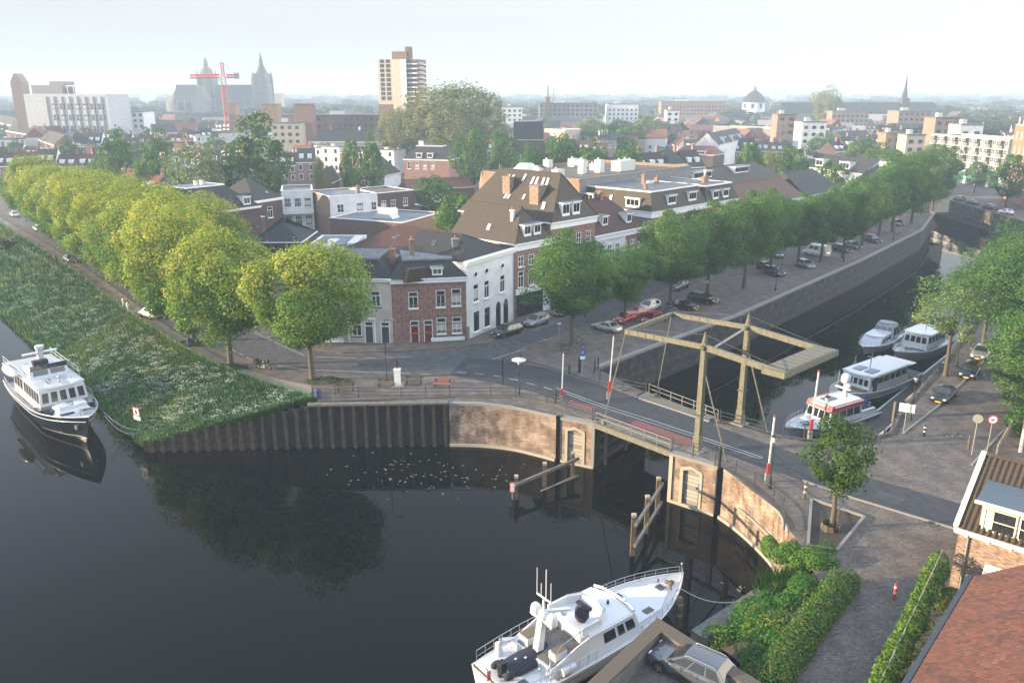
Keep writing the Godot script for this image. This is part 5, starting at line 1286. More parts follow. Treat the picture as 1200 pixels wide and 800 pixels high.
func red_roof_hall() -> void:
	var e0 := V(26.72, 3.2, -41.42)
	var e1 := V(18.83, 3.2, -32.41)
	var dir := (e1 - e0).normalized()
	e1 = e0 + dir * 24.0
	var up := V(-dir.z, 0, dir.x)
	if up.x < 0:
		up = -up
	var hs := thing("red_tiled_outbuilding", "outbuilding with a broad orange red tiled roof and dark lead gutter", "outbuilding")
	var slope := (up * 0.8 + V(0, 0.6, 0)).normalized()
	var normal := slope.cross(dir)
	if normal.y < 0:
		normal = -normal
	var s := sh()
	s.tint = true
	var r := RandomNumberGenerator.new()
	r.seed = 4
	var long := 7.6
	var cw := 0.24
	var rh := 0.27
	var tones := [Color(0.075, 0.034, 0.026), Color(0.105, 0.042, 0.028), Color(0.125, 0.048, 0.03), Color(0.1, 0.04, 0.03), Color(0.15, 0.06, 0.036)]
	var nf := FastNoiseLite.new()
	nf.seed = 3
	nf.frequency = 0.35
	for c in int(long / rh):
		for k in int(24.0 / cw):
			var p := e0 + dir * (k * cw) + slope * (c * rh)
			if p.z > -27.5:
				continue
			var x := dir * cw * 0.985
			var lo := p + normal * (0.05 + r.randf() * 0.012)
			var hi := p + slope * rh * 1.04 + normal * 0.012
			var mid_lo := lo + x * 0.5 + normal * 0.022
			var mid_hi := hi + x * 0.5 + normal * 0.022
			var tone: Color = tones[clampi(int((nf.get_noise_2d(k * cw, c * rh) * 0.9 + 0.5) * 4.0 + r.randf_range(-0.9, 0.9)), 0, 4)]
			s.col = tone * r.randf_range(0.85, 1.15)
			for q in [[lo, mid_lo, mid_hi, hi], [mid_lo, lo + x, hi + x, mid_hi]]:
				if (q[1] - q[0]).cross(q[3] - q[0]).dot(normal) > 0:
					s.quad(q[0], q[1], q[2], q[3])
				else:
					s.quad(q[0], q[3], q[2], q[1])
			var f0 := p + normal * -0.02
			if (x.cross(normal)).dot(slope) < 0:
				s.quad(f0, f0 + x, lo + x, lo)
			else:
				s.quad(f0 + x, f0, lo, lo + x)
	var tiles := obj("roof_tiles", s, M.tinted, hs)
	tiles.set_meta("kind", "stuff")
	obj("roof", sh().beam(e0 + slope * 3.8 - normal * 0.1, e0 + slope * 3.8 - normal * 0.1 + dir * 24.0, 0.1, 0.1), M.roof_red, hs)
	var deck := sh()
	deck.quad(e0 - normal * 0.03, e0 + dir * 24 - normal * 0.03, e0 + dir * 24 + slope * long - normal * 0.03, e0 + slope * long - normal * 0.03)
	obj("roof_boards", deck, M.soil, hs)
	obj("gutter", sh().beam(e0 - up * 0.16, e1 - up * 0.16, 0.26, 0.22), M.zinc_dark, hs)
	obj("ridge", sh().rod(e0 + slope * long, e1 + slope * long, 0.16, 7), M.roof_red, hs)
	var wl := sh()
	var g0 := V(e0.x, 0, e0.z)
	wl.quad(g0 + up * 0.25, g0 + dir * 24 + up * 0.25, e0 + dir * 24 + up * 0.25, e0 + up * 0.25)
	obj("wall", wl, M.wall_pale_brick, hs)
	var gable := sh()
	gable.tri(e0 + up * 0.2, e0 + up * (long * 0.8), e0 + slope * long)
	gable.quad(g0 + up * 0.25, g0 + up * long * 0.8, e0 + up * long * 0.8, e0 + up * 0.25)
	obj("wall", gable, M.wall_pale_brick, hs)

func build_skyline() -> void:
	var h: Node3D
	h = house("office_block", "long pale office block with tilted window bays and roof huts on the skyline", Vector2(-274.41, -480), Vector2(-223.92, -472), 20.0, 28.63, {"category": "building", "wall": "wall_pale_grey", "roof": "flat", "parapet": 0.8, "roof_mat": "flat_grey", "wins": row_of("front", 7, 16.0, 49, 21.0, 3.6, 3.6, "grid") + row_of("front", 7, 16.0, 49, 15.0, 3.6, 3.6, "grid") + row_of("front", 7, 16.0, 49, 9.0, 3.6, 3.6, "grid"), "sills": false})
	var hh: float = 28.63
	obj("roof_hut", sh().box(V(12.4, hh + 3.2, -9), V(19, 5.0, 11)).box(V(17.5, hh + 6.6, -10), V(9, 2.2, 9)), M.wall_grey, h)
	obj("roof_canopy", sh().box(V(32, hh + 5.2, -9), V(16, 0.4, 10)), M.trim_white, h)
	for k in 5:
		obj("canopy_post", sh().rod(V(25 + k * 3.6, hh, -4), V(25 + k * 3.6, hh + 5.2, -4), 0.15), M.trim_white, h)
	for k in 8:
		obj("pier", sh().box(V(14 + k * 4.8, hh / 2, 0.25), V(0.6, hh - 1, 0.5)), M.wall_grey, h)
	h = thing("slab_tower", "slim brick tower with a pointed top at the end of the office block", "tower", V(-281.28, 24.84, -490))
	h.position.y = 0
	var tw := 6.6
	var th: float = 36.05
	obj("shaft", sh().box(V(0, th / 2, 0), V(tw, th, tw)), M.wall_pale_brick, h)
	obj("spire", sh().extrude([Vector2(-tw / 2, 0), Vector2(tw / 2, 0), Vector2(tw * 0.08, 40.68 - 36.05), Vector2(-tw * 0.08, 40.68 - 36.05)], Transform3D(Basis.IDENTITY, V(0, th, -tw / 2)), tw), M.wall_pale_brick, h)
	obj("lit_bay", sh().box(V(tw / 2 + 0.05, th * 0.4, 0.4), V(0.12, th * 0.7, 2.2)), M.wall_orange, h)  # upright strip of orange brick up one side of the shaft
	cathedral()
	crane()
	for k in [["red brick lift tower standing over the flat roofs", -104.92, 8.23, 24.9, -410, "wall_brick", "brick_tower"], ["orange brick stair tower to the right of the crane mast", -138.2, 8.49, 24.15, -470, "wall_orange", "brick_tower"], ["narrow orange brick stair tower close behind the crane mast", -166.54, 4.01, 24.26, -500, "wall_orange", "brick_tower"], ["low pale block below the brick lift tower", -113.93, 13.74, 16.51, -400, "wall_cream", "flat_block"], ["brick gallery flats in a long row with white balustrades", -100.7, 35.96, 19.5, -420, "wall_brown", "flat_block"], ["long low brick wing joining the orange stair tower", -156.66, 33.36, 18, -480, "wall_orange", "flat_block"]]:
		slab(k)
	h = thing("tower_block", "tall apartment tower with cream and brown striped sides on the skyline", "tower block", V(-55.02, 25.58, -420), -0.3)
	h.position.y = 0
	var top: float = 45.45
	var low: float = 24.77
	var n := 9
	for side in [[-6.3, 7.6, 2.0, "wall_cream"], [1.2, 6.6, 2.6, "wall_cream"], [7.2, 5.6, 1.0, "wall_brown"]]:
		obj("wing", sh().box(V(side[0], top / 2 + 0.1, side[2] - 5), V(side[1], top, 12.0)), M[side[3]], h)
	obj("core", sh().box(V(-1.6, top / 2, -5.5), V(19, top - 1.0, 11.0)), M.wall_brown, h)
	obj("base_band", sh().box(V(-6.3, low / 2, -2.9), V(7.8, low, 12.2)), M.wall_brown, h)
	for k in n:
		var y := lerpf(low + 1.5, top - 2.0, k / (n - 1.0))
		obj("floor_band", sh().box(V(0, y, -3.4), V(20.6, 0.5, 12.8)), M.trim_white, h)
		for x in [-7.6, -4.4]:
			obj("window", sh().box(V(x, y + 1.3, 3.03), V(2.2, 1.6, 0.12)), M.glass, h)
		for x in [-1.2, 5.6, 8.0]:
			obj("window", sh().box(V(x, y + 1.3, 2.6 if x > 4 and x < 7 else 1.55), V(1.8, 1.5, 0.12)), M.glass, h)
		obj("balcony", sh().box(V(10.4, y + 0.4, -2.0), V(1.6, 1.1, 6.0)), M.wall_cream, h)
	obj("white_shaft", sh().box(V(4.2, (top + low) / 2, 3.95), V(2.6, top - low, 0.4)), M.trim_white, h)
	obj("roof_house", sh().box(V(-1.0, top + 2.0, -6), V(8.0, 4.0, 6.0)).box(V(3.2, top + 3.2, -5), V(2.6, 6.0, 3.0)), M.wall_brown, h)
	h = thing("domed_church", "white church with an eight sided dark dome and lantern far off", "church", V(269.81, 20, -950))
	h.position.y = 0
	h.scale.y = 0.79
	obj("drum", sh().lathe(Vector3.ZERO, [Vector2(13, 0), Vector2(13, 27), Vector2(0.1, 27.2)], 8), M.wall_white, h)
	obj("dome", sh().lathe(V(0, 26, 0), [Vector2(14.5, 0), Vector2(11.5, 5.5), Vector2(7, 11.5), Vector2(2.4, 15.5), Vector2(1.6, 16)], 8), M.roof_slate, h)
	obj("lantern", sh().lathe(V(0, 41, 0), [Vector2(1.7, 0), Vector2(1.7, 4), Vector2(0.2, 6.5), Vector2(0.15, 9)], 8), M.grey_stone, h)
	for k in 8:
		var a := TAU * (k + 0.5) / 8
		obj("window", sh().box(V(cos(a) * 12.1, 21, sin(a) * 12.1), V(0.6, 6, 3), Basis(Vector3.UP, -a)), M.glass, h)
	obj("stair_turret", sh().lathe(V(16, 0, 2), [Vector2(2.2, 0), Vector2(2.2, 24), Vector2(0.1, 30)], 8), M.wall_cream, h)
	h = thing("spire_church", "long dark roofed church with a needle thin spire on the skyline", "church", V(367.75, 17.73, -800), 0.1)
	h.position.y = 0
	h.scale.y = 0.84
	obj("nave", sh().box(V(-45, 8, 0), V(150, 16, 16)), M.wall_brown, h)
	obj("roof", sh().extrude([Vector2(-9, 0), Vector2(9, 0), Vector2(0, 10)], Transform3D(Basis(V(0, 0, -1), Vector3.UP, Vector3.RIGHT), V(-120, 16, 0)), 150), M.roof_dark, h)
	obj("tower", sh().box(V(0, 15, 0), V(7, 30, 7)), M.wall_dark_brick, h)
	obj("spire", sh().lathe(V(0, 30, 0), [Vector2(3.4, 0), Vector2(2.6, 2), Vector2(1.2, 12), Vector2(0.15, 25), Vector2(0.05, 27)], 8), M.roof_slate, h)
	var a := Vector2(155.14, -311.79)
	var b := Vector2(160.66, -271.68)
	h = house("balcony_flats", "long cream apartment block with balcony bays over a teal shop floor on the far quay", a, b, 12.0, 15.07, {"category": "apartment block", "wall": "wall_cream", "roof": "flat", "parapet": 0.5, "roof_mat": "flat_grey", "over": 0.0})
	var long := a.distance_to(b)
	var fh: float = (15.07 - 4.2) / 4.0
	for f in 4:
		obj("floor_band", sh().box(V(long / 2, 4.3 + f * fh, 0.1), V(long, 0.35, 0.3)), M.trim_white, h)
		for k in 7:
			var x := long * (k + 0.5) / 7.0
			obj("balcony", sh().box(V(x, 4.9 + f * fh, 0.55), V(long / 17.0, 1.0, 1.0)), M.wall_grey, h)
			obj("balcony_recess", sh().box(V(x, 4.5 + f * fh + fh * 0.55, 0.03), V(long / 17.0, fh * 0.75, 0.1)), M.glass, h)
			for e in [-1, 1]:
				window(h, Transform3D(Basis.IDENTITY, V(x + e * long / 21.0, 5.3 + f * fh, 0.1)), 1.7, 1.5, "cross")
	obj("shop_floor", sh().box(V(long / 2, 2.0, 0.05), V(long, 3.8, 0.2)), M.teal, h)
	for k in 8:
		obj("column", sh().box(V(long * k / 7.0, 2.0, 0.6), V(1.0, 4.0, 1.0)), M.trim_white, h)
	h = house("brick_flats", "tall orange brick flats at the picture edge on the far quay", Vector2(146.8, -246.57), Vector2(139.12, -220.44), 14.0, 20.59, {"category": "apartment block", "wall": "wall_orange", "roof": "flat", "parapet": 0.6, "roof_mat": "flat_grey", "wins": row_of("front", 4, 1, 19, 21.5, 1.3, 1.9, "cross") + row_of("front", 4, 1, 19, 17.5, 1.3, 1.9, "cross") + row_of("front", 4, 1, 19, 13.5, 1.3, 1.9, "cross") + row_of("front", 4, 1, 19, 9.5, 1.3, 1.9, "cross") + row_of("front", 4, 1, 19, 5.5, 1.3, 1.9, "cross")})
	for k in [["square cream house front just before the balconied flats", 159.31, 7.59, 13.88, -340, "wall_cream", "flat_block"], ["pale penthouse block on the roofs behind the balconied flats", 180.39, 9.28, 17.87, -340, "wall_white", "flat_block"], ["brick penthouse with a white ball behind the balconied flats", 180.03, 10.16, 19.96, -360, "wall_pale_brick", "flat_block"], ["orange gable block in front of the spire church", 155.38, 6.39, 14.09, -350, "wall_pale_brick", "flat_block"], ["tall cream block among the roofs below the spire", 236.95, 19.35, 19.52, -520, "wall_pale_brick", "flat_block"], ["square cream block with planted top beyond the white office roofs", 131.54, 9.31, 19.91, -420, "wall_pale_brick", "flat_block"], ["white row of three storey houses in the middle distance", 137.32, 11.31, 16.9, -400, "wall_white", "flat_block"], ["long pinkish brick hall in front of the church nave", 226.33, 25.95, 17.91, -600, "wall_pale_brick", "flat_block"], ["pale grey block with stacked balconies under the antenna mast", 20.55, 43.66, 22.65, -640, "wall_grey", "flat_block"], ["white boxy block to the right of the antenna mast", 73.06, 23.48, 21.91, -650, "wall_white", "flat_block"], ["long pale roofed barracks with red dormers", 140.37, 60.16, 22.35, -800, "wall_orange", "flat_block"], ["small white tower house among far roofs", 94.65, 7.84, 20.02, -520, "wall_white", "flat_block"], ["white low block beside the huge olive tree", -7.47, 14.95, 20.49, -620, "wall_white", "flat_block"], ["faint pale tower on the hazy horizon", 578.69, 32.26, 37.24, -1900, "wall_white", "far_tower"], ["faint pair of flats on the hazy horizon at left", -741.44, 25.45, 39.71, -1700, "wall_white", "far_tower"], ["white low factory roof beside the office block", -237.46, 20.12, 19.44, -500, "wall_white", "flat_block"], ["yellow lit white shed right of the cathedral", -310.22, 13.2, 28.95, -1100, "wall_cream", "far_tower"]]:
		slab(k)
	h = thing("antenna_mast", "red and white antenna mast rising from a pale block on the skyline", "mast", V(26.88, 23.26, -640))
	h.position.y = 0
	obj("mast", sh().box(V(0, 26.94 / 2, 0), V(3.0, 26.94, 3.0)).rod(V(0, 10, 0), V(0, 35.48, 0), 0.9, 6, 0.5), M.wall_brown, h)
	obj("antenna", sh().rod(V(4, 10, 0), V(4, 33.66, 0), 0.3, 5), M.rail_grey, h)

func slab(k: Array) -> void:
	var w: float = k[2]
	var high: float = k[3]
	var deep := clampf(w, 8.0, 16.0)
	var t := thing(k[6], k[0], "building" if k[6] != "brick_tower" else "tower", V(k[1], 0, k[4]), 0.0)
	obj("wall", sh().box(V(w / 2, high / 2, -deep / 2), V(w, high, deep)), M[k[5]], t)
	obj("roof", sh().box(V(w / 2, high + 0.15, -deep / 2), V(w + 0.6, 0.3, deep + 0.6)), M.flat_grey if k[6] != "brick_tower" else M[k[5]], t)
	if k[6] == "flat_block":
		var n := maxi(2, int(w / 3.2))
		for f in range(maxi(0, int(high / 3.2) - 3), int(high / 3.2)):
			for i in n:
				obj("window", sh().box(V(w * (i + 0.5) / n, f * 3.2 + 1.7, 0.0), V(w / n * 0.45, 1.5, 0.12)), M.glass, t)
		obj("roof_box", sh().box(V(w * 0.35, high + 1.0, -deep * 0.5), V(w * 0.2, 1.8, 2.5)), M.lamp_glass, t)

func cathedral() -> void:
	var c := thing("cathedral", "large gothic cathedral with crossing lantern and pointed west tower, hazy on the skyline", "cathedral", V(-328.24, 15.43, -950), 0.0)
	c.position.y = 0
	var u: float = 0.99      # metres per photograph pixel at this distance
	obj("nave", sh().box(V(8, 9, 0), V(84, 18, 26)), M.grey_stone, c)
	obj("roof", sh().extrude([Vector2(-13, 0), Vector2(13, 0), Vector2(0, 19)], Transform3D(Basis(V(0, 0, -1), Vector3.UP, Vector3.RIGHT), V(-44, 20, 0)), 92), M.roof_slate, c)
	obj("clerestory", sh().box(V(4, 20, 0), V(88, 6, 14)), M.grey_stone, c)
	obj("transept", sh().box(V(-9, 10, 6), V(15, 22, 44)).extrude([Vector2(-8, 0), Vector2(8, 0), Vector2(0, 17)], Transform3D(Basis.IDENTITY, V(-9, 21, -16)), 44), M.grey_stone, c)
	obj("choir", sh().lathe(V(-44, 0, 0), [Vector2(13, 0), Vector2(13, 20), Vector2(9, 24), Vector2(1, 34)], 10), M.grey_stone, c)
	for k in 11:
		var x := -38 + k * 8.2
		obj("buttress", sh().box(V(x, 9, 15), V(1.4, 20, 6)).lathe(V(x, 19, 17), [Vector2(1, 0), Vector2(0.8, 2), Vector2(0.05, 7)], 5), M.grey_stone, c)
		obj("window", sh().extrude([Vector2(-1.6, 0), Vector2(1.6, 0), Vector2(1.6, 7), Vector2(0, 10), Vector2(-1.6, 7)], Transform3D(Basis.IDENTITY, V(x + 4.1, 5, 12.9)), 0.3), M.glass, c)
	obj("crossing_lantern", sh().lathe(V(-9, 30, 0), [Vector2(10, 0), Vector2(10, 15), Vector2(8.5, 18), Vector2(6.5, 24), Vector2(3, 27.5), Vector2(2.6, 32), Vector2(1.6, 35), Vector2(0.1, 38)], 8), M.grey_stone, c)
	for k in 4:
		var a := TAU * k / 4 + 0.7
		obj("corner_turret", sh().lathe(V(-9 + cos(a) * 11, 28, sin(a) * 11), [Vector2(1.8, 0), Vector2(1.8, 18), Vector2(1.2, 21), Vector2(0.1, 27)], 6), M.grey_stone, c)
	var w := V(52, 0, 0)
	obj("west_tower", sh().box(w + V(0, 20, 0), V(17, 40, 17)).box(w + V(0, 45, 0), V(14, 12, 14)), M.grey_stone, c)
	for k in 3:
		for e in 2:
			obj("belfry_window", sh().box(w + V(-5 + k * 5, 26 + e * 12, 8.6), V(2.2, 8, 0.4)), M.glass, c)
	for k in [[-1, -1], [1, -1], [1, 1], [-1, 1]]:
		obj("pinnacle", sh().box(w + V(k[0] * 8, 22, k[1] * 8), V(3, 46, 3)).lathe(w + V(k[0] * 8, 45, k[1] * 8), [Vector2(1.6, 0), Vector2(1.4, 3), Vector2(0.05, 9)], 6), M.grey_stone, c)
	obj("spire", sh().lathe(w + V(0, 50, 0), [Vector2(6, 0), Vector2(5.2, 3), Vector2(3.0, 9), Vector2(2.3, 10), Vector2(2.1, 14), Vector2(1.2, 17), Vector2(0.7, 21), Vector2(0.05, 24)], 8), M.roof_slate, c)

func crane() -> void:
	var c := thing("tower_crane", "red tower crane with a lattice jib standing before the cathedral", "crane", V(-174.7, 14.48, -520), 0.0)
	c.position.y = 0
	var top: float = 47.68
	var jib: float = 39.37
	var lattice := func(p: Vector3, q: Vector3, w: float, n: int) -> Shape:
		var s := sh()
		var d := (q - p).normalized()
		var x := d.cross(V(0.3, 0.2, 1).normalized()).normalized() * w / 2
		var y := d.cross(x).normalized() * w / 2
		var cs := [x + y, x - y, -x - y, -x + y]
		for k in 4:
			s.rod(p + cs[k], q + cs[k], 0.28, 4)
			for i in n:
				s.rod(p.lerp(q, float(i) / n) + cs[k], p.lerp(q, (i + 1.0) / n) + cs[(k + 1) % 4], 0.16, 3)
		return s
	obj("mast", lattice.call(Vector3.ZERO, V(0, jib, 0), 2.6, 18), M.crane_red, c)
	obj("peak", lattice.call(V(0, jib, 0), V(0, top, 0), 1.6, 6), M.crane_red, c)
	obj("jib", lattice.call(V(-2, jib + 0.6, 0), V(-20, jib + 0.2, 0), 1.7, 12), M.crane_red, c)
	obj("counter_jib", lattice.call(V(2, jib + 0.4, 0), V(8.6, jib + 0.4, 0), 1.6, 5), M.crane_red, c)
	obj("counterweight", sh().box(V(8.2, jib + 0.6, 0), V(2.6, 3.4, 2.2)), M.wall_grey, c)
	obj("cab", sh().box(V(-1.6, jib - 1.6, 1.4), V(2, 2.4, 1.8)), M.lamp_glass, c)
	obj("tie_bar", sh().rod(V(0, top, 0), V(-15, jib + 1.2, 0), 0.12, 4).rod(V(0, top, 0), V(8, jib + 1.2, 0), 0.12, 4), M.crane_red, c)

# ---- the town: terraces of small houses, each a copy of one of a dozen kinds --------------------------------------
var landmarks := [["the cathedral", Vector2(-335, -950)], ["the tower crane", Vector2(-181, -520)], ["the office block", Vector2(-250, -478)], ["the striped tower block", Vector2(-57, -420)], ["the huge olive tree", Vector2(-22, -330)], ["the dark gabled hall", Vector2(6, -220)], ["the gravel roof", Vector2(25, -175)], ["the antenna mast", Vector2(27, -640)], ["the white gabled terrace", Vector2(62, -230)], ["the domed church", Vector2(275, -950)], ["the white office roofs", Vector2(75, -300)], ["the spire church", Vector2(375, -800)], ["the balconied flats", Vector2(158, -295)], ["the brick lift tower", Vector2(-103, -410)], ["the orange arched house", Vector2(-95, -195)], ["the brick villa", Vector2(-25, -215)]]
var used := []

func free_spot(p: Vector2, r: float) -> bool:
	for u in used:
		if u[0].distance_to(p) < u[1] + r:
			return false
	return true

func whereabouts(p: Vector2) -> String:
	var best := ""
	var near := 1e9
	for k in landmarks:
		var d: float = p.distance_to(k[1])
		if d < near:
			near = d
			var q: Vector2 = p - k[1]
			var away: float = k[1].length()
			var radial: float = q.dot(k[1] / away)
			if absf(radial) > absf(q.cross(k[1] / away)):
				best = ("behind " if radial > 0 else "in front of ") + k[0]
			else:
				best = ("to the left of " if p.x / -p.y < k[1].x / -k[1].y else "to the right of ") + k[0]
	return best

func town_kind(roof: String, wall: String, w: float, d: float, high: float, rise: float, kind: int) -> Node3D:
	var r := Node3D.new()
	var s := sh().box(V(0, high / 2, 0), V(w, high, d))
	if kind == 0:
		for e in [-1.0, 1.0]:
			s.tri(V(e * w / 2, high, d / 2 * e), V(e * w / 2, high, -d / 2 * e), V(e * w / 2, high + rise, 0))
	obj("wall", s, M[wall], r)
	var f := sh()
	if kind == 2:
		f.box(V(0, high + 0.1, 0), V(w + 0.2, 0.25, d + 0.2))
	else:
		var i := 0.0 if kind == 0 else w * 0.35
		var A := V(-w / 2, high, d / 2 + 0.2)
		var B := V(w / 2, high, d / 2 + 0.2)
		var C := V(w / 2, high, -d / 2 - 0.2)
		var E := V(-w / 2, high, -d / 2 - 0.2)
		var P := V(-w / 2 + i, high + rise, 0)
		var Q := V(w / 2 - i, high + rise, 0)
		f.quad(A, B, Q, P); f.quad(C, E, P, Q)
		if i > 0:
			f.tri(E, A, P); f.tri(B, C, Q)
	var roof_node := obj("roof", f, M[roof], r)
	obj("chimney", sh().box(V(w * 0.38, high + rise * 0.8, -0.6), V(0.8, rise * 0.9 + 1.0, 0.8)), M.chimney_brick, roof_node)
	var g := sh()
	var fr := sh()
	for side in [1.0, -1.0]:
		for y in range(1, int(high / 2.8) + 1):
			for x in [-0.28, 0.28]:
				g.box(V(x * w, y * 2.8 - 1.1, side * d / 2), V(1.1, 1.5, 0.16)); fr.box(V(x * w, y * 2.8 - 1.1, side * d / 2), V(1.4, 1.8, 0.1))
	fr.box(V(0, high - 0.15, d / 2 + 0.12), V(w, 0.3, 0.24)); fr.box(V(0, high - 0.15, -d / 2 - 0.12), V(w, 0.3, 0.24))
	var wn := obj("window_frames", fr, M.trim_white, r)
	wn.set_meta("kind", "stuff")
	var gl := obj("window_panes", g, M.glass, r)
	gl.set_meta("kind", "stuff")
	if kind == 0 and high > 5.5:
		for x in [-0.22, 0.22]:
			obj("dormer", sh().box(V(x * w, high + rise * 0.42, d * 0.28), V(1.5, 1.4, 1.8)), M.trim_white, roof_node)
	elif kind == 2:
		obj("roof_hatch", sh().box(V(-w * 0.2, high + 0.5, 0), V(1.6, 0.8, 1.6)), M.lamp_glass, roof_node)
	return r

func build_town() -> void:
	for n in get_children():
		if n.has_meta("category") and n is Node3D and n.position.z < -150:
			var c: Vector3 = n.position
			used.append([Vector2(c.x, c.z), 12.0])
	for k in [[Vector2(40, -168), 34.0], [Vector2(-60, -185), 26.0], [Vector2(-35, -195), 22.0], [Vector2(60, -165), 18.0], [Vector2(85, -190), 16.0], [Vector2(-335, -950), 75.0], [Vector2(160, -295), 36.0], [Vector2(168, -250), 24.0], [Vector2(75, -300), 22.0], [Vector2(-255, -485), 34.0], [Vector2(-57, -420), 18.0], [Vector2(-40, -235), 24.0], [Vector2(350, -800), 70.0]]:
		used.append(k)
	var r := RandomNumberGenerator.new()
	r.seed = 41
	var kinds := []
	var names := []
	for k in [["roof_slate", "wall_brick", 6.4, 9.5, 6.0, 4.0, 0, "slate roofed brick"], ["roof_dark", "wall_white", 6.8, 9.0, 6.2, 4.4, 0, "dark roofed white"], ["roof_brown", "wall_brown", 6.2, 9.5, 5.8, 4.2, 0, "brown roofed brick"], ["roof_maroon", "wall_brick", 6.6, 9.5, 6.2, 4.2, 0, "maroon roofed brick"], ["roof_red", "wall_pale_brick", 6.2, 8.8, 5.6, 3.8, 0, "red roofed pale brick"], ["roof_dark", "wall_dark_brick", 7.0, 10.0, 6.8, 4.4, 0, "dark roofed dark brick"], ["roof_slate", "wall_cream", 8.0, 10.0, 8.2, 3.6, 1, "hip roofed cream"], ["roof_rust", "wall_white", 6.4, 9.0, 5.8, 4.0, 0, "rust roofed white"], ["flat_grey", "wall_white", 8.0, 10.0, 8.6, 0.4, 2, "flat roofed white"], ["flat_brown", "wall_brick", 8.0, 10.0, 8.4, 0.4, 2, "flat roofed brick"]]:
		kinds.append(town_kind(k[0], k[1], k[2], k[3], k[4], k[5], k[6]))
		names.append([k[7], k[2]])
	var ordinal := ["first", "second", "third", "fourth", "fifth", "sixth", "seventh", "eighth"]
	var count := 0
	var tries := 0
	while count < 300 and tries < 6000:
		tries += 1
		var dist := lerpf(175.0, 620.0, pow(r.randf(), 0.75))
		var ang := r.randf_range(-0.6, 0.6)
		var p := Vector2(tan(ang) * dist, -dist)
		if p.x > 100 and p.y > -330 or p.x > 0.45 * dist and dist < 330:
			continue
		if p.x < -0.5 * dist and dist < 260:
			continue
		var n := r.randi_range(3, 7)
		var kd := r.randi() % kinds.size()
		var w: float = names[kd][1]
		var turn: float = [0.12, 0.12, 0.12 + PI / 2, -0.35, 0.5, -0.1][r.randi() % 6] + r.randf_range(-0.08, 0.08)
		var dir := Vector2(cos(turn), -sin(turn))
		var ok := true
		for i in n:
			if not free_spot(p + dir * w * (i - n / 2.0), 4.2):
				ok = false
		if not ok:
			continue
		var where := whereabouts(p)
		for i in n:
			var q := p + dir * w * (i - n / 2.0)
			used.append([q, 5.2])
			var k2 := kd
			if r.randf() < 0.3:
				k2 = r.randi() % kinds.size()
			var o: Node3D = kinds[k2].duplicate()
			o.name = numbered("terrace_house")
			add_child(o)
			o.position = V(q.x, 0, q.y)
			o.rotation.y = turn
			o.scale = V(w / names[k2][1], r.randf_range(0.88, 1.14), 1.0)
			tag(o, "%s house, %s in row %s" % [names[k2][0], ordinal[i], where], "house", "terrace houses of the town")
			count += 1
	for k in kinds:
		k.free()
	var s := sh()
	var roofs := [Color(0.05, 0.05, 0.055), Color(0.1, 0.075, 0.06), Color(0.2, 0.08, 0.055), Color(0.25, 0.24, 0.23), Color(0.035, 0.037, 0.042)]
	var walls := [Color(0.3, 0.18, 0.13), Color(0.6, 0.58, 0.54), Color(0.4, 0.3, 0.22), Color(0.2, 0.14, 0.11), Color(0.65, 0.65, 0.64)]
	for i in 1700:
		var dist := lerpf(380.0, 1700.0, r.randf())
		var p := Vector2(tan(r.randf_range(-0.62, 0.62)) * dist, -dist)
		if dist < 640 and not free_spot(p, 6.0) or p.distance_to(Vector2(-335, -950)) < 70:
			continue
		var w := r.randf_range(7, 22)
		var d := r.randf_range(8, 12)
		var high := r.randf_range(5, 9.5)
		var b := Basis(Vector3.UP, [0.1, 1.67, -0.4, 0.5][r.randi() % 4] + r.randf() * 0.15)
		var o := V(p.x, 0, p.y)
		s.color(walls[r.randi() % 5])
		s.box(o + V(0, high / 2, 0), V(w, high, d), b)
		s.color(roofs[r.randi() % 5])
		if r.randf() < 0.75:
			var rise := d * 0.42
			s.extrude([Vector2(-d / 2 - 0.2, 0), Vector2(d / 2 + 0.2, 0), Vector2(0, rise)], Transform3D(b * Basis(V(0, 0, -1), Vector3.UP, Vector3.RIGHT), o + b * V(-w / 2, high, 0)), w)
		else:
			s.box(o + V(0, high + 0.2, 0), V(w + 0.3, 0.4, d + 0.3), b)
		s.color(Color(0.03, 0.03, 0.035))
		for x in int(w / 4):
			for y in 2:
				s.box(o + b * V(-w / 2 + 2 + x * 4, 1.8 + y * 2.8, d / 2), V(1.4, 1.5, 0.15), b)
	var far := obj("distant_houses", s, M.tinted)
	tag(far, "distant roofs and houses of the town fading into the haze", "houses", "", "stuff")

	var tk := ["far_green", "far_green", "far_dark", "far_green", "far_olive", "poplar"]
	var words := {"far_green": "green", "far_dark": "dark green", "far_olive": "olive", "poplar": "tall dark"}
	var made := 0
	tries = 0
	while made < 130 and tries < 3000:
		tries += 1
		var dist := lerpf(240.0, 760.0, pow(r.randf(), 0.8))
		var p := Vector2(tan(r.randf_range(-0.6, 0.6)) * dist, -dist)
		if not free_spot(p, 3.0) or (p.x > 98 and p.y > -300):
			continue
		used.append([p, 3.5])
		var kd: String = tk[r.randi() % tk.size()]
		var high := r.randf_range(8.0, 14.5)
		tree(kd, "%s %s tree %s, %s" % ["small" if high < 10.5 else "large", words[kd], whereabouts(p), "standing close" if dist < 300 else ("some way back" if dist < 430 else ("well back" if dist < 580 else "far back"))], [V(p.x, 0, p.y), high, high * r.randf_range(0.6, 0.85)], 1.5, "trees between the roofs of the town")
		made += 1
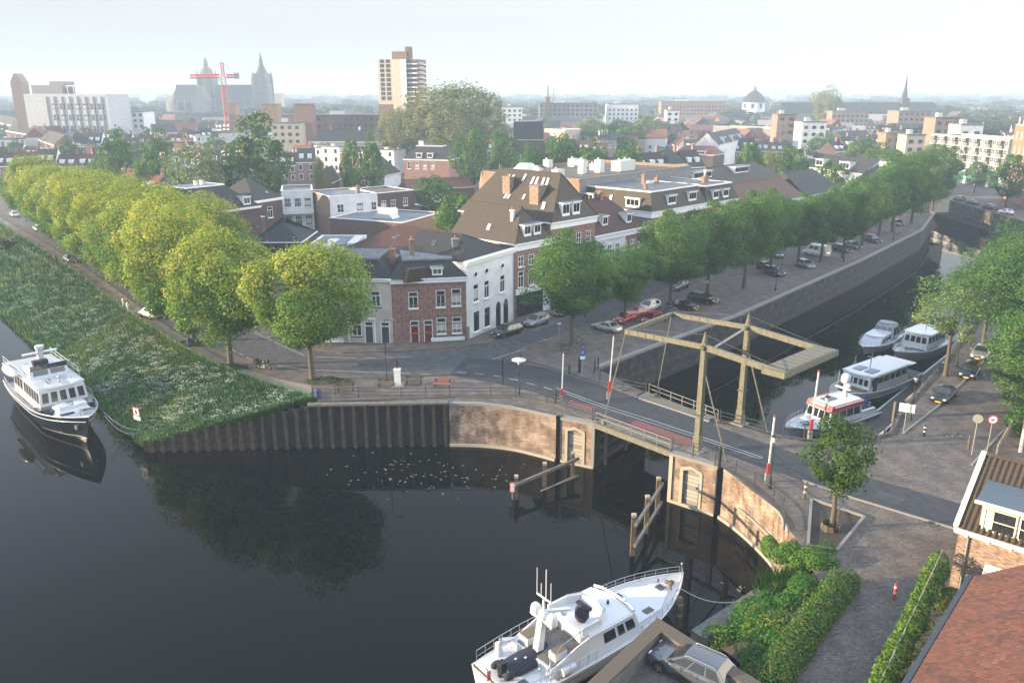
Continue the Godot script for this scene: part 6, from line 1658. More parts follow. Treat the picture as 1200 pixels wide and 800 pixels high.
	for k in [["far_pale", 690, 126, -450, 40], ["far_green", 722, 127, -440, 44], ["far_pale", 758, 122, -430, 52], ["far_green", 740, 132, -420, 40], ["far_green", 700, 134, -410, 40], ["far_olive", 585, 131, -430, 40], ["far_pale", 610, 132, -425, 36]]:
		var z: float = k[3]
		var dd := -z / 0.957 / 1.08
		tree(k[0], "park tree in the green belt at %s across the middle distance" % ["its left end", "the far left part", "a gap by the hall", "the middle left", "the middle", "the middle right", "its right end"][[585, 610, 690, 700, 722, 740, 758].find(k[1])], [V((k[1] - 600) / 960.0 * dd, 0, z), 15.0 + (134 - k[2]) * 0.3, k[4] / 960.0 * dd], 2.0, "park trees in the green belt")
	var wood := crown_mesh(91, 14, 420, 0.2, 0.8, [Color(0.03, 0.05, 0.02), Color(0.045, 0.07, 0.028), Color(0.065, 0.08, 0.035)], 0.25)
	var spots := []
	for i in 2600:
		var dist := lerpf(780.0, 4200.0, pow(r.randf(), 1.3))
		var p := Vector2(tan(r.randf_range(-0.64, 0.64)) * dist, -dist)
		if p.distance_to(Vector2(-335, -950)) < 80 or p.distance_to(Vector2(275, -950)) < 40:
			continue
		var k := r.randf_range(5.5, 9.5) * (1.0 + dist / 2600.0)
		spots.append(Transform3D(Basis(Vector3.UP, r.randf() * TAU).scaled(V(k * 1.3, k * r.randf_range(0.7, 1.0), k * 1.3)), V(p.x, -0.5, p.y)))
	stuff("woods", wood, M.leaf, spots, "woods and tree belts along the hazy horizon", "woods")
	var hill := []
	for i in 260:
		var dist := r.randf_range(420.0, 760.0)
		var p := Vector2(tan(r.randf_range(0.42, 0.66)) * dist, -dist)
		if free_spot(p, 3.0):
			var k := r.randf_range(5.5, 8.5)
			hill.append(Transform3D(Basis(Vector3.UP, r.randf() * TAU).scaled(V(k * 1.2, k * 1.2, k * 1.2)), V(p.x, -0.5, p.y)))
	stuff("park_woods", wood, M.leaf, hill, "pale green wood behind the balconied flats on the right skyline", "woods")

# a crown of many leaf sprays spread over lobes; unit size: about 1 across from the axis, bottom at 0
func crown_mesh(seed_: int, lobes: int, leaves: int, leaf: float, tall: float, tones: Array, loose := 0.3, cone := 0.0, painted_sun_tips := 0.0) -> ArrayMesh:
	var r := RandomNumberGenerator.new()
	r.seed = seed_
	var s := sh()
	s.tint = true
	var ls := []
	for i in lobes:
		var y := 1.0 - 2.0 * (i + 0.5) / lobes
		var a := i * 2.39996 + r.randf() * 0.7
		var q := sqrt(maxf(0.0, 1.0 - y * y))
		var d := V(cos(a) * q, y, sin(a) * q)
		var slim := lerpf(1.0, 1.0 - cone, (y + 1.0) / 2.0) * (1.0 - 0.25 * maxf(0.0, -y))
		var k := r.randf_range(0.42, 0.8) + (0.14 if r.randf() < 0.2 else 0.0)
		ls.append([V(d.x * k * slim, tall * (1.0 + d.y * (k + 0.05)), d.z * k * slim), r.randf_range(0.15, 0.4) * lerpf(1.0, slim, 0.5), r.randf() if painted_sun_tips == 0.0 else clampf(d.y * 0.5 + 0.5 + r.randf_range(-0.3, 0.3), 0.0, 0.999)])  # higher elm lobes yellower: young leaves, plus sunlight put into their colour
	for i in lobes / 4:
		ls.append([V(r.randf_range(-0.3, 0.3), tall * r.randf_range(0.5, 1.5), r.randf_range(-0.3, 0.3)), 0.45, r.randf()])
	var centre := V(0, tall, 0)
	for i in leaves:
		var lb: Array = ls[r.randi() % ls.size()]
		var d := V(r.randfn(), r.randfn(), r.randfn()).normalized()
		var out: Vector3 = (lb[0] - centre)
		out.y /= tall
		if d.dot(out) < -0.15 and r.randf() < 0.8:
			d = -d
		var rad: float = lb[1] * (1.0 - loose * r.randf() * r.randf()) * (1.0 + (0.45 * r.randf() if r.randf() < 0.2 else 0.0))
		var p: Vector3 = lb[0] + d * V(1, 0.85, 1) * rad
		var m := (d * 0.7 + V(0, 0.35, 0) + V(r.randfn(), r.randfn(), r.randfn()) * 0.45).normalized()
		var x := m.cross(V(r.randfn(), r.randfn(), r.randfn())).normalized()
		var z := x.cross(m)
		var size := leaf * r.randf_range(0.6, 1.35)
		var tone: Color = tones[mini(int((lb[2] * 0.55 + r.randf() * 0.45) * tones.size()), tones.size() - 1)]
		s.col = tone * r.randf_range(0.8, 1.2)
		var nn := (m + d * 0.5).normalized()
		var a := p - x * size * 0.9
		var b := p + z * size * 0.5 - m * size * 0.12
		var e := p + x * size * 0.9
		var f := p - z * size * 0.5 - m * size * 0.12
		if (b - a).cross(e - a).dot(nn) < 0:
			var t := b
			b = f; f = t
		s.tri_n(a, b, e, nn, nn, nn)
		s.tri_n(a, e, f, nn, nn, nn)
	return s.mesh()

func trunk_mesh(seed_: int, high: float, r0: float, spread: float, into: float) -> ArrayMesh:
	var r := RandomNumberGenerator.new()
	r.seed = seed_
	var s := sh()
	var lean := V(r.randf_range(-0.03, 0.03), 0, r.randf_range(-0.03, 0.03))
	var top := V(0, high, 0) + lean * high
	s.tube([V(0, -0.2, 0), V(0, 0.15, 0), V(0, 0.6, 0)], r0 * 1.5, 8, r0)
	s.tube([V(0, 0.5, 0), top * 0.55 + V(0.05, 0, 0), top], r0, 8, r0 * 0.72)
	for k in 6:
		var a := TAU * k / 6.0 + r.randf() * 0.6
		var d := V(cos(a) * spread, into * r.randf_range(0.5, 1.0), sin(a) * spread)
		s.tube([top - V(0, 0.2, 0), top + V(d.x * 0.35, d.y * 0.5, d.z * 0.35), top + d], r0 * 0.45, 5, r0 * 0.1)
	s.tube([top, top + V(0.1, into * 0.6, 0), top + V(0, into, 0.1)], r0 * 0.6, 6, r0 * 0.12)
	return s.mesh()

var proto := {}

# kinds of tree: crown in units of half its width, so one prototype serves every size
func tree_kinds() -> void:
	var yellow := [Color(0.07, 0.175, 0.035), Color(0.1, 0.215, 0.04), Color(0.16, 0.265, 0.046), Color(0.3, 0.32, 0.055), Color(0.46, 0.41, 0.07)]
	var green := [Color(0.042, 0.115, 0.034), Color(0.062, 0.15, 0.04), Color(0.09, 0.185, 0.046), Color(0.15, 0.24, 0.055)]
	var dark := [Color(0.045, 0.105, 0.032), Color(0.06, 0.135, 0.038), Color(0.1, 0.175, 0.045)]
	var pale := [Color(0.13, 0.18, 0.075), Color(0.18, 0.22, 0.1), Color(0.26, 0.28, 0.15)]
	var olive := [Color(0.14, 0.16, 0.055), Color(0.19, 0.2, 0.07), Color(0.25, 0.24, 0.09)]
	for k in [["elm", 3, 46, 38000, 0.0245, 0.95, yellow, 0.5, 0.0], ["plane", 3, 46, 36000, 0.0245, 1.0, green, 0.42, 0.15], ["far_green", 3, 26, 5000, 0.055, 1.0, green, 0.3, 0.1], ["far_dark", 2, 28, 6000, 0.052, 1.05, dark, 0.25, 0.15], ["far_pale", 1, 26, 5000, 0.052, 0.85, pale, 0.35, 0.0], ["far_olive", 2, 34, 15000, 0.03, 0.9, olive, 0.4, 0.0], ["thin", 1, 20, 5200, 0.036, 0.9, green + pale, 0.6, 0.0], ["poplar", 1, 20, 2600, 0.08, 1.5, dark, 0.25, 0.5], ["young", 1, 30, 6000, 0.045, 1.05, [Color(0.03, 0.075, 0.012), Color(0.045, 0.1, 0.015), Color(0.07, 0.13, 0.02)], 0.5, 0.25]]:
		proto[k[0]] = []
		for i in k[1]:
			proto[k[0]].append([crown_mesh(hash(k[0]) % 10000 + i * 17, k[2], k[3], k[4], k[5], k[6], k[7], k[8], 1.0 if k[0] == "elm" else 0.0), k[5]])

# a tree at p, high metres tall and wide metres across, its crown starting at clear metres
func tree(kind: String, label: String, spec: Array, clear: float, group := "", category := "tree") -> Node3D:
	var high: float = spec[1]
	var wide: float = spec[2]
	var t := thing(kind_name(kind), label, category, spec[0], rng.randf() * TAU, group)
	var pick: Array = proto[kind][rng.randi() % proto[kind].size()]
	var c := obj_mesh("crown", pick[0], M.leaf, t)
	c.position.y = clear
	c.scale = V(wide / 2.0 / 0.84, (high - clear) / (1.98 * pick[1]), wide / 2.0 / 0.84)
	var r0 := clampf(high * 0.022, 0.12, 0.42)
	obj_mesh("trunk", trunk_mesh(rng.randi(), clear + 0.6, r0, wide * 0.28, (high - clear) * 0.62), M.bark, t)
	return t

func kind_name(kind: String) -> String:
	return {"elm": "elm_tree", "plane": "plane_tree", "far_green": "green_tree", "far_dark": "dark_tree", "far_pale": "pale_tree", "far_olive": "olive_tree", "thin": "slender_tree", "poplar": "poplar_tree", "young": "young_tree"}[kind]

func build_trees() -> void:
	var elms := "yellow green trees in a row along the bank"
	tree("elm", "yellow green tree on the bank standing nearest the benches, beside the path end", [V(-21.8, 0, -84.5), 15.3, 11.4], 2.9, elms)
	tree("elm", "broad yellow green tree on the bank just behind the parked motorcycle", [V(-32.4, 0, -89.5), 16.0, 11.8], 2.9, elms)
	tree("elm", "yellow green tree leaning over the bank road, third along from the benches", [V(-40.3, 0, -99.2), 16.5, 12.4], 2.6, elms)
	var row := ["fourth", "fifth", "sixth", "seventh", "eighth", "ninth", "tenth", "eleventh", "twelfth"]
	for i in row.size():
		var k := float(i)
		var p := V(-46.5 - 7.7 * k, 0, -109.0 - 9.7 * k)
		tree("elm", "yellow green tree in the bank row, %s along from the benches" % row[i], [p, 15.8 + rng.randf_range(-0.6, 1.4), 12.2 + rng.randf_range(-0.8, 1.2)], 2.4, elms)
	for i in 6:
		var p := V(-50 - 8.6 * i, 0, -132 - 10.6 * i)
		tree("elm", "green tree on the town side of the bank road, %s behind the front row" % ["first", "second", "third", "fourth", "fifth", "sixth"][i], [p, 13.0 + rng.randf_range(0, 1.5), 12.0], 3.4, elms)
	var planes := "green trees along the canal quay"
	var spots := [[V(7.44, 0, -97.5), 13.88, 11.26], [V(15.27, 0, -106.94), 10.74, 9.02], [V(23.05, 0, -115.2), 13.85, 10.66], [V(29.79, 0, -121.39), 14.48, 10.93], [V(37.23, 0, -128.23), 15.19, 10.13], [V(44.8, 0, -139.24), 14.2, 9.46], [V(51.73, 0, -145.81), 12.86, 9.88], [V(57.31, 0, -149.73), 13.31, 9.82], [V(62.7, 0, -153), 13.88, 10.02], [V(71.01, 0, -164.64), 14.49, 10.05], [V(80.24, 0, -178.09), 14.84, 10.82], [V(85.77, 0, -183.83), 16.92, 11.54], [V(95.89, 0, -196.44), 17.2, 11.88], [V(110.17, 0, -215.52), 17.66, 13.88]]
	var names := ["large round green tree with bicycles leaning round its trunk", "green tree behind the white car at the start of the quay", "green tree over the red cars on the quay", "green quay tree beside the dark cars behind the drawbridge frame", "quay tree with a tuft of weeds at its foot by the canal", "quay tree in front of the black parked car", "quay tree next to the silver car on the canal", "quay tree standing in front of the white van", "quay tree just past the white van", "quay tree between the van and the far parked cars", "quay tree by the bicycles at the far end", "tall quay tree near the corner where the canal turns", "tall green tree second from the bend of the canal", "tall dark green tree at the very bend of the canal"]
	for i in spots.size():
		spots[i][2] *= 0.94
		tree("plane", names[i], spots[i], 3.3, planes)
	tree("thin", "thin airy tree on the east quay over the moored white boats", [V(48.11, 0, -85.91), 10.65, 8.71], 4.0, "trees on the east quay")
	tree("plane", "green tree overhanging the silver car on the east quay", [V(57.87, 0, -96.08), 11.47, 10.06], 3.6, "trees on the east quay")
	tree("plane", "bright green tree leaning in over the east quay at the picture edge", [V(60.5, 0, -88), 14.5, 14.0], 2.4, "trees on the east quay")
	tree("plane", "bright green tree in the garden by the no entry sign", [V(50.4, 0, -73.5), 11.0, 11.0], 0.8, "trees on the east quay")
	tree("plane", "green tree far along the east quay beside the bend", [V(72, 0, -113), 12.5, 11.0], 3.4, "trees on the east quay")
	tree("plane", "green tree at the outer end of the east quay", [V(84, 0, -122), 13, 11.5], 3.4, "trees on the east quay")
	var t := tree("young", "small leafy tree in a kerbed square bed beside the bridge road", [V(23.05, 0, -52.57), 9.03, 4.79], 2.3)
	obj("tree_stake", sh().rod(V(0.35, 0, 0.2), V(0.35, 1.7, 0.2), 0.05, 6), M.old_wood, t)
	var mid := [["far_dark", "big dark green tree towering over the grey roofs below the crane", [V(-62.61, 0, -205), 24.68, 15.24], 1.0], ["far_pale", "pale flowering tree before the big dark tree", [V(-75.05, 0, -200), 18.55, 12.98], 2.0], ["far_green", "green tree among roofs beneath the pale office block", [V(-110.57, 0, -235), 20.01, 9.97], 2.0], ["far_green", "yellowish tree behind the orange arched roof", [V(-93.08, 0, -215), 16.2, 7.87], 2.0], ["far_green", "round tree next to the pale flowering one", [V(-109.7, 0, -260), 19.2, 9.45], 2.0],
		["far_olive", "huge olive green tree standing beside the tower block", [V(-21.94, 0, -330), 35.01, 34.71], 5.0], ["far_olive", "smaller olive tree at the foot of the tower block", [V(-44.9, 0, -345), 25.04, 17.96], 4.0], ["far_green", "green tree before the huge olive tree", [V(-11.85, 0, -250), 20.1, 10.59], 3.0], ["far_green", "small green tree beside the dark gabled church hall", [V(-2.64, 0, -262), 19.37, 8.99], 3.0], ["far_green", "green tree in front of the pale flats behind the flat roof", [V(14.55, 0, -240), 19.33, 10.18], 3.0], ["far_green", "low green tree below the dark gabled hall", [V(5.24, 0, -235), 16.54, 8.1], 2.0], ["far_green", "green tree behind the parapet of the gravel roof", [V(22.14, 0, -235), 17.47, 9.52], 3.0], ["far_green", "round green tree beyond the roof vents", [V(32.21, 0, -232), 17.4, 7.99], 3.0],
		["far_green", "pointed green tree before the white gabled houses", [V(67.13, 0, -235), 17.47, 8.09], 3.0], ["far_green", "green tree behind the long brown roof with white skylights", [V(77.65, 0, -232), 16.71, 9.41], 3.0], ["far_green", "green tree beside the dark sheds above the canal trees", [V(78.38, 0, -205), 14.6, 8.36], 3.0], ["far_olive", "brownish tree squeezed between two pointed trees", [V(77.72, 0, -250), 14.2, 6.6], 2.0], ["far_green", "bushy tree in the yard beside the brown roofed block", [V(-9.51, 0, -142), 14.17, 7.9], 0.6], ["far_green", "small tree in the yard with the shed, in front of the hipped house", [V(-18.87, 0, -200), 11.16, 10.25], 0.5], ["far_green", "small tree against the white roof wall in the yards", [V(-41.17, 0, -212), 12.38, 5.2], 1.0], ["far_green", "small tree left of the brick villa by the grey roofs", [V(-39.2, 0, -235), 19.09, 6.18], 1.5], ["far_green", "tree in front of the long dark terrace", [V(-45.75, 0, -238), 18.25, 6.74], 1.5], ["far_olive", "olive shrub tree on the roof garden edge", [V(-47.36, 0, -205), 15.82, 3.34], 1.0],
		["far_olive", "big round tree standing alone near the thin spire", [V(229.59, 0, -620), 32.95, 22.22], 6.0], ["far_green", "tree at the corner of the apartment block with balconies", [V(145.36, 0, -260), 9.95, 7.96], 2.0], ["far_green", "tree in front of the tall brick flats on the far quay", [V(135.03, 0, -225), 14.89, 9.15], 2.0], ["far_green", "green tree above the canal trees near the orange house", [V(122.72, 0, -275), 14.25, 12.83], 3.0], ["far_green", "tree behind the tall quay trees beside the balconied flats", [V(133.4, 0, -320), 14.2, 12.3], 3.0]]
	for k in mid:
		tree(k[0], k[1], k[2], k[3], "trees among the houses")

# leaf sprays spread through a set of rounded volumes: [middle, radii]
func leaf_cloud(seed_: int, blobs: Array, leaves: int, leaf: float, tones: Array, boxy := false) -> Shape:
	var r := RandomNumberGenerator.new()
	r.seed = seed_
	var s := sh()
	s.tint = true
	var weights := []
	var total := 0.0
	for b in blobs:
		total += b[1].x * b[1].y + b[1].y * b[1].z + b[1].x * b[1].z
		weights.append(total)
	for i in leaves:
		var k := r.randf() * total
		var id := 0
		while weights[id] < k:
			id += 1
		var b: Array = blobs[id]
		var d := V(r.randfn(), r.randfn() * 0.9 + 0.25, r.randfn()).normalized()
		if boxy:
			var big := maxf(absf(d.x), maxf(absf(d.y), absf(d.z)))
			d = d.lerp(d / big, 0.55)
		var p: Vector3 = b[0] + d * b[1] * (1.0 - 0.35 * r.randf() * r.randf())
		var m := (d * 0.6 + V(0, 0.4, 0) + V(r.randfn(), r.randfn(), r.randfn()) * 0.5).normalized()
		var x := m.cross(V(r.randfn(), r.randfn(), r.randfn())).normalized()
		var z := x.cross(m)
		var size := leaf * r.randf_range(0.6, 1.4)
		s.col = tones[r.randi() % tones.size()] * r.randf_range(0.75, 1.25)
		var nn := (m + d * 0.6).normalized()
		var a := p - x * size
		var c := p + z * size * 0.55 - m * size * 0.15
		var e := p + x * size
		var f := p - z * size * 0.55 - m * size * 0.15
		if (c - a).cross(e - a).dot(nn) < 0:
			var t := c
			c = f; f = t
		s.tri_n(a, c, e, nn, nn, nn)
		s.tri_n(a, e, f, nn, nn, nn)
	return s

func blade_tuft(seed_: int, n: int, high: float, spread: float, tones: Array) -> ArrayMesh:
	var r := RandomNumberGenerator.new()
	r.seed = seed_
	var s := sh()
	s.tint = true
	for i in n:
		var a := r.randf() * TAU
		var root := V(cos(a), 0, sin(a)) * r.randf() * spread
		var lean := V(r.randfn(), 0, r.randfn()) * high * 0.35
		var tip := root + V(0, high * r.randf_range(0.6, 1.1), 0) + lean
		var side := V(cos(a + 1.3), 0, sin(a + 1.3)) * high * 0.1
		s.col = tones[r.randi() % tones.size()] * r.randf_range(0.8, 1.2)
		var nn := (Vector3.UP + side.cross(Vector3.UP) * 3.0).normalized()
		s.tri_n(root - side, root + side, tip, nn, nn, nn)
	return s.mesh()

func build_greens() -> void:
	var r := RandomNumberGenerator.new()
	r.seed = 12
	var grass_tones := [Color(0.13, 0.28, 0.085), Color(0.165, 0.32, 0.1), Color(0.11, 0.235, 0.085), Color(0.22, 0.33, 0.13)]
	var tuft := blade_tuft(1, 12, 0.55, 0.32, grass_tones)
	var umbel := sh()
	for k in 9:
		var d := V(r.randfn() * 0.16, 0.62 + r.randf() * 0.22, r.randfn() * 0.16)
		var q := r.randf_range(0.028, 0.055)
		umbel.tri_n(d + V(-q, 0, -q), d + V(q, 0.01, q), d + V(q, 0, -q), Vector3.UP, Vector3.UP, Vector3.UP)
		umbel.tri_n(d + V(-q, 0, -q), d + V(-q, 0.02, q), d + V(q, 0.01, q), Vector3.UP, Vector3.UP, Vector3.UP)
	var nf := FastNoiseLite.new()
	nf.seed = 8
	nf.frequency = 0.16
	var nf2 := FastNoiseLite.new()
	nf2.seed = 21
	nf2.frequency = 0.045
	var grass := []
	var tints := PackedColorArray()
	var white := []
	var yellow := []
	for i in 30000:
		var sec: int = [2, 3, 4, 4, 5, 5, 5, 6, 6, 6, 7, 7, 8][r.randi() % 13]
		var t := r.randf_range(-0.03, 0.985)
		var p := bank_point(sec, r.randf(), maxf(t, 0.0)) + V(0, -0.06, 0)
		var far := clampf((-p.z - 80.0) / 120.0, 0.0, 1.0)
		var k := r.randf_range(0.7, 1.4) * (1.0 + far * 0.9)
		var b := Basis(Vector3.UP, r.randf() * TAU).scaled(Vector3.ONE * k)
		var open := nf.get_noise_2d(p.x, p.z) + 0.25 * r.randfn()
		var dry := nf2.get_noise_2d(p.x + 40.0, p.z)
		grass.append(Transform3D(b, p))
		tints.append(Color(1.0, 1.0, 1.0).lerp(Color(1.9, 1.35, 0.9), clampf(dry * 2.2, 0.0, 1.0)))
		if open > 0.1 and t > 0.08 and t < 0.9 and r.randf() < [0, 0, 0.1, 0.1, 0.11, 0.12, 0.12, 0.12, 0.04][sec]:
			if dry > 0.16 and r.randf() < 0.35:
				yellow.append(Transform3D(b, p))
			else:
				white.append(Transform3D(b, p))
	stuff("bank_grass", tuft, M.blade, grass, "long green grass covering the bank down to the water", "grass", tints)
	stuff("cow_parsley", umbel.mesh(), M.petal, white, "drifts of white cow parsley flowers over the grassy bank", "flowers")
	stuff("yellow_flowers", umbel.mesh(), M.yellow_petal, yellow, "patches of yellow flowering weeds on the bank", "flowers")
	var bush_tones := [Color(0.02, 0.045, 0.015), Color(0.03, 0.06, 0.02), Color(0.045, 0.075, 0.025)]
	var bp := bank_point(3, 0.35, 0.3)
	var bush := thing("shrub", "dark round shrub growing alone far along the bank near the path", "shrub", bp)
	obj("foliage", leaf_cloud(3, [[V(0, 0.8, 0), V(2.2, 1.2, 1.8)], [V(1.6, 0.6, -1.2), V(1.4, 1.0, 1.4)]], 1500, 0.22, bush_tones), M.leaf, bush)
	obj("stem", sh().rod(Vector3.ZERO, V(0.1, 1.0, 0), 0.08), M.bark, bush)
	var weed := [Color(0.03, 0.07, 0.02), Color(0.045, 0.09, 0.025)]
	for k in [["low weeds round the foot of the tree nearest the benches", V(-20.4, 0, -84.0), 2.0], ["low weeds round the foot of the tree behind the motorcycle", V(-32.6, 0, -88.6), 1.7], ["round grass patch at the foot of the third bank tree", V(-40.2, 0, -97.9), 1.8]]:
		var w := thing("weed_patch", k[0], "weeds", k[1], 0.0, "weeds at the feet of trees")
		var q: float = k[2]
		obj("foliage", leaf_cloud(int(q * 100), [[V(0, 0.05, 0), V(q, 0.3, q * 0.7)], [V(q * 0.8, 0.05, 0.2), V(q * 0.7, 0.25, q * 0.5)]], 700, 0.12, weed), M.leaf, w)
	var rows := []
	var lo0 := V(20.35, -3.3, -51.2)
	var lo1 := V(12.5, -3.3, -44.3)
	var hi0 := V(22.0, 0.0, -49.9)
	var hi1 := V(13.4, 0.02, -36.0)
	for j in 5:
		var row := PackedVector3Array()
		for i in 9:
			var p := lo0.lerp(lo1, i / 8.0).lerp(hi0.lerp(hi1, i / 8.0), j / 4.0)
			p.y = lerpf(-3.35, 0.0, pow(j / 4.0, 0.75)) - 0.05
			row.append(p)
		rows.append(row)
	var bed := sh().grid(rows, false, true)
	struct("garden_bed", bed, M.soil)
	var lush := [Color(0.035, 0.125, 0.018), Color(0.05, 0.16, 0.02), Color(0.03, 0.1, 0.02), Color(0.075, 0.19, 0.026)]
	var mixed := [Color(0.065, 0.15, 0.026), Color(0.1, 0.18, 0.03), Color(0.15, 0.2, 0.036), Color(0.18, 0.16, 0.045)]
	var clumps := []
	for i in 62:
		var u := r.randf()
		var v := r.randf_range(0.08, 0.95)
		var p := lo0.lerp(lo1, u).lerp(hi0.lerp(hi1, u), v)
		p.y = lerpf(-3.35, 0.0, pow(v, 0.75))
		clumps.append([p + V(0, 0.25, 0), V(r.randf_range(0.6, 1.1), r.randf_range(0.5, 1.0), r.randf_range(0.6, 1.1))])
	var g := thing("garden_plants", "lush green plants filling the sloping garden bed between the low quay and hedge", "plants")
	obj("foliage", leaf_cloud(31, clumps.slice(0, 46), 19000, 0.08, lush), M.leaf, g)
	obj("foliage", leaf_cloud(35, clumps.slice(46), 6000, 0.09, mixed), M.leaf, g)
	var sw := sh()
	sw.tint = true
	for i in 900:       # tall upright leaves in the middle of the bed
		var p := V(18.0, -1.7, -47.2) + V(r.randfn() * 0.75, 0, r.randfn() * 0.6)
		var d := V(r.randfn() * 0.3, r.randf_range(0.8, 1.7), r.randfn() * 0.3)
		var sd := V(r.randfn(), 0, r.randfn()).normalized() * 0.05
		sw.col = lush[r.randi() % 4] * r.randf_range(0.9, 1.6)
		sw.tri_n(p - sd, p + sd, p + d, V(0.3, 0.8, 0.4), V(0.3, 0.8, 0.4), V(0.3, 0.8, 0.4))
	obj("upright_leaves", sw, M.leaf, g)
	var climb := thing("ivy_mound", "bright leafy climber spilling over the wall corner by the railing", "climber")
	var iv := []
	for i in 12:
		var p := V(18.06, -0.6, -51.13).lerp(V(20.95, 0.2, -47.45), i / 11.0)
		iv.append([p + V(r.randf_range(-0.4, 0.4), r.randf_range(-0.3, 0.2), r.randf_range(-0.5, 0.9)), V(r.randf_range(0.6, 0.95), r.randf_range(0.5, 0.85), r.randf_range(0.6, 0.95))])
	obj("foliage", leaf_cloud(37, iv, 7500, 0.09, [Color(0.065, 0.17, 0.022), Color(0.095, 0.21, 0.028), Color(0.12, 0.21, 0.035)]), M.leaf, climb)
	var hedge := thing("hedge", "clipped yellow green hedge along the paved lane above the garden bed", "hedge")
	var blobs := []
	var h0 := V(21.1, 1, -45.2)
	var h1 := V(13.48, 1, -35.85)
	for i in 34:
		var p := h0.lerp(h1, i / 33.0)
		blobs.append([V(p.x + r.randf_range(-0.08, 0.08), 0.62, p.z), V(0.95, 0.62 + r.randf_range(-0.05, 0.07), 0.75)])
	obj("foliage", leaf_cloud(41, blobs, 17000, 0.075, mixed + lush.slice(0, 3), true), M.leaf, hedge)
	var core := sh().beam(V(h0.x, 0.5, h0.z), V(h1.x, 0.5, h1.z), 1.2, 0.9)
	obj("branches", core, M.soil, hedge)
	var a := V(26.95, 0, -45.2)
	var b := V(17.4, 0, -32.6)
	var per := thing("trained_tree_row", "row of trained trees on a steel frame between the lane and red roof", "espalier row")
	var dirp := (b - a).normalized()
	var long := a.distance_to(b)
	for i in 7:
		var p := a + dirp * (0.4 + i * 2.4)
		obj("post", sh().rod(p, p + V(0, 2.75, 0), 0.035, 6), M.rail_grey, per)
		obj("trunk", sh().tube([p + dirp * 0.9, p + dirp * 0.95 + V(0, 1.0, 0), p + dirp * 0.9 + V(0, 2.2, 0)], 0.07, 6, 0.04), M.bark, per)
	for y in [1.7, 2.7]:
		obj("wire", sh().rod(a + V(0, y, 0), b + V(0, y, 0), 0.03, 5), M.rail_grey, per)
	var lumps := []
	for i in 40:
		var p := a + dirp * (0.7 + (long - 0.6) * i / 39.0)
		lumps.append([p + V(r.randf_range(-0.15, 0.15), 2.0 + r.randf_range(-0.35, 0.3), r.randf_range(-0.15, 0.15)), V(0.62, 0.72, 0.62)])
	for i in 9:
		var p := a + dirp * (2.0 + r.randf() * (long - 2.5))
		lumps.append([p + V(0.4, r.randf_range(0.6, 1.3), 0.3), V(0.45, 0.5, 0.45)])
	obj("foliage", leaf_cloud(43, lumps, 12000, 0.095, [Color(0.04, 0.12, 0.016), Color(0.06, 0.155, 0.02), Color(0.1, 0.2, 0.025), Color(0.19, 0.21, 0.035)]), M.leaf, per)
	var sb := thing("shrub", "yellow green shrub against the brick house wall beside the red roof", "shrub", V(26.59, 0, -42.8))
	obj("foliage", leaf_cloud(47, [[V(0, 0.7, 0), V(0.8, 0.8, 0.8)], [V(0.3, 0.5, 0.7), V(0.6, 0.6, 0.6)]], 1500, 0.09, mixed), M.leaf, sb)
	sb = thing("shrub", "green shrub in the front yard behind the fence near the no entry sign", "shrub", V(47.18, 0, -70.32))
	obj("foliage", leaf_cloud(48, [[V(0, 1.0, 0), V(1.4, 1.2, 1.4)]], 1200, 0.13, lush), M.leaf, sb)
	var fl := sh()
	for k in 4:
		var p := V(r.randf_range(-0.1, 0.1), 0, r.randf_range(-0.1, 0.1))
		fl.quad(p + V(-0.07, 0, 0.05), p + V(0.07, 0, 0.05), p + V(0.06, 0, -0.05), p + V(-0.06, 0, -0.06))
	var at := []
	for i in 90:
		var p := V(-8.0 + r.randfn() * 4.2, WATER + 0.012, -71.5 + r.randfn() * 2.6)
		if p.z > -76.3:
			at.append(Transform3D(Basis(Vector3.UP, r.randf() * TAU).scaled(Vector3.ONE * r.randf_range(0.4, 1.0)), p))
	for i in 22:
		var p := V(17.2 + r.randfn() * 0.9, WATER + 0.012, -52.0 + r.randfn() * 1.6)
		if p.x < 18.6:
			at.append(Transform3D(Basis(Vector3.UP, r.randf() * TAU).scaled(Vector3.ONE * r.randf_range(0.5, 1.2)), p))
	stuff("floating_petals", fl.mesh(), M.drift, at, "pale petals drifting on the dark water below the quay walls", "petals")

# A hull: half-breadth and sheer along its length; local +x is the bow, y = 0 the water.
class Hull:
	var l: float
	var b: float
	var bow: float
	var mid: float
	var aft: float
	var full: float
	func _init(l_: float, b_: float, bow_: float, mid_: float, aft_: float, full_ := 0.5) -> void:
		l = l_; b = b_; bow = bow_; mid = mid_; aft = aft_; full = full_
	func sheer(t: float) -> float:
		return mid + (bow - mid) * pow(maxf(0.0, (t - 0.35) / 0.65), 2.0) + (aft - mid) * pow(maxf(0.0, (0.35 - t) / 0.35), 2.0)
	func half(t: float, s: float) -> float:
		var plan := 1.0
		if t < 0.3:
			plan = lerpf(0.86, 1.0, sin(t / 0.3 * PI / 2))
		elif t > full:
			var k := (t - full) / (1.0 - full)
			plan = maxf(0.0, 1.0 - pow(k, 2.3))
		var fine := 0.28 + 0.9 * smoothstep(0.55, 1.0, t)
		return b / 2.0 * plan * pow(maxf(s, 0.0), fine)
	func at(t: float, s: float, side: float, out := 0.0) -> Vector3:
		var y := lerpf(-0.6, sheer(t), s)
		var x := lerpf(-l / 2, l / 2, t) - (1.0 - s) * 0.13 * l * smoothstep(0.72, 1.0, t)
		return Vector3(x, y, side * (half(t, s) + out))

